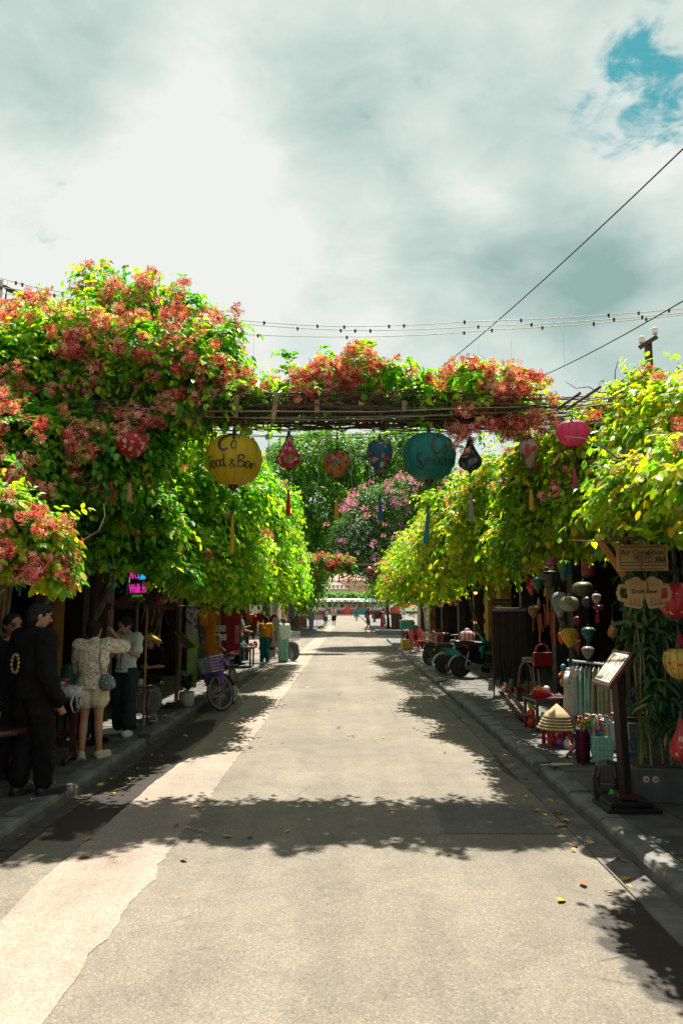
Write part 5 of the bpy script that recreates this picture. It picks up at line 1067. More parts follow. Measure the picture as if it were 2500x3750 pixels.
    MB().box((-.30, .045, .31), (.44, .012, .09)).build('chain_guard', paint, t, bevel=.004)
    MB().tube([(-.50, .07, .30), (-.46, .20, .01)], .010, 6).build('kickstand', M_CHROME, t)
    MB().sheet([[(-.84, -.07, .715), (-.84, .07, .715)], [(-.36, -.07, .735), (-.36, .07, .735)]]).build('carrier', M_CHROME, t, solid=.006)
    if guard:
        b = MB()
        for sy in (-.05, .05):
            for k in range(16): a = R(15 + k * 10); b.tube([(-.52 + .05 * math.cos(a), sy, .33), (-.52 + .335 * math.cos(a), sy, .33 + .335 * math.sin(a))], .0018, 3, False)
        o = b.build('skirt_net', M_BRNP, t); o['kind'] = 'stuff'
    if basket:
        b = MB(); x0, x1, z0, z1 = .46, .76, .72, .98
        def edge(f, s): w = .13 + .045 * f; xx0 = x0 - .02 * f; xx1 = x1 + .035 * f; return [(xx0, -w), (xx1, -w), (xx1, w), (xx0, w)][s]
        for f in (0, .2, .4, .6, .8, 1.0):
            z = z0 + (z1 - z0) * f; pts = [q(*edge(f, k % 4), z) for k in range(5)]; b.tube(pts, .006 if f in (0, 1.0) else .0028, 5, False)
        for s in range(4):
            for k in range(11):
                u = k / 10; a0, a1 = edge(0, s), edge(0, (s + 1) % 4); c0, c1 = edge(1, s), edge(1, (s + 1) % 4)
                b.tube([q(a0[0] + (a1[0] - a0[0]) * u, a0[1] + (a1[1] - a0[1]) * u, z0), q(c0[0] + (c1[0] - c0[0]) * u, c0[1] + (c1[1] - c0[1]) * u, z1)], .0028, 4, False)
        for k in range(9): u = -.13 + .26 * k / 8; b.tube([q(x0, u, z0), q(x1, u, z0)], .0026, 4, False)
        b.build('basket', bmat, t)
    return t
M_BASK = mat('basket_wire', (.46, .50, .46), (.30, .33, .30), 20, .4, .5)
F_, R_ = G(818, 2604, 0), G(878, 2562, 0); h = math.atan2(F_.y - R_.y, F_.x - R_.x); mid = F_ + (R_ - F_).normalized() * .52
bicycle('old olive bicycle with wire basket parked at the left kerb beside the pale strip', (mid.x, mid.y, 0), h, R(-34), M_OLIVE, lean=R(5), bmat=M_BASK)
c = G(1072, 2420, 0); hd = R(-28); bicycle('mint green bicycle with wire basket behind the shopper in mint trousers', (c.x - .52 * math.cos(hd), c.y - .52 * math.sin(hd), 0), hd, R(-12), M_MINTP, lean=R(4), bmat=M_BASK, guard=False, saddle=mat('green_saddle', (.01, .16, .10)))
c = G(1600, 2440, SW); bicycle('dark red bicycle leaning behind the teal moped', (c.x + .35, c.y + .5, SW), R(195), R(20), M_BRNP, lean=R(-4), guard=False)
def moto_wheel(root, name, x, z, r, w, hubm=M_BLACK):
    o = MB().lathe([(r * .62, -w * .42), (r * .86, -w * .5), (r * .97, -w * .32), (r, 0), (r * .97, w * .32), (r * .86, w * .5), (r * .62, w * .42)], 32, T(x, 0, z) @ RX90).build(name, M_TYRE, root, smooth=True)
    b = MB().lathe([(r * .64, -w * .4), (r * .56, -w * .3), (r * .56, w * .3), (r * .64, w * .4)], 28, T(x, 0, z) @ RX90)
    for k in range(5): a = 6.28 * k / 5; b.tube([(x, 0, z), (x + r * .58 * math.cos(a), 0, z + r * .58 * math.sin(a))], [w * .25, w * .14], 6)
    b.lathe([(.02, -w * .6), (r * .24, -w * .5), (r * .24, w * .5), (.02, w * .6)], 16, T(x, 0, z) @ RX90).build('rim', hubm, o); return o
M_MBLK = mat('black_plastic', (.016, .016, .017), (.03, .03, .031), 20, 0.45); M_GBLK = mat('glossy_black_paint', (.010, .010, .011), (.016, .016, .017), 5, 0.15); M_TEALP = mat('teal_paint', (.02, .36, .36), (.015, .30, .31), 5, 0.3)
M_REDL = mat('red_lens', (.5, .03, .02), (.4, .02, .02), 20, 0.2); M_GREY = mat('grey_plastic', (.14, .15, .15), (.09, .10, .10), 12, 0.5)
def scooter(label, loc, rz):
    t = thing('motor_scooter', label, 'scooter', loc, rz); t.rotation_euler = (R(3), 0, rz)
    moto_wheel(t, 'rear_wheel', -.62, .25, .25, .12); moto_wheel(t, 'front_wheel', .66, .25, .25, .11)
    MB().prism([(-.78, .70), (-.60, .56), (-.36, .36), (-.14, .30), (-.10, .34), (-.14, .62), (-.20, .74), (-.52, .80), (-.76, .78)], .26).build('rear_body', M_GBLK, t, bevel=.03, smooth=False)
    MB().prism([(-.80, .82), (-.62, .76), (-.14, .76), (-.02, .80), (-.06, .86), (-.30, .88), (-.62, .90), (-.80, .90)], .27).build('seat', M_RUB, t, bevel=.03)
    MB().prism([(-.16, .20), (.40, .20), (.50, .34), (.46, .42), (.34, .32), (-.12, .32)], .30).build('footboard', M_GBLK, t, bevel=.02)
    MB().prism([(.34, .30), (.46, .28), (.58, .60), (.50, .98), (.42, 1.02), (.40, .80)], .34).build('front_shield', M_GBLK, t, bevel=.03)
    MB().tube([(.46, 0, .95), (.56, 0, .60), (.66, 0, .25)], .035, 8).build('fork', M_MBLK, t)
    hb = MB().tube([(.30, -.34, 1.04), (.42, -.15, 1.06), (.44, 0, 1.03), (.42, .15, 1.06), (.30, .34, 1.04)], .014, 7).build('handlebar', M_MBLK, t)
    for s in (-1, 1):
        mi = MB().tube([(.40, s * .18, 1.06), (.36, s * .26, 1.24)], .006, 5).build('mirror_arm', M_MBLK, hb); MB().ball((.36, s * .29, 1.27), (.015, .06, .04)).build('mirror', mat('mirror_green_glint', (.30, .45, .22), (.5, .6, .4), 4, .15), hb, smooth=True)
    b = MB(); rows = []
    for k in range(11): a = R(75 + k * 11); rows.append([(-.62 + .29 * math.cos(a), y, .25 + .29 * math.sin(a)) for y in (-.08, 0, .08)])
    b.sheet(rows).build('rear_mudguard', M_GREY, t, solid=.012); MB().box((-.95, 0, .22), (.03, .16, .16), Mrot(0, R(-18), 0)).build('mud_flap', M_MBLK, t)
    MB().prism([(-.86, .86), (-.70, .78), (-.62, .80), (-.66, .90), (-.84, .92)], .20).build('tail_cowl', M_GREY, t, bevel=.015)
    MB().prism([(-.62, .80), (-.44, .70), (-.40, .74), (-.56, .83)], .272).build('tail_light', M_REDL, t)
    MB().prism([(-.55, .30), (-.16, .34), (-.18, .24), (-.52, .20)], .06, T(0, -.17, 0)).build('motor_cover', M_GREY, t, bevel=.012)
    MB().tube([(-.44, -.14, .64), (-.48, -.14, .44), (-.52, -.14, .30)], .022, 8).build('shock_absorber', M_CHROME, t)
    MB().tube([(.10, -.14, .22), (.14, -.22, .01)], .012, 6).build('side_stand', M_CHROME, t)
    lettering('YADEA', .07, mat('grey_letter', (.28, .28, .27)), t, T(.02, -.153, .27)); 
    MB().lathe([(.001, -.004), (.035, -.004), (.035, .004), (.001, .004)], 20, T(.22, -.153, .27) @ RX90).build('badge', M_REDL, t)
    return t
c = G(1684, 2480, SW); scooter('black electric scooter with red tail light parked beside the belt rack', (c.x + .62, c.y + .02, SW), R(4))
c = G(1622, 2466, SW); t = thing('moped', 'teal and black moped parked beyond the black scooter', 'moped', (c.x + .58, c.y + .15, SW), R(6)); t.rotation_euler = (R(4), 0, R(6))
moto_wheel(t, 'rear_wheel', -.56, .24, .24, .09); moto_wheel(t, 'front_wheel', .60, .24, .24, .09)
MB().prism([(-.62, .66), (-.05, .62), (.02, .52), (-.22, .40), (-.36, .46)], .16).build('side_panel', M_TEALP, t, bevel=.02)
rows = [[(-.56 + .29 * math.cos(R(60 + k * 12)), y, .24 + .29 * math.sin(R(60 + k * 12))) for y in (-.07, 0, .07)] for k in range(12)]; MB().sheet(rows).build('rear_mudguard', M_TEALP, t, solid=.012)
rows = [[(.60 + .28 * math.cos(R(20 + k * 12)), y, .24 + .28 * math.sin(R(20 + k * 12))) for y in (-.06, 0, .06)] for k in range(12)]; MB().sheet(rows).build('front_mudguard', M_TEALP, t, solid=.012)
MB().prism([(-.78, .72), (-.70, .67), (-.12, .67), (-.05, .72), (-.40, .78), (-.74, .78)], .22).build('seat', M_RUB, t, bevel=.025)
MB().tube([(-.56, 0, .24), (-.20, 0, .30), (.20, 0, .28), (.38, 0, .60), (.42, 0, .92)], .035, 8).build('frame', M_MBLK, t); MB().tube([(.42, 0, .92), (.50, 0, .60), (.60, 0, .24)], .028, 8).build('fork', M_MBLK, t)
hb = MB().tube([(.26, -.34, 1.02), (.36, -.2, 1.04), (.40, 0, .98), (.36, .2, 1.04), (.26, .34, 1.02)], .013, 7).build('handlebar', M_CHROME, t)
for s in (-1, 1): MB().tube([(.24, s * .35, 1.02), (.31, s * .26, 1.03)], .018, 8).build('grip', M_MBLK, hb)
MB().prism([(.34, .30), (.44, .36), (.52, .86), (.44, .95), (.40, .70)], .24).build('leg_shield', M_TEALP, t, bevel=.02); MB().tube([(-.30, -.10, .22), (-.30, -.20, .01)], .012, 6).build('side_stand', M_CHROME, t)
MB().tube([(-.80, -.1, .70), (-.84, 0, .74), (-.80, .1, .70)], .012, 6).build('rear_rack', M_MBLK, t); MB().ball((-.80, 0, .60), (.03, .07, .035)).build('tail_light', M_REDL, t)
# striped carrier bag on the scooter seat
m_, nt, out = nodes('striped_plastic'); v = coords(nt); sx = nd(nt, 'ShaderNodeSeparateXYZ'); nt.links.new(v, sx.inputs[0]); wv = nd(nt, 'ShaderNodeMath', operation='SINE'); mu = nd(nt, 'ShaderNodeMath', operation='MULTIPLY'); nt.links.new(sx.outputs[0], mu.inputs[0]); mu.inputs[1].default_value = 62; nt.links.new(mu.outputs[0], wv.inputs[0])
pbr(nt, out, ramp(nt, wv.outputs[0], [(.45, (.62, .56, .52)), (.6, (.58, .06, .07))]), .35, 0, bump(nt, noise_t(nt, v, 18, 4), .9), .5, .25)
c = P(1710, 2347, 18.4); b = MB(); rr = random.Random(7); prof = [(.02, -.13), (.14, -.125), (.17, -.05), (.155, .04), (.10, .09), (.04, .11), (.05, .15), (.02, .16)]
b.lathe(prof, 18, None, 1.15, .8); b.v = [(x * (1 + rr.uniform(-.08, .08)), y * (1 + rr.uniform(-.08, .08)), z + rr.uniform(-.008, .008)) for x, y, z in b.v]
o = b.build('carrier_bag', m_, smooth=True); o.location = (c.x, c.y, SW + .90 + .13); tag(o, 'red and white striped plastic carrier bag knotted on the scooter seat', 'bag')
# ------------------------------------------------------------------ things on the left pavement
def plant(root, c, n, L, mt, seed, wide=1.0, up=.8, spread=.6, name='leaf', stem=True):
    rs = np.random.default_rng(seed); 
    for i in range(n):
        a = rs.uniform(0, 6.28); d = Vector((math.cos(a) * spread, math.sin(a) * spread, up * rs.uniform(.5, 1.2))).normalized(); b0 = Vector(c) + Vector((math.cos(a) * .03, math.sin(a) * .03, rs.uniform(0, L * .9)))
        l = L * rs.uniform(.6, 1.1); rows = []; sd = d.cross(Vector((0, 0, 1))).normalized(); w = l * .22 * wide
        for k in range(6):
            f = k / 5; q = b0 + d * l * f + Vector((0, 0, -.55 * l * f * f)); ww = w * math.sin(math.pi * min(.98, f * .9 + .06)); rows.append([tuple(q - sd * ww + Vector((0, 0, .15 * ww))), tuple(q), tuple(q + sd * ww + Vector((0, 0, .15 * ww)))])
        MB().sheet(rows).build(name, mt, root, smooth=True)
M_BIGLEAF = mat('house_plant_leaf', (.03, .10, .045), (.015, .05, .025), 8, 0.35, trans=.2); M_POTW = mat('white_glazed_pot', (.36, .38, .31), (.26, .28, .23), 4, 0.4); M_SOIL = mat('soil', (.04, .028, .02), (.02, .015, .01), 20, .95)
def round_table(label, loc, r, h, m=M_DARKW, n=3):
    t = thing('cafe_table', label, 'table', loc); MB().lathe([(r, h - .045), (r * 1.02, h - .025), (r, h), (.001, h)][::1], 28).build('table_top', m, t)
    for k in range(n): a = 6.28 * k / n + .5; c, s = math.cos(a), math.sin(a); MB().tube([(c * r * .75, s * r * .75, h - .04), (c * r * .5, s * r * .5, h * .5), (c * r * .62, s * r * .62, .05), (c * r * .95, s * r * .95, .03)], [.022, .02, .028, .03], 7).build('leg', m, t)
    return t
M_MAHOG = mat('mahogany', (.07, .022, .016), (.03, .012, .01), 8, .3)
c = G(20, 2930, SW); round_table('round dark wooden table with a small plant behind the man in black', (c.x - .20, c.y + .1, SW), .34, .62, M_MAHOG)
pp = thing('potted_plant', 'small leafy plant in a white pot on the round dark table', 'plant', (c.x - .22, c.y + .1, SW + .62)); MB().lathe([(.05, 0), (.07, .02), (.085, .13), (.075, .13), (.07, .11), (.001, .11)], 18).build('pot', M_POTW, pp, smooth=True); plant(pp, (0, 0, .11), 16, .17, M_BIGLEAF, 3, 1.6)
c = G(235, 2805, SW); t = thing('cafe_table', 'dark rectangular cafe table with takeaway cups beside the woman in lace', 'table', (c.x - .26, c.y + .3, SW)); MB().box((0, 0, .70), (.62, .62, .045)).build('table_top', M_MAHOG, t, bevel=.012)
for x in (-.24, .24): MB().box((x, .0, .36), (.06, .10, .64)).build('leg', M_MAHOG, t); MB().tube([(x, -.28, .03), (x, -.12, .07), (x, .12, .07), (x, .28, .03)], .032, 7).build('foot', M_MAHOG, t)
MB().box((0, 0, .30), (.42, .04, .06)).build('stretcher', M_MAHOG, t)
tx, ty, tz = c.x - .26, c.y + .3, SW + .7225
def cup(label, x, y, r, h, m, lid=None):
    t = thing('drink_cup', label, 'cup', (x, y, tz)); MB().lathe([(.001, 0), (r * .75, 0), (r, h), (r * .93, h - .003), (r * .7, .008), (.001, .008)], 20).build('cup_body', m, t, smooth=True)
    if lid is not None: MB().lathe([(r * 1.08, h - .012), (r * 1.1, h + .012), (r * .98, h + .022), (.001, h + .024)], 20).build('lid', lid, t, smooth=True)
M_CLEAR = mat('milky_clear_plastic', (.42, .46, .42), (.30, .34, .31), 9, .2, trans=.5)
p = P(228, 2600, 8.3); cup('clear cup with mint lid on the cafe table', tx + .14, ty - .2, .048, .145, M_CLEAR, mat('mint_lid', (.12, .45, .36)))
cup('red paper cup behind the mint lidded one', tx + .11, ty + .02, .045, .16, mat('red_paper', (.5, .03, .02)), mat('red_lid', (.55, .05, .03)))
cup('small pale green cup next to the hand of the man in black', tx - .02, ty - .24, .034, .10, mat('pale_green_cup', (.36, .42, .26)))
m_, nt, out = nodes('thin_clear_bag'); v = coords(nt); pbr(nt, out, ramp(nt, noise_t(nt, v, 25), [(.4, (.55, .62, .60)), (.7, (.8, .85, .82))]), .15, 0, bump(nt, noise_t(nt, v, 16, 4), 1.0), .8, alpha=ramp(nt, noise_t(nt, v, 20), [(.35, (.25, .25, .25)), (.65, (.75, .75, .75))]))
b = MB(); rr = random.Random(5); b.lathe([(.02, 0), (.10, .0), (.13, .05), (.10, .11), (.03, .13)], 18, None, 1, .8); b.v = [(x + rr.uniform(-.015, .015), y + rr.uniform(-.015, .015), z + rr.uniform(-.01, .01) * (z > .02)) for x, y, z in b.v]
t = thing('carrier_bag', 'clear plastic carrier bag with looped handles drooping off the cafe table', 'bag', (tx + .29, ty - .20, tz)); b.build('bag_body', m_, t, smooth=True)
MB().tube([(.04, -.10, .03), (.03, -.14, -.06), (.06, -.14, -.15), (.11, -.13, -.14), (.12, -.11, .0)], .012, 7, flat=.4).tube([(.08, -.10, .02), (.10, -.14, -.10), (.14, -.12, -.06), (.13, -.10, .02)], .010, 7, flat=.4).build('handle', m_, t, smooth=True)
# wicker chairs in the dark of the tea shop
def chair(label, loc, rz, m=M_MAHOG):
    t = thing('wooden_chair', label, 'chair', loc, rz); MB().box((0, 0, .44), (.42, .42, .04)).build('seat', m, t, bevel=.008)
    for x in (-.18, .18):
        for y in (-.18, .18): MB().tube([(x, y, 0), (x, y, .43)], .02, 7).build('leg', m, t)
    MB().tube([(-.19, .19, .44), (-.20, .23, .80), (-.10, .25, .92), (.10, .25, .92), (.20, .23, .80), (.19, .19, .44)], .018, 7).build('back_frame', m, t); 
    for x in (-.08, 0, .08): MB().tube([(x, .20, .46), (x, .25, .91)], .009, 5).build('spindle', m, t)
chair('dark bentwood chair left of the cafe table', (-3.75, 6.0, SW), R(40)); chair('dark bentwood chair behind the woman in lace', (-3.65, 8.4, SW), R(190))
# fan, side table, plant
c = G(540, 2640, SW); t = thing('floor_fan', 'white floor fan with round wire cage next to the seated person', 'fan', (c.x, c.y, SW), R(-20)); Mf = T(0, 0, .31) @ Mrot(R(-12), 0, 0); M_FAN = mat('fan_grey_white', (.34, .37, .34), (.25, .28, .26), 10, .35)
b = MB(); 
for r, dy in ((.04, -.085), (.09, -.085), (.135, -.08), (.18, -.06), (.215, -.02), (.225, .03), (.19, .075), (.12, .10)): b.lathe(ring(r, .004, m=5), 36, Mf @ T(0, dy, 0) @ RX90)
for k in range(48): a = 6.2832 * k / 48; ca, sa = math.cos(a), math.sin(a); b.tube([Mf @ Vector((ca * r, dy, sa * r)) for r, dy in ((.03, -.088), (.12, -.083), (.19, -.055), (.222, 0), (.19, .075), (.08, .10))], .0022, 3, False)
b.build('cage', M_FAN, t); b = MB()
for k in range(5):
    a = 6.28 * k / 5; rows = []
    for j in range(4): r = .04 + .05 * j; rows.append([tuple(Mf @ Vector((math.cos(a + o_) * r, -.03 + .05 * (o_), math.sin(a + o_) * r))) for o_ in (0, .35, .7)])
    MB().sheet(rows).build('blade', M_GREY, t, solid=.004)
MB().ball(Mf @ Vector((0, -.09, 0)), (.035, .012, .035)).build('badge', mat('dark_badge', (.05, .05, .06)), t, smooth=True); MB().ball(Mf @ Vector((0, .13, 0)), (.07, .09, .07)).build('motor', M_FAN, t, smooth=True)
MB().tube([(-.20, -.10, .015), (.12, -.12, .015), (.20, -.05, .015), (.10, .10, .02), (0, .12, .20), (-.02, .12, .30)], .014, 8).tube([(-.20, -.10, .015), (-.24, .0, .015), (-.1, .12, .02), (0, .12, .2)], .014, 8).build('foot', M_FAN, t, smooth=True)
c = G(505, 2660, SW); round_table('small round mahogany table holding a plant next to the fan', (c.x, c.y, SW), .22, .56, M_MAHOG)
pp = thing('potted_plant', 'little plant in a cream pot on the small mahogany table', 'plant', (c.x + .02, c.y - .02, SW + .56)); MB().lathe([(.045, 0), (.06, .01), (.075, .12), (.065, .12), (.06, .10), (.001, .10)], 18).build('pot', M_POTW, pp, smooth=True); plant(pp, (0, 0, .1), 22, .14, M_BIGLEAF, 8, .8)
c = G(683, 2588, SW); pp = thing('potted_plant', 'broad leaved plant in a big cream pot at the kerb', 'plant', (c.x, c.y, SW)); MB().lathe([(.001, 0), (.105, 0), (.125, .03), (.135, .16), (.128, .255), (.118, .255), (.118, .22), (.001, .22)], 28).build('pot', M_POTW, pp, smooth=True); MB().lathe([(.116, .225), (.001, .235)], 20).build('soil', M_SOIL, pp); plant(pp, (0, 0, .25), 34, .30, M_BIGLEAF, 5, 1.1, 1.0, .55); MB().ball((.13, -.06, .38), (.012, .012, .05)).build('flower_spike', mat('coral_spike', (.6, .10, .05)), pp)
# menu lectern
c = G(640, 2592, SW); t = thing('menu_stand', 'wooden menu lectern with a pale green sloping page beside the cream pot', 'sign', (c.x, c.y, SW), R(6)); MB().box((0, 0, .02), (.42, .32, .04)).box((0, 0, .06), (.30, .22, .04)).build('base', M_MAHOG, t, bevel=.008)
MB().box((.02, 0, .60), (.05, .07, 1.08)).build('post', M_WOOD, t, M=Mrot(0, R(3), 0), bevel=.004)
def quadboard(root, c4, th, m, name='board', inset=None, pm=None, lift=.006):
    """sloping board from its four corners (top left, top right, bottom right, bottom left) as world points"""
    inv = T(*root.location) @ Mrot(0, 0, root.rotation_euler.z); inv.invert(); q = [inv @ Vector(c) for c in c4]; n = (q[1] - q[0]).cross(q[3] - q[0]).normalized()
    if n.y > 0: n = -n
    def at(u, v): return q[0].lerp(q[1], u).lerp(q[3].lerp(q[2], u), v)
    vs = q + [p_ - n * th for p_ in q]; o = MB().add(vs, [(0, 1, 2, 3), (7, 6, 5, 4), (0, 4, 5, 1), (1, 5, 6, 2), (2, 6, 7, 3), (3, 7, 4, 0)]).build(name, m, root)
    for (u0, v0, u1, v1, mm, nm, lf) in (inset or []): MB().add([at(u0, v0) + n * lf, at(u1, v0) + n * lf, at(u1, v1) + n * lf, at(u0, v1) + n * lf], [(0, 1, 2, 3)]).build(nm, mm, o)
    return o
M_PGREEN = mat('pale_green_page', (.30, .38, .18), (.24, .31, .14), 12)
quadboard(t, [P(636, 2318, 12.5), P(657, 2316, 12.1), P(711, 2372, 11.6), P(687, 2376, 12.0)], .03, M_DARKW, 'board', [(.10, .12, .44, .94, M_PGREEN, 'page', .004), (.54, .12, .90, .94, M_PGREEN, 'page', .004)])
# lantern garland over the tea shop front
C_Y2 = silk('garland_yellow', (.42, .24, .012), .15); C_T2 = silk('garland_teal', (.012, .20, .21), .15)
for k in range(15):
    px = 285 + k * 23; py = 2052 + k * 3.2 + 6 * math.sin(k * 1.9); Y = 8.6 + k * .07; c = P(px, py, Y)
    lantern(('yellow' if k % 2 == 0 else 'teal') + ' silk lantern in the garland along the tea shop eave', c, .070, .062, 'squat', C_Y2 if k % 2 == 0 else C_T2, None, tlen=0, cord=.10, simple=True, grp=('yellow' if k % 2 == 0 else 'teal') + ' garland lanterns')
for px, Y in ((413, 9.2), (468, 9.4), (545, 9.7), (75, 8.0)):
    c = P(px, 2140, Y); o = MB().box((0, 0, 0), (.028, .006, .26)).build('ribbon', mat('teal_ribbon', (.02, .12, .13)), None, M=T(*c)); tag(o, 'teal ribbon hanging under the lantern garland', 'ribbon', 'teal ribbons')
# neon sign
N_P, N_B, N_G = glow('neon_magenta', (.60, .03, .32), .42), glow('neon_cyan', (.02, .34, .60), .5), glow('neon_green', (.10, .30, .02), .25)
c = P(505, 2140, 10.0); t = thing('neon_sign', 'hanging neon sign with magenta and cyan letters under the garland', 'sign', c, R(-50)); m_, nt, out = nodes('dark_acrylic'); pbr(nt, out, (.02, .02, .022), .1, 0, None, .5, alpha=.5)
MB().box((0, .01, 0), (.42, .008, .36)).build('panel', m_, t); MB().tube([(-.28, .0, -.20), (.22, .0, -.20)], .015, 8).build('bamboo_rail', M_BAMBOO, t)
lettering('Mi Cu', .13, N_P, t, T(-.09, -.006, .12), .004); lettering('lan', .17, N_B, t, T(.14, -.006, .12), .006, .006); lettering('Walk In', .17, N_P, t, T(.01, -.006, -.06), .004, .003)
b = MB(); 
for k in range(7): b.ball((-.15 + .05 * k, -.004, -.155), (.014, .004, .022), 7, 5)
b.build('green_ornament', N_G, t)
# thatched cone shade, beaded lanterns, poles
c = P(515, 2195, 10.9); t = thing('thatched_shade', 'conical thatched shade over the woman in white', 'thatch', c); b = MB(); rr = random.Random(8)
for k in range(170): a = rr.uniform(0, 6.28); L = rr.uniform(.40, .52); b.tube([(.02 * math.cos(a), .02 * math.sin(a), .20), (L * .55 * math.cos(a), L * .55 * math.sin(a), .03), (L * math.cos(a), L * math.sin(a), -.10 - rr.uniform(0, .06))], .006, 3, False)
o = b.build('thatch', mat('dark_thatch', (.10, .06, .03), (.05, .03, .018), 20, .9), t); o['kind'] = 'stuff'; MB().tube([(.1, .0, .1), (.1, .02, -2.25 + 0)], .018, 7).build('pole', M_BAMBOO, t)
M_BEADR = spots('red_beaded', (.14, .012, .015), [(.5, .35, .25), (.4, .15, .12)], 60, .3, dens=.5, trans=.05)
for (px, py, w, lab) in ((588, 2196, 55, 'dark red beaded lantern with long tails below the creeper'), (548, 2196, 36, 'small dark red beaded lantern behind the larger beaded one')):
    c = P(px, py, 10.6 if w > 40 else 11.2); t = lantern(lab, c, w * 10.6 / F_PX / 2, .08, 'squat', M_BEADR, None, tlen=0, cord=.2)
    for s in (-1, 0, 1): MB().tube([(s * .05, 0, -.06), (s * .08, 0, -.20), (s * (.12 if s else .02), 0, -.36)], .012, 5, flat=.3).build('beaded_tail', M_BEADR, t)
wire('leaning wooden stake tied with twine in front of the tea shop', [P(418, 2120, 9.7), P(405, 2290, 9.6)], .015, M_WOOD, 'wooden_stake', 'stake'); wire('leaning thin stake behind the woman in lace', [P(358, 2140, 10), P(340, 2290, 9.9)], .012, M_DARKW, 'wooden_stake', 'stake')
for py in (1928, 1958): wire(('upper' if py == 1928 else 'lower') + ' pale steel tube poking out of the low flowering spray', [P(-80, py - 10, 4.7), P(45 if py == 1928 else 78, py + 6, 5.2)], .024, mat('pale_steel_tube', (.36, .42, .40), (.28, .33, .32), 8, .4, .4), 'awning_tube', 'tube')
# poster on the ochre pillar
c = P(178, 2340, 9.2); t = thing('paper_notice', 'white printed notice on the ochre pillar behind the man in black', 'notice', (-4.33, 9.10, c.z), R(35)); MB().box((0, 0, 0), (.24, .006, .42)).build('sheet', mat('off_white_paper', (.42, .34, .20)), t)
lettering('에어컨', .065, M_INK, t, T(0, -.005, .12), .001); lettering('MENU', .05, M_INK, t, T(0, -.005, .03), .001)
for k in range(5): MB().box((0, -.004, -.04 - k * .03), (.17, .002, .008)).build('text_line', M_INK, t)
# ---- clothes shop front
def garment(label, loc, w, h, m, rz=0, kind='dress', name='hanging_dress', cat='clothes', seed=0, hook=True, grp=None):
    """a garment on a hanger: folded cloth sheet closed front and back"""
    t = thing(name, label, cat, loc, rz, grp); rr = random.Random(seed); ph = rr.uniform(0, 6); b = MB(); rows = []; n = 15
    if kind == 'dress': prof = [(0, .20), (.05, .40), (.10, .50), (.35, .40), (.55, .44), (1, .62)]
    elif kind == 'tank': prof = [(0, .22), (.06, .27), (.16, .30), (.22, .46), (.6, .50), (1, .56)]
    elif kind == 'shirt': prof = [(0, .16), (.06, .40), (.12, .50), (.3, .48), (1, .50)]
    else: prof = [(0, .5), (.1, .5), (1, .5)]
    for j in range(13):
        f = j / 12; hw = np.interp(f, [p_[0] for p_ in prof], [p_[1] for p_ in prof]) * w
        rows.append([(hw * math.cos(6.2832 * k / n), (.025 + .03 * f) * math.sin(6.2832 * k / n) * (1 + .5 * math.sin(k * 2.7 + ph)) + .018 * f * math.sin(9 * math.cos(6.2832 * k / n) + ph), -h * f + (.03 * h * abs(math.cos(6.2832 * k / n)) * (-1) if j == 1 else 0)) for k in range(n + 1)])
    b.sheet(rows); b.build('fabric', m, t, smooth=True)
    if kind == 'shirt':
        for s in (-1, 1): MB().tube([(s * w * .42, 0, -h * .08), (s * w * .62, 0, -h * .22), (s * w * .72, 0, -h * .34)], [w * .13, w * .14, w * .15], 8, flat=.35).build('sleeve', m, t, smooth=True)
    if hook: MB().tube([(-w * .4, 0, -.03), (0, 0, .035), (w * .4, 0, -.03)], .005, 5).tube([(0, 0, .03), (0, 0, .07), (.02, 0, .09), (.03, 0, .07)], .003, 5).build('hanger', M_WIREW, t)
    return t
FLOR = spots('floral_white_black', (.30, .31, .30), [(.03, .03, .03), (.25, .05, .07), (.05, .06, .05)], 16, .6, trans=.05, dens=.8); ORD = cloth('orange_dress', (.52, .20, .015), (.36, .13, .012), 3); PUR = cloth('purple_shirt', (.26, .12, .50), (.21, .09, .42), 3); PURF = spots('purple_floral', (.20, .14, .32), [(.5, .45, .5), (.3, .2, .4)], 40, .5, trans=.05)
for (lab, px, py, Y, w, h, m, kd, rz, sd) in (('long orange dress hanging outside the clothes shop', 760, 2235, 14.5, .42, 1.05, ORD, 'dress', 40, 1), ('short orange blouse with white embroidery above the long orange dress', 746, 2228, 14.2, .18, .32, ORD, 'shirt', 40, 2), ('purple T-shirt with a white floral branch hanging lowest of the clothes', 786, 2400, 13.6, .40, .50, PUR, 'shirt', 20, 3),
    ('white and black floral dress beside the weathered post', 703, 2215, 14.0, .26, .80, FLOR, 'dress', 50, 4), ('dark floral dress behind the white floral one', 728, 2220, 14.4, .24, .70, spots('dark_floral', (.04, .04, .045), [(.2, .2, .2), (.15, .05, .06)], 20, .5, trans=0), 'dress', 40, 5), ('lilac patterned scarf hanging next to the orange dress', 776, 2275, 14.9, .12, .50, PURF, 'scarf', 30, 6),
    ('purple flowered skirt hanging under the orange dress', 765, 2405, 14.3, .24, .28, PURF, 'dress', 30, 7), ('cream blouse with red collar half behind the purple T-shirt', 790, 2365, 15.0, .30, .28, spots('cream_red', (.46, .42, .34), [(.45, .06, .06)], 12, .4, trans=.05, dens=.5), 'shirt', 20, 8), ('teal printed dress on the inner rail', 788, 2325, 15.6, .16, .40, spots('teal_print', (.05, .12, .13), [(.3, .3, .2), (.02, .04, .05)], 20, .5, trans=0), 'dress', 60, 9), ('orange printed dress on the inner rail', 800, 2325, 15.8, .14, .45, spots('orange_print', (.4, .15, .03), [(.1, .12, .1), (.4, .3, .1)], 20, .5, trans=0), 'dress', 60, 10)):
    garment(lab, P(px, py, Y), w, h, m, R(rz - 40), kd, seed=sd)
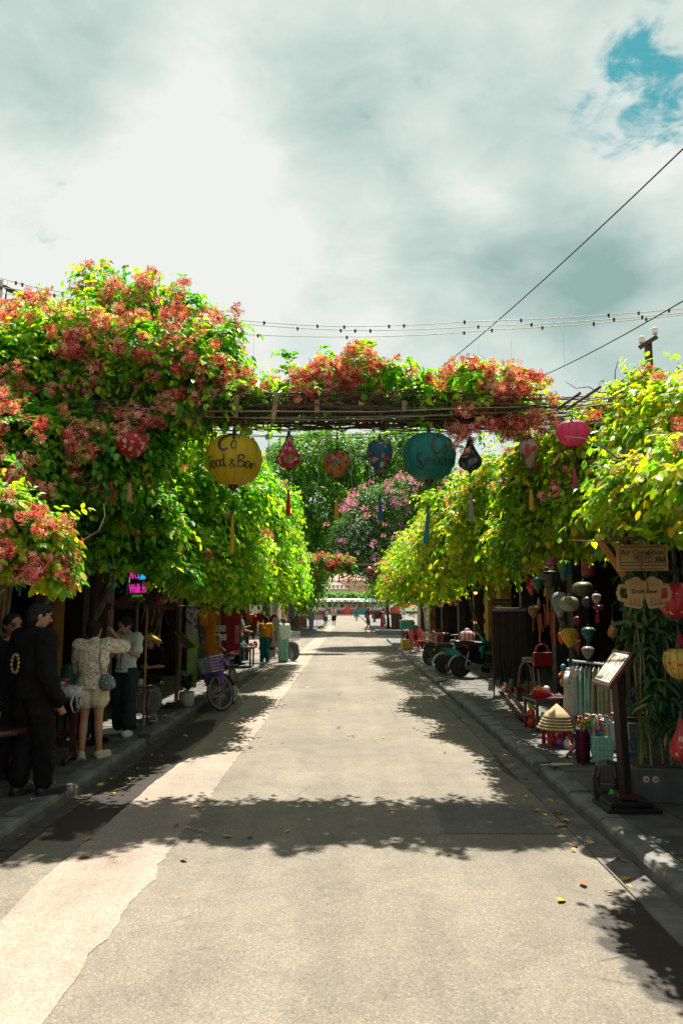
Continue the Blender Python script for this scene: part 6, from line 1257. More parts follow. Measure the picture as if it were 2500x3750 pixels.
for k, (px, col, lab) in enumerate(((712, (.02, .12, .12), 'dark teal'), (722, (.28, .05, .12), 'wine red'), (730, (.30, .20, .03), 'mustard'), (742, (.01, .16, .13), 'emerald'), (752, (.18, .09, .05), 'brown'))):
    garment(lab + ' scarf hanging low on the scarf rail', P(px, 2375, 13.9), .12, .52 + .05 * math.sin(k * 2), cloth('scarf%d' % k, col), R(20), 'scarf', 'hanging_scarf', seed=k + 20, hook=False)
garment('hot pink scarf knotted below the purple skirt', P(762, 2452, 14.1), .14, .17, cloth('hot_pink', (.55, .03, .16)), 0, 'scarf', 'hanging_scarf', seed=41, hook=False); garment('grey T-shirt under the hot pink scarf', P(770, 2455, 14.4), .16, .2, cloth('greyt', (.16, .16, .15)), 0, 'shirt', seed=42, hook=False)
o = MB().box((0, 0, 0), (.18, .03, .95)).build('green_board', mat('grass_green_board', (.16, .26, .05), (.11, .19, .04), 5), None, M=T(*P(703, 2420, 13.6)) @ Mrot(0, 0, R(30))); tag(o, 'narrow grass green board below the floral dress', 'board')
cr = thing('clothes_rail', 'steel rail carrying the clothes outside the clothes shop', 'rack', (P(760, 2225, 14.5).x, 14.5, SW)); zr = P(760, 2228, 14.5).z - SW + .05; MB().tube([(-.45, -.6, zr), (.30, .6, zr)], .010, 7).build('rail', M_STEEL, cr)
for x, y in ((-.45, -.6), (.30, .6)): MB().tube([(x, y, 0), (x, y, zr)], .010, 7).build('upright', M_STEEL, cr)
# dark red cloth, shelves of towels, souvenir stall
garment('long dark red cloth hanging from the eave of the clothes shop', P(848, 2235, 17.5), .45, 1.05, cloth('dark_red', (.20, .01, .035), (.12, .008, .02)), R(10), 'scarf', 'hanging_cloth', seed=50, hook=False); garment('pale pink strip of cloth hanging by the dark red cloth', P(868, 2290, 17.2), .10, .42, cloth('dusty_pink', (.42, .16, .15)), 0, 'scarf', 'hanging_cloth', seed=51, hook=False)
for k, (px, py, lab) in enumerate(((805, 2290, 'upper'), (808, 2322, 'lower'))): garment('folded grey white towel on the ' + lab + ' rail inside the clothes shop', P(px, py, 17.0), .26, .14, cloth('towel', (.34, .37, .36), (.26, .28, .28)), R(5), 'scarf', 'folded_towel', seed=60 + k, hook=False)
t = thing('market_stall', 'low stall table of small souvenirs in front of the corner shop', 'stall', (P(865, 2440, 21.8).x - .2, 21.8, SW)); MB().box((0, 0, .55), (1.5, .9, .06)).build('table_top', M_WOOD, t)
for x in (-.65, .65):
    for y in (-.35, .35): MB().box((x, y, .26), (.05, .05, .52)).build('leg', M_WOOD, t)
rr = random.Random(11); SM = [mat('trinket%d' % k, c) for k, c in enumerate(((.4, .06, .03), (.12, .14, .15), (.5, .3, .03), (.03, .2, .2), (.3, .3, .28), (.2, .05, .2)))]
tm = [MB().lathe([(.001, 0), (.05, 0), (.06, .03), (.035, .08), (.02, .10), (.001, .11)], 10).mesh('trinket', m) for m in SM]
LT = ('red', 'slate grey', 'golden', 'teal', 'pale grey', 'plum')
for k in range(48):
    q = k % 6; o = inst(tm[q], 'trinket'); o.location = (t.location.x + rr.uniform(-.7, .7), t.location.y + rr.uniform(-.4, .4), SW + .58); o.scale = [rr.uniform(.7, 1.5)] * 3; tag(o, LT[q] + ' bowl shaped souvenir on the low stall table', 'souvenir', LT[q] + ' stall souvenirs')
for k, (px, py, w, h, sh, c, lab) in enumerate(((898, 2290, 46, 44, 'round', (.22, .21, .19), 'grey floral paper lantern'), (918, 2278, 34, 60, 'cone', (.50, .17, .03), 'orange pleated lantern'), (934, 2280, 26, 50, 'cone', (.40, .04, .02), 'red pleated lantern'), (917, 2305, 16, 44, 'drop', (.6, .32, .02), 'slim amber lantern'), (928, 2310, 30, 50, 'drop', (.16, .14, .02), 'olive lantern'), (880, 2248, 40, 40, 'round', (.12, .02, .02), 'maroon lantern'), (955, 2262, 34, 40, 'drop', (.25, .02, .03), 'crimson lantern'), (975, 2235, 30, 60, 'drum', (.16, .16, .15), 'grey hanging banner lantern'))):
    Y = 23.6; c0 = P(px, py, Y); lantern(lab + ' hanging in the corner souvenir shop', c0, w * Y / F_PX / 2, h * Y / F_PX / 2, sh, silk('cs%d' % k, c), T_RED, tlen=.0, cord=.15, simple=True)
for (px, py, h, c, lab) in ((975, 2265, 1.0, (.02, .02, .022), 'black robe'), (998, 2250, .85, (.16, .01, .02), 'crimson robe'), (1003, 2260, .95, (.3, .32, .32), 'white edged robe')): garment(lab + ' hanging at the corner shop doorway', P(px + 6, py, 24.0), .30, h, cloth('robe' + lab[:4], c), R(20), 'dress', seed=px)

t = thing('added_dark_screen', 'tall dark timber screen added to cover the bright cross street beyond the corner shop', 'screen', (-3.85, 24.35, SW))  # added as a dark backing where the sunlit side street would show through
for k in range(8): MB().box((-.50 + .145 * k, 0, 1.3), (.138, .03, 2.6)).build('plank', M_WOOD if k % 3 else M_DARKW, t)
for z in (.3, 1.4, 2.5): MB().box((0, .03, z), (1.2, .04, .07)).build('rail', M_DARKW, t)
# ------------------------------------------------------------------ things on the right pavement
C3 = lambda i, c: silk('rs%d' % i, c, .15)
def dot(i, base, cols, sc=26, sz=.35, dens=.5): return spots('rd%d' % i, base, cols, sc, sz, dens=dens, trans=.15)
RL = [(210, 410, 250, 320, 'cone', C3(1, (.50, .03, .03)), 'plain red cone lantern', 10.4), (345, 370, 270, 330, 'cone', C3(2, (.58, .36, .015)), 'plain yellow cone lantern', 10.0), (575, 320, 380, 430, 'cone', C3(3, (.55, .10, .24)), 'large plain pink cone lantern', 9.6),
      (860, 290, 190, 240, 'drop', dot(4, (.45, .36, .27), [(.25, .12, .10), (.35, .25, .2)], 30, .4, .7), 'cream lantern with brown speckles', 10.2), (770, 590, 210, 340, 'cone', dot(5, (.025, .16, .16), [(.5, .06, .06), (.05, .22, .2)], 12, .35, .4), 'dark teal lantern with a red flower', 10.4),
      (1150, 540, 200, 300, 'drum', dot(6, (.32, .04, .03), [(.2, .02, .02)], 40, .4, .6), 'red barrel lantern', 10.8), (375, 800, 170, 250, 'drop', dot(7, (.02, .10, .08), [(.4, .45, .4)], 34, .3, .5), 'dark green lantern with white dots', 11.0), (275, 870, 140, 220, 'drop', dot(8, (.42, .02, .02), [(.55, .4, .3)], 30, .35, .45), 'red lantern with pale sprigs', 11.4),
      (1080, 880, 330, 260, 'round', dot(9, (.14, .15, .05), [(.08, .10, .04), (.05, .03, .03)], 10, .6, .6), 'olive round lantern', 11.2), (715, 1120, 240, 440, 'drop', dot(10, (.22, .27, .26), [(.12, .14, .18), (.10, .18, .10)], 28, .5, .7), 'tall grey lantern with blue flecks', 10.3), (860, 1110, 300, 260, 'round', C3(11, (.34, .31, .20)), 'cream round lantern with a painted branch', 9.7),
      (1150, 1080, 190, 190, 'round', dot(12, (.07, .03, .06), [(.35, .33, .25)], 30, .35, .4), 'plum lantern with white blossoms', 11.0), (1285, 1040, 140, 210, 'drop', dot(13, (.42, .42, .34), [(.45, .03, .03), (.10, .15, .08)], 18, .4, .5), 'small white lantern with red flowers', 9.6), (310, 1230, 180, 210, 'drop', dot(14, (.22, .09, .03), [(.35, .25, .15), (.05, .04, .03)], 30, .4, .6), 'brown lantern with gold leaves', 11.2),
      (1320, 1170, 190, 100, 'squat', C3(15, (.30, .01, .09)), 'flat magenta lantern', 10.6), (865, 1635, 270, 330, 'drop', C3(16, (.55, .32, .012)), 'yellow drop lantern with painted figures', 9.6), (740, 1640, 110, 210, 'drop', C3(17, (.60, .06, .015)), 'slim orange red lantern', 10.0), (1160, 1580, 220, 250, 'drop', dot(18, (.02, .085, .07), [(.4, .42, .38), (.05, .2, .2)], 24, .35, .45), 'dark green lantern with white petals', 10.2),
      (1150, 1865, 190, 220, 'drop', dot(19, (.24, .22, .25), [(.12, .10, .12), (.35, .33, .35)], 30, .5, .7), 'mottled grey lantern', 9.9), (1000, 120, 200, 260, 'round', dot(20, (.10, .03, .07), [(.35, .2, .3)], 26, .4, .5), 'purple speckled lantern', 10.9), (1250, 290, 190, 200, 'drop', dot(21, (.25, .25, .24), [(.08, .08, .09)], 24, .45, .6), 'grey patterned lantern', 10.5), (480, 640, 170, 240, 'cone', C3(22, (.09, .06, .02)), 'bronze mesh lantern', 10.9), (570, 720, 230, 280, 'cone', C3(23, (.05, .035, .025)), 'black mesh lantern', 10.6), (1540, 1500, 170, 300, 'onion', dot(24, (.45, .12, .03), [(.6, .3, .05)], 26, .35, .4), 'orange lantern behind the bamboo', 8.2), (1000, 1370, 150, 160, 'round', C3(25, (.16, .01, .02)), 'maroon round lantern', 11.4), (1000, 1780, 110, 260, 'drop', C3(26, (.24, .05, .02)), 'rust brown drop lantern', 11.2)]
for i, (x, y, w, h, sh, m, lab, Y) in enumerate(RL):
    c = P(1880 + x / 4.24, 1950 + y / 4.24, Y); s = Y / F_PX / 4.24; L_ = lantern(lab + ' in the lantern shop', c, w * s / 2, h * s / 2 * .88, sh, m, (T_RED, T_YEL, T_PALE, T_BLU)[i % 4], tlen=.14 if i % 3 == 0 else 0, gap=.05, cord=.15, nrib=10, simple=True)
    if i == 10: strokes(L_, w * s / 2, h * s / 2 * .88, [([(-.45, .35), (-.35, .0), (-.05, -.25), (.3, -.4)], .05), ([(-.3, -.02), (.05, .15), (.2, .35)], .03), ([(-.1, -.2), (.35, -.1), (.6, -.15)], .03)], 'painted_branch')
    if i == 15: strokes(L_, w * s / 2, h * s / 2 * .88, [([(0, .5), (-.05, .1), (.05, -.3), (.1, -.5)], .06), ([(-.4, .5), (-.2, .6), (.1, .55)], .04), ([(.3, .5), (.42, .2), (.35, .0)], .05)], 'painted_figure')
for (px, py, w, h, sh, m, lab, Y) in ((2478, 2200, 150, 130, 'squat', dot(30, (.48, .012, .02), [(.62, .45, .35)], 20, .35, .5), 'red lantern with pale petals beside the beer sign', 5.8), (2486, 2432, 112, 110, 'squat', dot(31, (.52, .36, .05), [(.45, .04, .05), (.4, .1, .05)], 24, .5, .7), 'yellow lantern with red flowers in front of the bamboo', 5.6), (2496, 2712, 90, 150, 'onion', dot(32, (.45, .02, .02), [(.6, .3, .2)], 22, .35, .5), 'red lantern standing low by the planter', 5.6)):
    LP(px, py, Y, w, h, lab, sh, m, T_RED, tlen=.12 if py < 2300 else 0, gap=.05, cord=.25 if py < 2600 else .04)
# belts
t = thing('belt_rack', 'tall rack thick with hanging leather belts under the Real leather sign', 'rack', (P(1862, 2225, 15).x, 15, SW)); zr = P(1862, 2228, 15).z - SW; MB().tube([(-.36, -.1, zr), (.36, .1, zr)], .015, 7).build('rail', M_STEEL, t)
for x in (-.36, .36): MB().tube([(x, x * .28, 0), (x, x * .28, zr)], .015, 7).build('upright', M_STEEL, t)
BELT = [mat('leather%d' % k, c, tuple(q * .6 for q in c), 8, .4) for k, c in enumerate(((.016, .011, .009), (.035, .016, .011), (.05, .02, .014), (.022, .014, .012)))]; rr = random.Random(6)
for k in range(34):
    x = -.34 + .68 * (k % 17) / 16; y = x * .28 + (.05 if k < 17 else -.05); L = rr.uniform(1.25, 1.55); o = MB().tube([(x, y, zr - .01), (x + rr.uniform(-.01, .01), y, zr - L * .5), (x + rr.uniform(-.015, .015), y, zr - L)], .02, 6, flat=.2, up=Vector((0, 1, 0))).build('belt', BELT[k % 4], t)
    MB().box((x, y - .004, zr - .03), (.045, .012, .05)).build('buckle', M_CHROME, o)
o = thing('shop_sign', 'dark sign reading Real leather above the belt rack', 'sign', P(1838, 2205, 14.7)); MB().box((0, 0, 0), (.42, .02, .13)).build('board', M_BLACK, o); lettering('Real leather', .075, mat('ochre_letter', (.30, .13, .03)), o, T(0, -.012, 0), .001)
c = G(1872, 2535, SW); t = thing('storage_tray', 'red tray holding clear boxes at the foot of the belt rack', 'tray', (c.x + .05, c.y + .1, SW)); MB().box((0, 0, .045), (.38, .26, .09), taper=1.08).build('tray', mat('red_plastic', (.45, .02, .02), (.38, .015, .015), 5, .35), t); MB().box((-.08, 0, .17), (.17, .20, .15)).box((.10, 0, .16), (.15, .20, .13)).build('clear_box', M_CLEAR, t)
c = G(1798, 2530, SW); t = thing('price_board', 'small white price board leaning beside the red tray', 'sign', (c.x, c.y, SW), R(-35)); MB().box((0, 0, .13), (.15, .012, .25)).build('board', mat('white_card', (.5, .52, .45)), t, M=Mrot(R(-12), 0, 0))
for k in range(4): MB().box((rr.uniform(-.01, .01), -.010, .21 - k * .05), (.10, .004, .018)).build('text_line', M_INK, t, M=Mrot(R(-12), 0, 0))
o = thing('shop_sign', 'white sign reading HAMMOCK above the bags', 'sign', P(1934, 2416, 12.4)); MB().box((0, 0, 0), (.21, .012, .085)).build('board', mat('white_card2', (.42, .43, .36)), o); lettering('HAMMOCK', .044, M_INK, o, T(0, -.008, 0), .001, .001)
# plants, lamps
c = G(1775, 2450, SW); pp = thing('potted_shrub', 'bushy light green shrub behind the black scooter', 'plant', (c.x, c.y + .4, SW)); MB().lathe([(.12, 0), (.16, .02), (.19, .30), (.17, .30), (.001, .26)], 18).build('pot', M_GREY, pp); foliage(pp, [((c.x, c.y + .4, SW + .62), (.26, .24, .24))], 150, 301, leaf_mat('shrub_leaf', [(0, (.03, .09, .02)), (1, (.16, .24, .05))]), leaf=.10, length=.16, pairs=4, wide=.6, name='crown'); MB().tube([(0, 0, .2), (0, 0, .6)], .015, 6).build('stem', M_TWIG, pp)
M_BULB = glow('warm_bulb', (1.0, .30, .08), 1.6)
for k, (px, py, Y) in enumerate(((1608, 2152, 27), (1662, 2155, 25), (1740, 2170, 23.5), (1740, 2278, 24), (1645, 2166, 29))):
    t = thing('hanging_lamp', ('warm lit lamp under a dark shade in the dim shop', 'second lit lamp deeper in the dim shop beside the pillar', 'small lit wall lamp high on the shop shelf', 'small lit lamp low on the shop shelf', 'faint lit lamp between the two hanging shades')[k], 'lamp', P(px, py, Y)); MB().ball((0, 0, 0), .06).build('bulb', M_BULB, t, smooth=True)
    MB().lathe([(.16, .02), (.10, .12), (.02, .18)], 16).build('lamp_shade', M_STEEL, t); MB().tube([(0, 0, .17), (0, 0, .55)], .006, 5).build('cord', M_BLACK, t)
# red plastic chairs, seated vendor, ice box cart
M_REDP = mat('red_chair_plastic', (.50, .012, .02), (.42, .01, .015), 4, .3)
def plastic_chair(label, loc, rz, grp=None):
    t = thing('plastic_chair', label, 'chair', loc, rz, grp); MB().box((0, 0, .42), (.42, .42, .03)).build('seat', M_REDP, t, bevel=.012)
    for x in (-.2, .2):
        for y in (-.19, .19): MB().tube([(x * 1.1, y * 1.1, 0), (x, y, .42)], [.02, .026], 6).build('leg', M_REDP, t)
        MB().tube([(x * 1.1, -.20, .42), (x * 1.15, -.20, .62), (x * 1.15, .1, .64), (x * 1.05, .22, .70)], .018, 6).build('arm', M_REDP, t)
    MB().tube([(-.20, .20, .42), (-.21, .24, .70), (-.14, .27, .84), (.14, .27, .84), (.21, .24, .70), (.20, .20, .42)], .02, 7).build('back_frame', M_REDP, t)
    for x in (-.11, -.037, .037, .11): MB().box((x, .245, .63), (.045, .012, .40), Mrot(R(-7), 0, 0)).build('slat', M_REDP, t)
    return t
c = G(1528, 2388, SW); plastic_chair('red plastic armchair closest to the ice box on the pavement', (c.x, c.y, SW), R(115)); c = G(1560, 2386, SW); plastic_chair('red plastic armchair between the other red chair and the dim shop', (c.x, c.y + .4, SW), R(125)); c = G(1610, 2395, SW); plastic_chair('shaded dark red armchair next to the dark red bicycle', (c.x, c.y + 1.2, SW), R(200))
c = G(1490, 2380, SW); t = thing('snack_box', 'orange and yellow printed box under the ice box cart', 'box', (c.x, c.y, SW), R(10)); MB().box((0, 0, .21), (.44, .38, .42)).build('carton', mat('orange_carton', (.48, .22, .03), (.40, .17, .02), 4), t, bevel=.006); MB().box((-.05, -.192, .24), (.22, .004, .30)).build('print', mat('yellow_green_print', (.5, .42, .06), (.25, .35, .08), 12), t); MB().box((.13, -.193, .18), (.09, .004, .20)).build('label_patch', mat('pale_print', (.5, .5, .4)), t)
t = thing('ice_box', 'teal ice box with white lid on a small frame at the pavement edge', 'cool box', (c.x + .03, c.y + .5, SW + .0)); MB().box((0, 0, .98), (.50, .36, .28), taper=1.06).build('box_body', mat('teal_plastic', (.02, .30, .32), (.015, .25, .27), 4, .35), t, bevel=.02); MB().box((0, 0, 1.16), (.56, .42, .08)).build('lid', mat('off_white_lid', (.48, .46, .38)), t, bevel=.015)
for x in (-.2, .2):
    for y in (-.13, .13): MB().box((x, y, .42), (.035, .035, .84)).build('leg', M_STEEL, t)
MB().box((0, 0, .45), (.46, .32, .03)).build('shelf', M_STEEL, t)
for k in range(3): MB().lathe([(.001, 0), (.04, 0), (.04, .22), (.015, .28), (.015, .32)], 12, T(-.12 + .12 * k, -.05, .466)).build('bottle', mat('dark_bottle', (.03, .04, .03), None, 5, .2), t)
SEAT = dict(pelvis=(0, .0, .30), chest=(0, -.03, .48), neck=(0, -.05, .595), head=(0, -.085, .67), shL=(.10, -.04, .565), shR=(-.10, -.04, .565), elL=(.145, -.05, .41), elR=(-.13, -.06, .41), wrL=(.05, -.18, .40), wrR=(-.05, -.18, .40), hipL=(.05, 0, .29), hipR=(-.05, 0, .29), knL=(.075, -.22, .29), knR=(-.06, -.22, .29), anL=(.08, -.20, .05), anR=(-.05, -.22, .05), toL=(.09, -.30, .02), toR=(-.05, -.31, .02))
c = G(1525, 2378, SW); f = Fig('person', 'seated vendor in dark clothes and a straw hat behind the ice box', (c.x, c.y + .8, SW), R(-50), 1.58, vox=.016, J=SEAT); f.fdir = Vector((-.2, -1, -.2)); f.body(SKIN_T); f.hair(); f.top(cloth('khaki', (.14, .12, .07)), 1.8, .018, -.02); f.trousers(BLK, 1, .02); f.shoes(BLK, None)
MB().lathe([(.17, .0), (.10, .015), (.085, .09), (.05, .11), (.001, .112)], 20).build('straw_hat', M_STRAW, f.t, smooth=True, M=T(0, -.14, 1.10)); t = thing('stool', 'low stool under the seated vendor', 'stool', (c.x, c.y + .82, SW)); MB().box((0, 0, .37), (.32, .32, .05)).build('seat', M_REDP, t)
for x in (-.13, .13):
    for y in (-.13, .13): MB().box((x, y, .17), (.04, .04, .34)).build('leg', M_REDP, t)
# bags
def handbag(label, loc, w, h, m, rz=0, strap=.35, th=.08, shape='box', sm=None, name='handbag'):
    t = thing(name, label, 'bag', loc, rz); b = MB()
    if shape == 'hobo': b.prism([(-w * .5, h * .55), (-w * .46, h * .1), (-w * .3, 0), (w * .3, 0), (w * .46, h * .1), (w * .5, h * .55), (w * .22, h * .30), (0, h * .24), (-w * .22, h * .30)], th)
    else: b.prism([(-w * .46, 0), (w * .46, 0), (w * .5, h * .3), (w * .46, h), (-w * .46, h), (-w * .5, h * .3)], th)
    b.build('bag_body', m, t, bevel=.012); hh = h * (.55 if shape == 'hobo' else 1)
    for y in (-th * .3, th * .3): MB().tube([(-w * .36, y, hh * .98), (-w * .25, y, hh + strap * .7), (0, y, hh + strap), (w * .25, y, hh + strap * .7), (w * .36, y, hh * .98)], .009, 6).build('strap', sm or m, t)
    return t
LEA = lambda n, c: mat('bag_' + n, c, tuple(x * .75 for x in c), 5, .35)
c = P(1985, 2430, 12.2); handbag('dark red leather bag hanging in the lantern shop', (c.x, c.y, c.z - .04), .34, .22, LEA('red', (.22, .012, .015)), R(10), .14); c = P(1925, 2570, 12.0); handbag('dark green slouchy bag on the pavement rack', (c.x, c.y, max(SW + .05, c.z)), .36, .42, LEA('green', (.025, .055, .03)), R(10), .42, shape='hobo', sm=LEA('tan', (.12, .07, .04)))
for k, (px, py, L, lab) in enumerate(((1950, 2440, .5, 'brass'), (1968, 2450, .45, 'silver'), (1992, 2440, .6, 'dark'), (2022, 2445, .4, 'copper'))):
    c = P(px, py, 12.0 + .1 * k); o = MB().tube([(0, 0, 0), (.02, 0, -L * .5), (.06 * (k % 2), 0, -L)], .010, 5).build('bag_chain', mat('chain%d' % k, ((.4, .3, .12), (.45, .45, .42), (.06, .06, .06), (.3, .14, .08))[k], None, 90, .3, .7)); o.location = c; tag(o, lab + ' bag chain hanging between the bags and the shirts', 'chain')
# sandals in rows
SANM = [mat('sandal%d' % k, c) for k, c in enumerate(((.20, .09, .04), (.09, .04, .025), (.05, .05, .05), (.28, .15, .07), (.12, .10, .03)))]
def sandal_mesh(m):
    b = MB(); b.prism([(-.045, 0), (.045, 0), (.045, .018), (-.045, .018)], .25); b.v = [(x * (1 - .25 * abs(y / .125) ** 2), y, z) for x, y, z in b.v]; b.tube([(-.042, -.03, .016), (0, -.04, .06), (.042, -.03, .016)], .012, 6, flat=.4, up=Vector((0, 1, 0))); return b.mesh('sandal', m)
sm_ = [sandal_mesh(m) for m in SANM]; LS = ('tan', 'dark brown', 'black', 'light brown', 'olive')
for k in range(26):
    f = (k % 13) / 12; c = G(1838 + 70 * f + (k // 13) * 24, 2548 + 96 * f - (k // 13) * 10, SW); o = inst(sm_[k % 5], 'sandal'); o.location = (c.x, c.y, SW + .03); o.rotation_euler = (R(-24), 0, R(-40 + 9 * math.sin(k * 3))); tag(o, LS[k % 5] + ' sandal propped in the row along the pavement', 'sandal', LS[k % 5] + ' sandals')
# low display table with toys
c = G(2035, 2690, SW); t = thing('display_table', 'low dark display table with a red basket and fans', 'table', (c.x + .05, c.y + .5, SW), R(12)); MB().box((0, 0, .42), (.62, .45, .03)).build('table_top', M_MAHOG, t)
for x in (-.28, .28):
    for y in (-.19, .19): MB().box((x, y, .2), (.035, .035, .40)).build('leg', M_MAHOG, t)
bx, by, bz = t.location.x, t.location.y, SW + .436; t = thing('toy_basket', 'red mesh basket holding an orange toy and a black and white ball', 'basket', (bx - .12, by - .05, bz)); MB().lathe([(.10, 0), (.14, .09), (.13, .09), (.09, .01), (.001, .01)], 20).build('basket', M_REDP, t); MB().box((-.03, 0, .12), (.14, .07, .05)).box((-.03, 0, .155), (.05, .06, .03)).build('toy_truck', mat('orange_toy', (.6, .25, .02)), t, bevel=.01); MB().ball((.07, -.02, .12), .05).build('ball', spots('football', (.6, .6, .58), [(.03, .03, .03)], 22, .45, trans=0), t, smooth=True)
for k in range(6):
    o = MB().box((0, 0, 0), (.30, .05, .012)).build('folded_fan', mat('fanbox%d' % k, ((.25, .03, .05), (.04, .04, .06), (.3, .12, .05), (.35, .35, .38), (.02, .1, .12), (.2, .02, .1))[k]), None, bevel=.003); o.location = (bx + .02 + .03 * (k % 2), by - .18 + .05 * k, bz + .010 + .014 * (k % 3)); o.rotation_euler = (0, 0, R(8 + 4 * (k % 3))); tag(o, ('wine red', 'black', 'orange brown', 'pale grey', 'dark teal', 'plum')[k] + ' folded hand fan lying on the low display table', 'hand fan')
def plush(label, loc, h, cols, seed, name='wrapped_toy'):
    t = thing(name, label, 'toy', loc); rr = random.Random(seed); pos = [(0, h * .2, .30), (0, h * .55, .26), (0, h * .85, .2), (.05, h * .4, .14), (-.06, h * .5, .13), (.05, h * .75, .12)]
    for k, (x, z, r) in enumerate(pos): MB().ball((x, -.02 * (k > 2), z), (r * h * .62, r * h * .55, r * h * .7), 10, 7).build('toy_piece', mat('toy_%02d_%02d_%02d' % tuple(int(q * 99) for q in cols[k % len(cols)]), cols[k % len(cols)], None, 9, .3), t, smooth=True)
    return t
c = G(1945, 2664, SW); plush('red and lime toy wrapped in clear plastic at the pavement edge', (c.x, c.y, SW), .36, [(.6, .05, .04), (.62, .08, .06), (.35, .5, .03), (.55, .3, .05)], 1); c = G(1988, 2676, SW); plush('green and teal parrot toy beside the conical hats', (c.x, c.y, SW), .26, [(.05, .3, .08), (.02, .15, .15), (.3, .4, .04)], 2)
c = P(2062, 2478, 11.2); plush('orange and yellow toy bird hanging left of the shirts', (c.x, c.y, c.z - .15), .34, [(.5, .35, .15), (.55, .18, .03), (.05, .25, .35)], 3)
# conical hats on a red stool
c = G(2046, 2735, SW); t = thing('plastic_stool', 'small red plastic stool under the stack of conical hats', 'stool', (c.x, c.y + .1, SW)); MB().box((0, 0, .20), (.30, .30, .025)).build('seat', M_REDP, t, bevel=.008)
for x in (-.13, .13):
    for y in (-.13, .13): MB().box((x, y, .095), (.045, .045, .19), taper=.85).build('leg', M_REDP, t)
for k in range(5):
    o = cone_hat('', None, .238 - .016 * k, .16, None).build('conical_hat', M_STRAW, None, smooth=True); o.location = (c.x + .004 * k, c.y + .1, SW + .2127 + .034 * k); tag(o, ('lowest conical straw hat of the stack, its brim edged green', 'second conical straw hat up the stack', 'middle conical straw hat of the stack', 'fourth conical straw hat up the stack', 'topmost conical straw hat of the stack')[k], 'hat')
    MB().lathe(ring(.236 - .016 * k, .0045, m=6), 30).build('brim_band', mat('bandg', (.18, .28, .04)) if k == 0 else mat('bandb', (.12, .06, .03)), o)
# shirt rack
rk0, rk1 = P(2078, 2425, 10.3), P(2270, 2432, 9.3); t = thing('clothes_rack', 'pale steel rack of flowered vests and mint tops on the pavement', 'rack', ((rk0.x + rk1.x) / 2, (rk0.y + rk1.y) / 2, SW)); M_MINTM = mat('mint_white_metal', (.42, .48, .42), (.34, .39, .34), 10, .4); zr = (rk0.z + rk1.z) / 2 - SW; d = (rk1 - rk0); d.z = 0; hl = d.length / 2; d.normalize()
MB().tube([tuple(-d * hl + Vector((0, 0, zr))), tuple(d * hl + Vector((0, 0, zr)))], .015, 8).build('rail', M_MINTM, t)
for s in (-1, 1):
    MB().box(tuple(d * hl * s * .86 + Vector((0, 0, zr / 2))), (.04, .04, zr)).build('upright', M_MINTM, t); MB().box(tuple(d * hl * s * .86 + Vector((0, 0, .02))), (.05, .42, .04)).build('foot', M_MINTM, t)
VF = [spots('vest_cream_flower', (.50, .46, .38), [(.36, .10, .12), (.15, .25, .15), (.45, .20, .2)], 48, .42, trans=.1, dens=.5), cloth('mint_cotton', (.26, .40, .34), (.19, .31, .26)), spots('green_flower', (.30, .33, .20), [(.16, .20, .08), (.4, .2, .15), (.12, .18, .12)], 48, .45, trans=.1, dens=.6), spots('white_navy', (.42, .48, .48), [(.06, .08, .12), (.1, .12, .16)], 26, .5, trans=.1, dens=.55)]
names = ['white and navy patterned shirt at the road end of the rack', 'cream flowered vest facing the street on the rack', 'mint top hanging behind the cream flowered vest', 'second mint top along the rack', 'third mint top along the rack', 'mint top next to the green flowered vests', 'first green flowered vest along the rack', 'second green flowered vest along the rack', 'third green flowered vest along the rack', 'green flowered vest beside the menu stand post', 'pale flowered top beyond the menu stand', 'last flowered top on the rack']
for k in range(12):
    f = k / 11; q = rk0.lerp(rk1, .04 + .9 * f); m = VF[(3, 0, 1, 1, 1, 1, 2, 2, 2, 2, 0, 0)[k]]; rz = R(-8) if k == 1 else R(62 + 5 * math.sin(k * 2)); h = (.56, .60, .56, .64, .66, .70, .62, .64, .66, .66, .6, .6)[k]
    garment(names[k], (q.x, q.y - (.14 if k == 1 else 0), q.z - .07 + .0), .38 if k == 1 else .34, h, m, rz, 'tank' if k else 'shirt', 'vest', seed=70 + k)
# goods on the pavement under the rack
c = G(2105, 2775, SW); t = thing('feather_toy', 'rainbow feathered kite toy with a yellow head leaning at the pavement edge', 'toy', (c.x, c.y, SW), R(-20))
for k, (x, z, cc) in enumerate(((0, .12, (.45, .05, .25)), (.03, .18, (.55, .30, .40)), (.06, .24, (.35, .50, .50)), (.09, .22, (.02, .40, .42)), (-.04, .08, (.5, .08, .05)), (.08, .14, (.02, .35, .4)))): MB().tube([(x - .08, 0, z - .10), (x, -.01, z), (x + .05, 0, z + .10)], [.02, .045, .03], 7, flat=.4).build('feather_panel', mat('feather%d' % k, cc, tuple(q * .7 for q in cc), 60, .5), t, smooth=True)
MB().ball((.10, 0, .38), (.06, .04, .05)).build('head', mat('toy_yellow', (.6, .38, .03)), t, smooth=True)
c = G(2030, 2803, SW); o = MB().prism([(-.17, -.045), (.05, -.06), (.07, -.02), (.20, -.015), (.20, .015), (.07, .02), (.05, .06), (-.17, .045)], .012, Mrot(R(90), 0, 0)).build('paddle_toy', mat('pale_paddle', (.46, .46, .44), (.4, .3, .2), 5), None, bevel=.004); o.location = (c.x + .03, c.y, SW + .010); o.rotation_euler = (0, 0, R(190)); tag(o, 'pale paddle shaped toy lying flat on the pavement edge', 'toy')
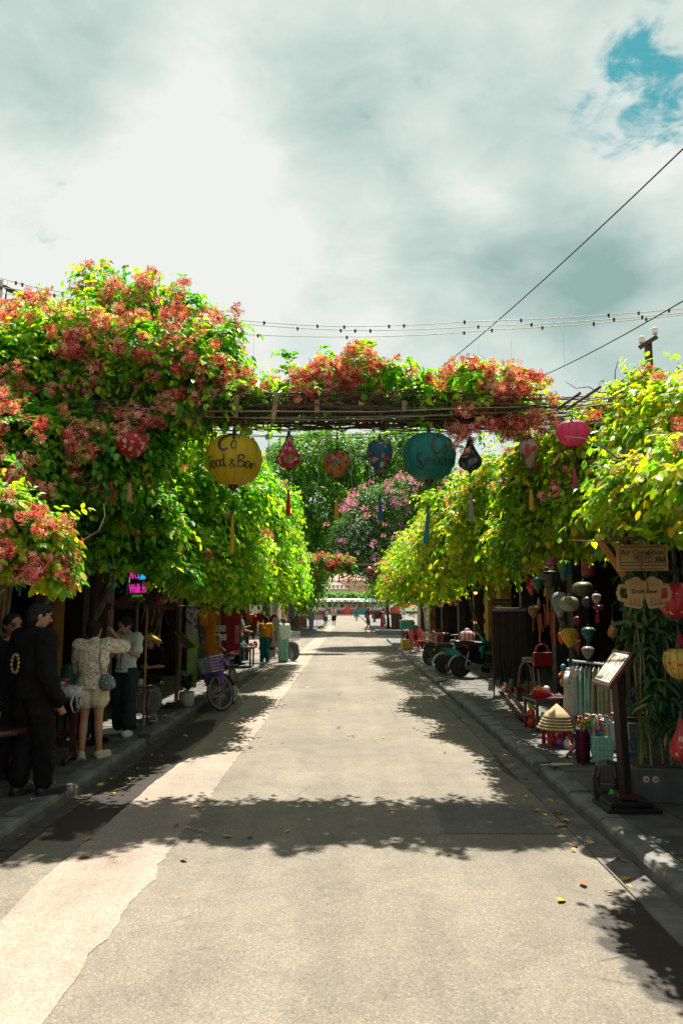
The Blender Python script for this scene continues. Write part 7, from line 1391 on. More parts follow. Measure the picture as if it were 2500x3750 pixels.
for k, (px, py, cc, lab) in enumerate(((2118, 2795, (.05, .02, .06), 'dark violet'), (2135, 2800, (.14, .012, .03), 'wine'), (2150, 2795, (.02, .025, .03), 'black'))):
    c = G(px, py, SW); t = thing('folded_umbrella', lab + ' folded umbrella standing beside the mint bag', 'umbrella', (c.x, c.y, SW)); MB().lathe([(.012, 0), (.032, .06), (.036, .28), (.022, .36)], 10, rib=.15, nrib=5).build('canopy', cloth('umb%d' % k, cc), t, smooth=True); MB().tube([(0, 0, .36), (0, 0, .42), (.02, 0, .45), (.045, 0, .43)], .009, 6).build('handle', M_BLACK, t)
MB_ = LEA('mint', (.28, .56, .46)); c = G(2207, 2800, SW)
t = thing('tote_bag', 'quilted mint green tote bag hanging at the front of the pavement display', 'bag', (c.x, c.y + .02, SW + .02), R(-12)); b = MB()
for i in range(5):
    for j in range(4): w = .22 - .012 * j; b.box((-w / 2 + w * (i + .5) / 5, 0, .03 + .066 * j), (w / 5 - .003, .10, .063))
MB().prism([(-.09, 0), (.09, 0), (.115, .10), (.11, .27), (-.11, .27), (-.115, .10)], .085).build('lining', MB_, t); b.build('quilting', MB_, t, bevel=.012)
for x in (-.075, .075): MB().tube([(x, -.02, .26), (x * .95, -.03, .42), (x * .8, 0, .47), (x * .95, .03, .42), (x, .03, .26)], .013, 7).build('strap', MB_, t)
for k in range(5):
    c = P(2150 + k * 24, 2628 + 4 * math.sin(k), 9.0); t = thing('wooden_roller', ('plain wooden', 'white rimmed', 'pale wooden', 'dark cored', 'orange')[k] + ' massage roller hanging under the shirt rack', 'roller', c, R(20)); MB().lathe([(.001, -.02), (.05, -.02), (.055, 0), (.05, .02), (.001, .02)], 18, Mrot(0, R(80), 0)).build('disc', mat('rollerw%d' % k, ((.45, .28, .14), (.5, .48, .42), (.42, .30, .18), (.40, .24, .12), (.6, .3, .04))[k]), t, smooth=True); MB().lathe([(.001, -.025), (.03, -.026), (.03, .026), (.001, .025)], 14, Mrot(0, R(80), 0)).build('core', M_MAHOG, t); MB().tube([(0, 0, .05), (0, 0, .20)], .004, 5).build('cord', M_BLACK, t)
c = P(2268, 2710, 8.4); o = handbag('clear plastic bag of goods beside the mint tote', (c.x, c.y, c.z - .1), .20, .30, m_ if False else M_CLEAR, R(10), .1)
c = G(2232, 2925, SW); t = thing('backpack', 'black backpack with a bright green tag at the foot of the menu stand', 'bag', (c.x, c.y + .05, SW), R(-20)); MB().prism([(-.12, 0), (.12, 0), (.13, .18), (.10, .30), (0, .33), (-.10, .30), (-.13, .18)], .15).build('bag_body', LEA('black', (.014, .014, .015)), t, bevel=.03); MB().prism([(-.09, .02), (.09, .02), (.09, .15), (-.09, .15)], .04, T(0, -.09, 0)).build('pocket', LEA('black', (.014, .014, .015)), t, bevel=.012); MB().box((.04, -.115, .06), (.06, .004, .07), Mrot(0, R(20), 0)).build('green_tag', mat('neon_green_tag', (.12, .55, .10)), t)
for x in (-.06, .06): MB().tube([(x, -.05, .30), (x * 1.3, -.12, .20), (x, -.10, .06)], .014, 6, flat=.4).build('strap', LEA('black', (.014, .014, .015)), t)
c = P(2312, 2790, 7.6); handbag('teal bag behind the menu stand post', (c.x, c.y, c.z - .16), .24, .26, LEA('teal', (.02, .14, .15)), R(10), .1, .12)
c = P(2312, 2600, 7.9); t = thing('cap', 'dark green cap hanging behind the menu stand', 'hat', c); MB().lathe([(.10, -.06), (.105, -.02), (.09, .05), (.04, .09), (.001, .095)], 18).build('crown', cloth('dark_green_cap', (.02, .075, .04)), t, smooth=True); MB().lathe([(.12, -.065), (.12, -.058), (.001, -.058)], 18, T(0, -.07, 0)).build('peak', cloth('dark_green_cap', (.02, .075, .04)), t)
for k in range(4): o = MB().lathe([(.15, 0), (.145, .012), (.09, .02), (.08, .05), (.001, .055)], 20).build('straw_hat', M_STRAW if k % 2 == 0 else mat('dark_hat', (.06, .04, .03))); o.location = P(2305, 2632, 7.9) + Vector((0, 0, -.03 + .028 * k)); tag(o, ('lowest', 'second', 'third', 'top')[k] + ' flat hat in the small stack under the green cap', 'hat')
# menu stand
c = G(2300, 2965, SW); t = thing('menu_stand', 'dark wooden menu stand with a sloping photo menu on the right pavement', 'sign', (c.x, c.y + .05, SW), 0); MB().box((0, 0, .02), (.46, .40, .04)).box((0, 0, .06), (.36, .30, .04)).build('base', M_GBLK, t, bevel=.008); MB().box((0, 0, .11), (.16, .14, .05)).build('collar', M_MAHOG, t)
tp = P(2258, 2475, 6.15) - t.location; MB().tube([(0, 0, .08), tuple(tp)], .052, 4).build('post', M_DARKW, t)
M_MENU = mat('menu_page', (.62, .66, .60), (.55, .60, .54), 30, .4); MPH = [mat('menu_photo%d' % k, c, c2, 60, .4) for k, (c, c2) in enumerate((((.45, .20, .08), (.12, .22, .06)), ((.5, .12, .06), (.4, .35, .2)), ((.35, .22, .10), (.5, .4, .3)), ((.5, .25, .2), (.2, .25, .1))))]
ins = [(.10, .10, .90, .92, M_MENU, 'page', .004)]
for k, (u, v) in enumerate(((.16, .14), (.52, .14), (.16, .56), (.52, .56))): ins.append((u, v, u + .15, v + .32, MPH[k], 'dish_photo', .006))
for u in (.34, .38, .42, .72, .76, .80, .84): ins.append((u, .15, u + .015, .48, M_INK, 'text_line', .006)); ins.append((u, .56, u + .015, .88, M_INK, 'text_line', .006))
quadboard(t, [P(2246, 2377, 6.55), P(2318, 2391, 6.15), P(2227, 2514, 5.75), P(2164, 2494, 6.15)], .03, M_MAHOG, 'board', ins)
# planter with bamboo
c = G(2345, 2947, SW); t = thing('bamboo_planter', 'grey box planter with bamboo and two small stickers beside the menu stand', 'planter', (c.x + .36, c.y + .24, SW), R(-4)); M_PLANT = mat('grey_planter', (.075, .08, .08), (.045, .048, .05), 4, .6)
MB().box((0, 0, .15), (.74, .46, .30), taper=1.04).build('box', M_PLANT, t, bevel=.01); MB().box((0, 0, .285), (.68, .40, .05)).build('soil', M_SOIL, t)
for x, cc in ((-.28, (.5, .45, .42)), (-.20, (.35, .45, .42))): q = MB().lathe([(.001, -.002), (.028, -.002), (.028, .002), (.001, .002)], 14, T(x, -.242, .21) @ RX90).build('sticker', mat('sticker%d' % int(-x * 100), cc), t); MB().lathe([(.001, -.002), (.013, -.002), (.013, .002), (.001, .002)], 12, T(x + .004, -.246, .21) @ RX90).build('sticker_print', mat('red_sticker', (.5, .05, .05)), q)
BX, BY = c.x + .36, c.y + .24; rr = random.Random(21)
for k in range(11): x = rr.uniform(-.3, .28); y = rr.uniform(-.14, .14); h = rr.uniform(1.2, 2.2); MB().tube([(x, y, .28), (x + rr.uniform(-.05, .05), y, .28 + h * .5), (x + rr.uniform(-.15, .12), y + rr.uniform(-.05, .05), .28 + h)], [.011, .009, .004], 6).build('cane', mat('bamboo_cane', (.20, .19, .06), (.12, .12, .04), 8), t)
L_BAM = leaf_mat('bamboo_leaf', [(0, (.012, .055, .022)), (.6, (.028, .10, .030)), (.9, (.07, .16, .03)), (1, (.3, .15, .04))], trans=.25)
foliage(t, [((BX - .05, BY, 1.75), (.30, .22, .55)), ((BX + .05, BY, 1.0), (.34, .22, .45)), ((BX + .15, BY, 1.6), (.3, .2, .5)), ((BX - .12, BY - .05, 2.25), (.22, .18, .3))], 300, 311, L_BAM, leaf=.15, length=.20, pairs=4, wide=.42, singles=110, depth=.6)
# carved wooden signs
M_PLY = mat('laser_cut_plywood', (.36, .225, .085), (.29, .175, .065), 3, .55, stretch=(1, 1, 5)); M_BURN = mat('burnt_line', (.05, .028, .012), (.03, .018, .01), 20, .8)
s56 = 5.6 / F_PX; c = P(2349, 2042, 5.6); t = thing('shop_sign', 'plywood sign reading Air Condition with Korean letters', 'sign', c, R(-4)); MB().box((0, 0, 0), (182 * s56, .014, 96 * s56)).build('board', M_PLY, t, bevel=.004)
lettering('Air Condition', 27 * s56, M_BURN, t, T(0, -.009, 18 * s56), .0008, .0006); lettering('에어컨', 25 * s56, M_BURN, t, T(2 * s56, -.009, -5 * s56), .0008, .0006); q = MB().box((62 * s56, -.008, -6 * s56), (32 * s56, .003, 16 * s56)).build('ink_block', M_BURN, t); lettering('空调', 13 * s56, M_PLY, q, T(62 * s56, -.011, -6 * s56), .0006)
for z in (38, -18, -29, -42): MB().box((0, -.008, z * s56), (150 * s56, .003, 2.6 * s56)).build('carved_line', M_BURN, t)
for x in (-78, 80): MB().box((x * s56, -.008, -1 * s56), (2 * s56, .003, 76 * s56)).build('carved_line', M_BURN, t)
for x in (-48, 45): MB().tube([(x * s56, 0, -48 * s56), (x * s56, 0, -80 * s56)], .003, 5).build('hook', M_STEEL, t)
for x in (-70, 70): MB().tube([(x * s56, 0, 48 * s56), (x * s56, 0, 210 * s56)], .003, 5).build('cord', M_BLACK, t)
c = P(2357, 2172, 5.6); t = thing('shop_sign', 'plywood sign cut as two clinking beer mugs reading Draft Beer', 'sign', c, R(-4)); s = s56
def cutout(pts, th, dy=0): return MB().prism([(x * s, z * s) for x, z in pts], th, T(0, dy, 0))
bd = cutout([(-60, 32), (-62, 10), (-58, -20), (-72, -38), (-70, -47), (-20, -57), (-10, -52), (0, -5), (0, 28), (-20, 38)], .014).build('board', M_PLY, t, bevel=.003); cutout([(60, 32), (20, 38), (0, 28.5), (0, -4.5), (12, -52), (22, -57), (72, -46), (74, -38), (58, -20), (62, 10)], .013).build('board', M_PLY, t, bevel=.003)
for k, (x, z, r) in enumerate(((-48, 36, 17), (-28, 42, 20), (-8, 33, 14), (10, 34, 14), (30, 43, 20), (50, 36, 17))): cutout([(x + r * math.cos(6.28 * j / 16), z + r * .85 * math.sin(6.28 * j / 16)) for j in range(16)], .0145 + .0006 * k).build('foam', M_PLY, t)
for q in (-1, 1): MB().tube([(q * 58 * s, 0, 24 * s), (q * 84 * s, 0, 26 * s), (q * 92 * s, 0, 0), (q * 86 * s, 0, -22 * s), (q * 62 * s, 0, -28 * s)], 8 * s, 8, flat=.6, up=Vector((0, 1, 0))).build('handle', M_PLY, t)
lettering('Draft Beer', 21 * s, M_BURN, t, T(0, -.0095, 6 * s), .0008, .0008)
for q in (-1, 1):
    for j in range(3): MB().box(((q * 36 + (j - 1) * 15) * s, -.0085, -28 * s), (5 * s, .003, 20 * s)).build('carved_slot', mat('carved_shade', (.22, .13, .05)), t)
    cutout([(q * 14, -46), (q * 68, -38), (q * 68, -36), (q * 14, -44)], .002, -.0085).build('carved_line', M_BURN, t)
    for j in range(5): MB().tube([((q * (12 + j * 9) - 4) * s, -.0095, (26 + 6 * (j % 2)) * s), ((q * (12 + j * 9)) * s, -.0095, (31 + 6 * (j % 2)) * s), ((q * (12 + j * 9) + 4) * s, -.0095, (27 + 6 * (j % 2)) * s)], .0012, 4).build('foam_line', M_BURN, t)
c = P(2280, 1952, 5.75); t = thing('shop_sign', 'greyish board reading Kem half hidden in the creeper', 'sign', c, R(-4)); MB().box((0, 0, 0), (.22, .016, .13)).build('board', mat('grey_brown_board', (.13, .09, .07), (.09, .065, .05), 4), t, bevel=.003); lettering('Kem', .085, M_BURN, t, T(0, -.010, 0), .001, .001)
c = P(2235, 2040, 5.9); t = thing('shop_sign', 'slanting orange wooden arrow board behind the plywood sign', 'sign', c, R(-4)); MB().box((0, 0, 0), (.05, .016, .36), Mrot(0, R(-32), 0)).build('board', mat('orange_board', (.48, .20, .02), (.38, .15, .02), 5), t, bevel=.003); MB().box((.04, .006, .02), (.03, .012, .30), Mrot(0, R(-32), 0)).build('inner_board', M_BLACK, t)
# inner clutter: dark shelves behind the lanterns and hanging goods in the dim shop
for k, (y, lab) in enumerate(((8.0, 'dark shelf unit of folded fabrics deep in the lantern shop'), (12.6, 'dark shelf unit of bags behind the hanging chains'), (25.5, 'tall shelf of carved souvenirs in the dim shop'))):
    t = thing('shelf_unit', lab, 'shelf', (5.6 if k < 2 else 4.9, y, SW)); rr = random.Random(k)
    for z in (.3, .8, 1.3, 1.8, 2.3): MB().box((0, 0, z), (.4, 2.4, .03)).build('shelf', M_WOOD, t)
    for yy in (-1.2, 1.2): MB().box((0, yy, 1.25), (.4, .05, 2.5)).build('side_panel', M_WOOD, t)
    for z in (.3, .8, 1.3, 1.8):
        for q in range(7): hh = rr.uniform(.12, .36); MB().box((-.05, -1 + q * .33, z + .016 + hh / 2), (.25, .24, hh)).build('goods', BELT[q % 4] if k == 1 else SM[rr.randrange(6)], t, bevel=.01)

# strings of bright pouches below the rack and ribbons among the lanterns
PC = (((.55, .04, .10), 'crimson'), ((.02, .30, .34), 'turquoise'), ((.60, .34, .03), 'golden'), ((.32, .05, .34), 'purple'), ((.10, .38, .08), 'leaf green'), ((.60, .16, .03), 'orange'), ((.62, .50, .42), 'cream'), ((.05, .08, .30), 'royal blue'))
pmh = [MB().lathe([(.001, -.07), (.04, -.065), (.055, -.02), (.035, .035), (.012, .05), (.03, .075), (.001, .07)], 14).mesh('silk_pouch', spots('pouch_%d' % k, c, [(.6, .5, .3), tuple(q * .5 for q in c)], 45, .6, dens=.6, trans=.1)) for k, (c, n_) in enumerate(PC)]
rr = random.Random(31)
for k in range(32):
    q = k % 8; c = P(2128 + (k % 16) * 10 + rr.uniform(-4, 4), 2652 + 34 * (k // 16) + rr.uniform(-10, 10), 8.9 - .02 * (k % 16)); o = inst(pmh[q], 'silk_pouch'); o.location = c; o.scale = [rr.uniform(.75, 1.15)] * 3; o.rotation_euler = (rr.uniform(-.2, .2), rr.uniform(-.3, .3), rr.uniform(0, 6)); tag(o, PC[q][1] + ' silk pouch in the bunch hanging below the vest rack', 'pouch', PC[q][1] + ' silk pouches')
for k in range(14):
    q = (k * 3) % 8; c = G(1985 + (k % 7) * 26, 2742 - (k // 7) * 30 + (k % 3) * 8, SW); o = inst(pmh[q], 'silk_pouch'); o.location = (c.x + .2, c.y + .25, SW + .07); o.scale = [1.0] * 3; o.rotation_euler = (0, rr.uniform(-.2, .2), rr.uniform(0, 6)); tag(o, PC[q][1] + ' silk pouch standing on the pavement near the conical hats', 'pouch', PC[q][1] + ' pouches on the pavement')
for k in range(9):
    c = P(1955 + k * 9 + rr.uniform(-3, 3), 2200 + rr.uniform(-20, 60), 11.3); L = rr.uniform(.25, .5); nm = ('crimson', 'rust', 'orange')[k % 3]; o = MB().tube([(0, 0, 0), (rr.uniform(-.02, .02), 0, -L * .5), (rr.uniform(-.03, .03), 0, -L)], .016, 5, flat=.25, up=Vector((0, 1, 0))).build('hanging_ribbon', mat('ribbon_' + nm, ((.30, .02, .02), (.25, .07, .02), (.45, .13, .02))[k % 3])); o.location = c; tag(o, nm + ' ribbon hanging among the lanterns behind the belt rack', 'ribbon', nm + ' shop ribbons')
# ------------------------------------------------------------------ far end of the street
t = thing('flower_arch', 'second arch far down the street hung with dark lanterns', 'pergola', (0, 31, 0)); zb = P(1250, 2068, 31).z
for y in (-.5, .5): MB().tube([(-3.4, y, zb), (3.0, y, zb)], .03, 6).build('beam', M_STEEL, t)
for x in (-3.4, 3.0): MB().tube([(x, 0, SW if x > 0 else 0), (x, 0, zb)], .05, 8).build('post', M_STEEL, t)
ab = B((1130, 2050, 31, 60, 28, .6), (1190, 2050, 31, 50, 24, .6), (1250, 2055, 31, 50, 20, .6)); foliage(t, ab, 420, 401, L_DEEP, leaf=.12, length=.35); flowers(t, ab, 36, 402, 1.8)
for k, (px, py, w, h, sh, c, lab) in enumerate(((1122, 2080, 34, 26, 'diamond', (.20, .015, .02), 'crimson diamond lantern'), (1158, 2087, 32, 32, 'squat', (.07, .03, .03), 'dark brown round lantern'), (1190, 2080, 40, 24, 'squat', (.16, .01, .03), 'maroon flat lantern'), (1216, 2086, 28, 26, 'round', (.14, .01, .02), 'maroon round lantern'), (1240, 2080, 36, 36, 'diamond', (.28, .18, .01), 'mustard diamond lantern'), (1276, 2090, 30, 28, 'cone', (.05, .01, .012), 'blackish cone lantern'), (1352, 2088, 34, 30, 'diamond', (.30, .07, .01), 'orange diamond lantern'), (1374, 2112, 24, 36, 'drum', (.06, .015, .012), 'dark red barrel lantern'), (1392, 2120, 28, 26, 'squat', (.26, .16, .01), 'mustard round lantern'))):
    s = 31 / F_PX; lantern(lab + ' under the second arch', P(px, py, 31), w * s / 2, h * s / 2, sh, silk('fl%d' % k, c, .1), T_RED, tlen=.25, gap=.05, cord=.12, simple=True)
# pennants
a, b_ = P(1120, 2143, 60), P(1352, 2143, 60); t = thing('bunting', 'string of faded orange pennants across the street by the river', 'bunting', a); MB().tube([(0, 0, 0), tuple(b_ - a)], .012, 4).build('cord', M_WIREW, t)
pm_ = MB().add([(-.13, 0, 0), (.13, 0, 0), (.10, 0, -.28), (-.10, 0, -.26)], [(0, 1, 2, 3)]).mesh('pennant', mat('faded_orange_cloth', (.62, .22, .12), (.55, .30, .18), 3, trans=.3))
for k in range(15): inst(pm_, 'pennant', t, T(*((b_ - a) * ((k + .5) / 15))) @ Mrot(R(4 * math.sin(k * 2)), R(8 * math.sin(k * 5)), R(20 * math.sin(k * 3))))
# street lamps
def street_lamp(label, x, y, h=4.2, m=M_BLACK):
    t = thing('street_lamp', label, 'lamp post', (x, y, SW)); MB().lathe([(.20, 0), (.20, .12), (.14, .18), (.12, .75), (.15, .80), (.07, .90), (.05, h)], 14).build('post', m, t, smooth=False); MB().tube([(-.3, 0, h - .2), (0, 0, h), (.3, 0, h - .2)], .025, 6).build('arm', m, t)
    for x2 in (-.3, .3): MB().ball((x2, 0, h - .32), .13).build('globe', mat('lamp_globe', (.5, .5, .45)), t, smooth=True)
c = G(1421, 2302, SW); street_lamp('black lamp post on the far right pavement beside the bins', c.x, c.y); c = G(1056, 2322, SW); street_lamp('brown lamp post at the far left corner behind the bicycle', c.x, c.y, 4.2, mat('brown_iron', (.09, .05, .04), (.06, .035, .03), 6, .5)); street_lamp('slim lamp post near the river on the right', P(1338, 2250, 118).x, 118, 5); street_lamp('slim lamp post near the river behind the dark umbrella', P(1364, 2250, 112).x, 112, 5)
# umbrellas
def parasol(label, loc, r, h, m, drop=.35, n=8, name='parasol'):
    t = thing(name, label, 'umbrella', loc); vs = [(0, 0, h)]; N_ = n * 2
    for k in range(N_): a = 6.2832 * k / N_; rr_ = r * (1 if k % 2 == 0 else .95); vs.append((rr_ * math.cos(a), rr_ * math.sin(a), h - drop - (.0 if k % 2 == 0 else -.02)))
    MB().add(vs, [(0, k + 1, (k + 1) % N_ + 1) for k in range(N_)]).build('canopy', m, t, solid=.01); MB().tube([(0, 0, 0), (0, 0, h)], .022, 7).build('pole', M_WOOD, t)
    for k in range(n): a = 6.2832 * k / n; MB().tube([(0, 0, h - .1), (r * math.cos(a), r * math.sin(a), h - drop - .02)], .008, 4).build('rib', M_WOOD, t)
    return t
Y = 54; c = P(1478, 2215, Y); parasol('large orange parasol over a stall on the far right pavement', (c.x, Y, SW), .98, 2.25, cloth('orange_canvas', (.60, .20, .05), (.5, .16, .04)), .62)
Y = 64; c = P(1160, 2195, Y); parasol('faded green parasol over the food stalls on the left', (c.x, Y, SW), .95, 2.9, cloth('olive_canvas', (.30, .34, .08), (.24, .27, .07)), .5); c = P(1375, 2215, 84); parasol('dark umbrella sheltering a cyclo near the river', (c.x, 84, 0), .68, 2.15, cloth('slate_canvas', (.03, .05, .06)), .3)
# stalls on the far left
c = G(1110, 2300, SW); t = thing('food_stall', 'food stall with striped awning on the far left pavement', 'stall', (c.x - .6, c.y + 2, SW)); MB().box((0, 0, .9), (1.6, 1.0, .06)).build('counter', M_WOOD, t); MB().box((0, -.45, .45), (1.6, .05, .86)).build('front_panel', mat('brick_red_panel', (.28, .12, .07)), t)
for x in (-.75, .75):
    for y in (-.45, .45): MB().tube([(x, y, 0), (x, y, 2.3)], .025, 6).build('post', M_WOOD, t)
MB().sheet([[(x, y, 2.45 - .25 * abs(y + .2) + .05 * math.sin(x * 4)) for x in np.linspace(-1.1, 1.1, 8)] for y in (-.9, -.4, .2, .7)]).build('awning', spots('awning_cloth', (.58, .60, .58), [(.05, .12, .15)], 2, .5, trans=.3), t, solid=.01)
for k in range(10): MB().ball((-.7 + .15 * k, -.2, .99), .07).build('fruit', SM[k % 3], t, smooth=True)
t = thing('clothes_stand', 'small stand of bright clothes on the far left pavement', 'rack', (P(1168, 2262, 68).x, 68, SW)); MB().tube([(-.5, 0, 1.3), (.5, 0, 1.3)], .02, 6).build('rail', M_STEEL, t)
for x in (-.5, .5): MB().tube([(x, 0, 0), (x, 0, 1.3)], .02, 6).build('upright', M_STEEL, t)
for k in range(6): MB().box((-.4 + .16 * k, 0, .9), (.14, .05, .75)).build('garment', mat('bright%d' % k, ((.5, .4, .04), (.5, .05, .2), (.05, .3, .3), (.5, .08, .05), (.3, .1, .4), (.02, .02, .03))[k]), t)
for k, (px, w) in enumerate(((1445, .62), (1462, .5))):
    c = G(px, 2304, SW); t = thing('litter_bin', ('tall brown litter bin beside the far lamp post', 'rounded maroon litter bin beside the brown one')[k], 'bin', (c.x, c.y, SW)); MB().lathe([(w * .40, 0), (w * .44, .05), (w * .5, 1.15), (w * .46, 1.2), (.001, 1.22)] if k == 0 else [(w * .45, 0), (w * .48, .9), (w * .35, 1.1), (.001, 1.18)], 16).build('body', mat('bin%d' % k, ((.08, .055, .04), (.14, .05, .035))[k]), t); MB().lathe([(w * .54, 1.12), (w * .54, 1.20), (.001, 1.27)] if k == 0 else [(w * .3, 1.10), (.001, 1.2)], 16).build('lid', M_STEEL, t)
# people down the street
def passer(label, px, py, H, rz, parts, z=0.0, J=None, vox=.016, hair=('short', HAIR), skin=SKIN, Y=None, fd=None):
    g = G(px, py, z) if Y is None else Vector((P(px, py, Y).x, Y, z)); f = Fig('person', label, (g.x, g.y, z), rz, H, J=J, vox=vox)
    if fd: f.fdir = Vector(fd)
    f.body(skin, face=False); 
    if hair: f.hair(hair[1], hair[0])
    for p_ in parts: getattr(f, p_[0])(*p_[1:-1], **p_[-1])
    return f
WALK = dict(hipL=(.048, 0, .515), knL=(.05, -.06, .29), anL=(.05, -.11, .05), toL=(.055, -.20, .035), knR=(-.05, .0, .285), anR=(-.05, .11, .06), toR=(-.055, .03, .02), elL=(.12, .05, .65), wrL=(.12, .04, .50), elR=(-.12, -.02, .64), wrR=(-.12, -.10, .52))
KH = cloth('khaki_shorts', (.12, .12, .07)); DEN = cloth('dark_denim', (.05, .06, .07)); BEI = cloth('beige', (.50, .42, .30)); REDC = cloth('red_dress', (.50, .02, .04), (.42, .015, .03))
passer('woman in black tank top and khaki shorts walking across the street', 1347, 2316, 1.74, R(70), [('top', BLK, .02, .008, .0, {}), ('trousers', KH, .22, .016, {'name': 'shorts'}), ('shoes', cloth('white_shoe', (.66, .62, .54)), None, {})], J=WALK, hair=('curly', HAIR_B))
passer('child in a red outfit walking beside the man with the backpack', 1398, 2317, 1.42, R(80), [('top', REDC, .4, .014, -.02, {}), ('trousers', REDC, .30, .022, {'name': 'shorts', 'wide': .012}), ('shoes', REDC, None, {})], J=WALK)
f = passer('man in white T-shirt carrying a black backpack at the crossing', 1404, 2311, 1.76, R(75), [('top', cloth('white_t2', (.58, .58, .54)), .6, .014, -.01, {}), ('trousers', cloth('aqua_shorts', (.16, .34, .36)), .35, .018, {'name': 'shorts'}), ('shoes', cloth('white_shoe', (.66, .62, .54)), None, {})], J=WALK)
MB().ball((0, .20, 1.22), (.16, .11, .24)).build('backpack', BLK, f.t, smooth=True)
f = passer('man in beige shirt with a red shoulder strap walking toward the crossing', 1222, 2291, 1.80, R(5), [('top', BEI, .8, .018, -.02, {}), ('trousers', BLK, .42, .022, {'name': 'shorts', 'wide': .01}), ('shoes', BLK, None, {})], J=WALK)
MB().tube([(-.14, -.10, 1.46), (0, -.16, 1.25), (.20, -.06, .98)], .022, 6, flat=.4).ball((.24, -.04, .92), (.06, .06, .10)).build('shoulder_bag', mat('red_bag_cloth', (.5, .03, .04)), f.t); MB().lathe([(.105, 0), (.10, .06), (.001, .09)], 14).build('cap', BLK, f.t, M=T(0, 0, 1.72))
passer('woman in pale blouse and dark shorts walking with the man in beige', 1192, 2293, 1.66, R(-4), [('top', cloth('pale_blouse', (.52, .42, .34)), .8, .018, -.02, {}), ('trousers', DEN, .40, .022, {'name': 'shorts', 'wide': .01}), ('shoes', KH, None, {})], J={**WALK, 'wrL': (.03, -.12, .70), 'wrR': (-.03, -.12, .70)}, hair=('long', HAIR))
f = passer('street vendor in conical hat shouldering a carrying pole', 1139, 2306, 1.62, R(175), [('top', cloth('grey_blouse', (.22, .25, .24)), 1.8, .018, -.04, {}), ('trousers', spots('violet_trousers', (.16, .12, .22), [(.4, .35, .45)], 20, .4, trans=0), 1.0, .02, {'wide': .015}), ('shoes', BLK, None, {})], z=SW)
cone_hat('', None, .25, .16, None).build('conical_hat', M_STRAW, f.t, smooth=True, M=T(0, -.02, 1.53)); g0 = f.t.location
t = thing('carrying_pole', 'bamboo carrying pole with two shallow baskets held by the vendor', 'carrying pole', (g0.x, g0.y, SW)); MB().tube([(-.75, 0, 1.42), (0, 0, 1.36), (.75, 0, 1.42)], .02, 6).build('pole', M_BAMBOO, t)
for s in (-1, 1):
    bk = MB().lathe([(.001, .14), (.22, .14), (.30, .24), (.29, .24), (.21, .16), (.001, .16)], 18, T(s * .75, 0, 0)).build('basket', M_STRAW, t)
    for k in range(3): a = 2.1 * k; MB().tube([(s * .75, 0, 1.40), (s * .75 + .28 * math.cos(a), .28 * math.sin(a), .24)], .006, 4).build('cord', M_STRAW, bk)
    for k in range(6): MB().ball((s * .75 + .12 * math.cos(k), .12 * math.sin(k), .23), .07).build('fruit', SM[(k % 2) * 2], bk, smooth=True)
# rider on a motorbike
Y = 100; x = P(1305, 2260, Y).x; t = thing('motorbike', 'small motorbike ridden away toward the river by a rider in teal', 'motorbike', (x, Y, 0), R(92)); moto_wheel(t, 'rear_wheel', -.60, .28, .28, .10); moto_wheel(t, 'front_wheel', .60, .28, .28, .10); MB().prism([(-.75, .70), (-.2, .40), (.2, .42), (.45, .9), (.35, .95), (.1, .72), (-.7, .78)], .24).build('body', M_BRNP, t, bevel=.03); MB().tube([(.3, -.34, 1.02), (.42, 0, .98), (.3, .34, 1.02)], .016, 6).build('handlebar', M_MBLK, t); MB().ball((-.78, 0, .66), (.04, .09, .06)).build('tail_light', M_REDL, t); MB().box((-.80, 0, .50), (.02, .20, .14)).build('number_plate', mat('plate_white', (.6, .6, .58)), t)
passer('rider in teal shirt on the small motorbike', 1305, 2260, 1.70, R(180), [('top', cloth('teal_shirt', (.02, .22, .26)), .8, .018, -.02, {}), ('trousers', KH, .8, .02, {}), ('shoes', BLK, None, {})], J={**{k: (v[0], v[1], v[2] + .16) for k, v in SEAT.items()}, 'wrL': (.16, -.30, .58), 'wrR': (-.16, -.30, .58), 'knL': (.13, -.22, .38), 'knR': (-.13, -.22, .38), 'anL': (.16, -.12, .20), 'anR': (-.16, -.12, .20), 'toL': (.16, -.22, .17), 'toR': (-.16, -.22, .17)}, Y=Y)
# cyclo under the dark umbrella
x = P(1378, 2240, 84).x; t = thing('cyclo', 'dark cyclo with passenger seat parked under the dark umbrella', 'cyclo', (x, 84, 0), R(-80)); 
for (xx, yy) in ((.6, -.45), (.6, .45), (-.7, 0)): wheel(t, 'wheel', T(xx, yy, .33), spokes=12)
MB().box((.5, 0, .55), (.7, .7, .1)).box((.15, 0, .9), (.1, .7, .7)).build('passenger_seat', M_DARKW, t, bevel=.02); MB().tube([(-.7, 0, .33), (-.4, 0, .8), (.1, 0, .5)], .03, 6).build('frame', M_STEEL, t)
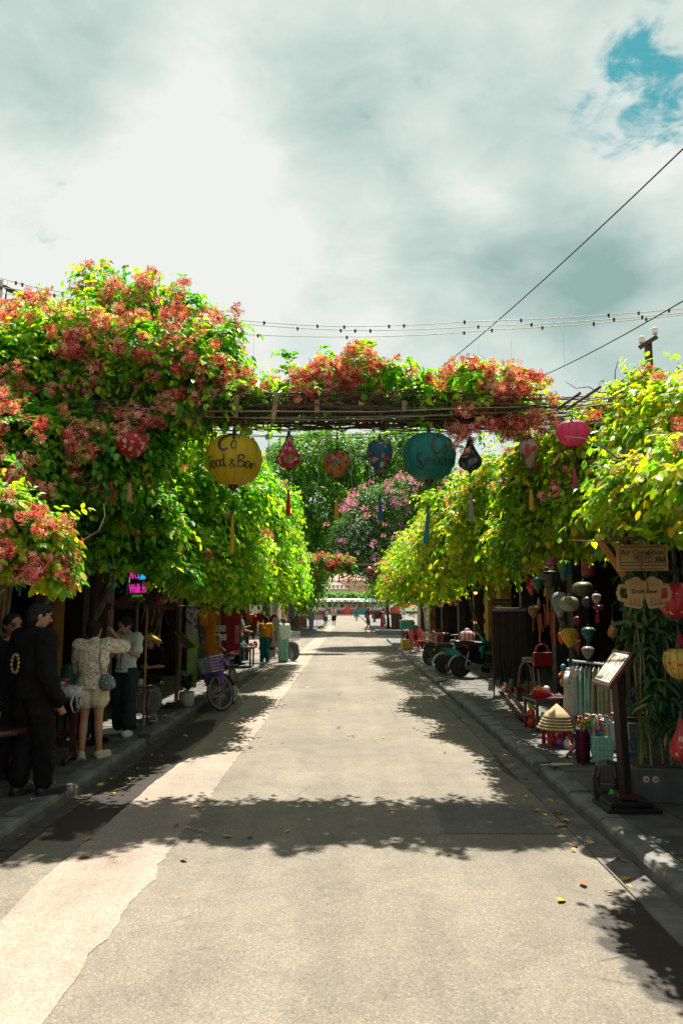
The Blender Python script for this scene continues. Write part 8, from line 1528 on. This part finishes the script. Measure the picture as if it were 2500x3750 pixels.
# boats on the river
def boat(label, loc, L, w, hull, roof, rz, cabin=True, seed=0):
    t = thing('river_boat', label, 'boat', (loc[0], loc[1], -.30), rz); t.scale = (1.3, 1.3, 1.38 if cabin else 1.5); rows = []; n = 11
    for k in range(n):
        f = k / (n - 1) * 2 - 1; ww = w / 2 * (1 - abs(f) ** 3 * .85); sh = .9 + .9 * max(0, f) ** 3 + .4 * max(0, -f) ** 3; rows.append([(f * L / 2, -ww, sh), (f * L / 2, -ww * .75, .1), (f * L / 2, 0, -.15), (f * L / 2, ww * .75, .1), (f * L / 2, ww, sh)])
    MB().sheet(rows).build('hull', hull, t, solid=.06); MB().sheet([[(r_[0][0], r_[0][1] * .95, .75), (r_[0][0], r_[4][1] * .95, .75)] for r_ in rows]).build('deck', M_WOOD, t); MB().tube([(r_[0][0], r_[0][1] - .02, r_[0][2]) for r_ in rows], .07, 6).build('gunwale', M_REDL, t)
    if cabin:
        for k in range(9):
            for s in (-1, 1): MB().box((-L * .36 + L * .72 * k / 8, s * w * .42, 1.65), (.09, .09, 1.9)).build('post', mat('white_boat_post', (.6, .6, .58)), t)
        MB().sheet([[(xx, y, 2.66 + .16 * math.cos(y / w * 3)) for y in np.linspace(-w * .58, w * .58, 7)] for xx in np.linspace(-L * .42, L * .42, 4)]).build('roof', roof, t, solid=.10); rr = random.Random(seed)
        for s in (-1, 1):
            for k in range(16): MB().ball((-L * .36 + L * .72 * k / 15, s * w * .45, 2.2 + rr.uniform(-.15, .1)), (.16, .16, .2), 8, 6).build('paper_lantern', SMB[rr.randrange(6)], t, smooth=True)
            MB().box((0, s * w * .43, 1.15), (L * .72, .05, .5)).build('side_panel', mat('white_boat_panel', (.55, .56, .52)), t)
    return t
SMB = [mat('boat_lantern%d' % k, c) for k, c in enumerate(((.5, .03, .02), (.5, .35, .02), (.05, .3, .1), (.02, .25, .3), (.55, .5, .4), (.5, .15, .02)))]
HR, HT_, HG = mat('red_hull', (.42, .05, .03), (.34, .04, .025), 1.5, .4), mat('teal_hull', (.03, .26, .25), (.025, .20, .20), 1.5, .4), mat('white_hull', (.55, .55, .5), (.45, .45, .42), 1.5, .4); RO, RW, RT = mat('orange_boat_roof', (.55, .25, .08)), mat('white_boat_roof', (.66, .66, .62)), mat('teal_boat_roof', (.05, .38, .38))
boat('river boat with white roof and red hull moored left of the street end', (P(1215, 2240, 164).x, 164, -.9), 11, 2.6, HR, RW, R(8), seed=1); boat('river boat with orange trimmed roof behind the white roofed one', (P(1240, 2230, 172).x, 172, -.9), 13, 2.8, HG, RO, R(4), seed=2); boat('long river boat with turquoise roof moored right of the street end', (P(1335, 2230, 166).x, 166, -.9), 12, 2.8, HR, RT, R(-6), seed=3)
boat('open red rowing boat with bow toward the quay', (P(1265, 2245, 161).x, 161, -.9), 5.5, 1.7, HR, RT, R(-70), cabin=False); boat('open teal rowing boat lying across the quay', (P(1262, 2236, 163).x, 163.5, -.7), 7, 1.8, HT_, RT, R(10), cabin=False); boat('large pale tour boat moored across the river', (P(1270, 2200, 215).x, 215, -.9), 26, 3.6, HG, RW, R(2), seed=5)
# far bank
gable_house('riverside_villa', 'peach villa with clay roof across the river', (P(1275, 2200, 330).x, 330, .3), 17, 10, 13, 4, mat('peach_plaster', (.70, .48, .34), (.62, .42, .30), .3), mat('orange_tile', (.55, .24, .12), (.45, .2, .1), .6), ((-5, 10), (0, 10), (5, 10), (-5, 5), (0, 5), (5, 5)))
gable_house('riverside_villa', 'white villa with grey roof across the river', (P(1215, 2200, 320).x, 320, .3), 14, 10, 9, 3, M_CREAM, M_GREYTILE, ((-4, 6), (0, 6), (4, 6))); gable_house('riverside_villa', 'pale pink villa further right across the river', (P(1340, 2200, 335).x, 335, .3), 15, 10, 10, 3.5, mat('pink_plaster', (.62, .44, .38)), M_TILE, ((-4, 6), (0, 6), (4, 6)))
for k, px in enumerate((1150, 1185, 1212, 1240, 1262, 1290, 1318, 1345, 1372, 1400)):
    Y = 272 + 9 * math.sin(k * 2.3); hh = 26 + 10 * math.sin(k * 3.1); tree(('rounded', 'bushy', 'tall', 'spreading', 'dark', 'pale', 'thick', 'low', 'leaning', 'small')[k] + ' green tree on the bank across the river', (P(px, 2200, Y).x, Y, .3), B((px, 2200 - hh * .55, Y, 24, hh * .7, 3), (px + 9, 2206 - hh * .3, Y + 2, 18, hh * .5, 3)), 300, 500 + k, leaf=.75, length=2.0, r=.3, name='riverside_tree', pairs=4)
# leaves and petals fallen on the street
FL = [leaves_mesh('fallen_leaf', np.zeros((1, 3)), np.array([[0, 1., 0]]), np.array([[0, 0, 1.]]), np.ones(1), np.array([.5]), mat('fallen_leaf%d' % k, c, None, 30, .7)) for k, c in enumerate(((.55, .33, .02), (.50, .24, .02), (.30, .10, .03), (.62, .42, .03)))]; FN = ('yellow', 'amber', 'brown', 'golden')
rng = np.random.default_rng(77); spotsL = []
for k in range(150):
    q = rng.random()
    if q < .45: Y = rng.uniform(5, 26); X = KR - abs(rng.normal(.10, .16)) - .03
    elif q < .7: Y = rng.uniform(4.5, 24); X = KL + abs(rng.normal(.25, .3)) + .03
    elif q < .85: Y = rng.uniform(5, 18); X = rng.uniform(-2.4, 1.9)
    else: Y = rng.uniform(6, 24); X = KR + .2 + abs(rng.normal(.3, .4))
    spotsL.append((X, Y, (SW + .008) if X > KR else .02))
for (px, py) in ((2112, 3098), (2045, 3310), (1850, 2715), (1820, 2730), (1835, 2745), (1800, 2700), (1845, 2760), (590, 2772), (525, 2770), (640, 2770), (745, 2960), (1275, 2697), (1300, 2700), (880, 2705), (540, 2930)):
    g = G(px, py, 0); spotsL.append((min(g.x, KR - .02), g.y, .02))
for k, (X, Y, z) in enumerate(spotsL):
    o = inst(FL[k % 4], 'fallen_leaf'); s = rng.uniform(.05, .10); o.location = (X, Y, z); o.scale = (s, s, s * 1.2); o.rotation_euler = (rng.normal(0, .15), rng.normal(0, .15), rng.uniform(0, 6.28)); tag(o, 'fallen ' + FN[k % 4] + ' leaf lying flat on the street or pavement', 'leaf', FN[k % 4] + ' fallen leaves')
pm_ = mat('purple_petal', (.40, .06, .45), (.5, .15, .5), 30, .6)
for k, (px, py, z, lab) in enumerate(((332, 2868, 0, 'crumpled purple blossom fallen in the left gutter'), (122, 2937, SW, 'purple blossom dropped beside the black clog'), (646, 3032, 0, 'dark red petal on the pale strip edge'))):
    g = G(px, py, z); t = thing('fallen_blossom', lab, 'flower', (g.x, g.y, z + .012)); rr = random.Random(k)
    for j in range(5): a = 1.26 * j; MB().add([(0, 0, 0), (.025 * math.cos(a - .4), .025 * math.sin(a - .4), .012), (.036 * math.cos(a), .036 * math.sin(a), .02), (.025 * math.cos(a + .4), .025 * math.sin(a + .4), .012)], [(0, 1, 2, 3)]).build('petal', pm_ if k < 2 else mat('dark_red_petal', (.3, .02, .05)), t)
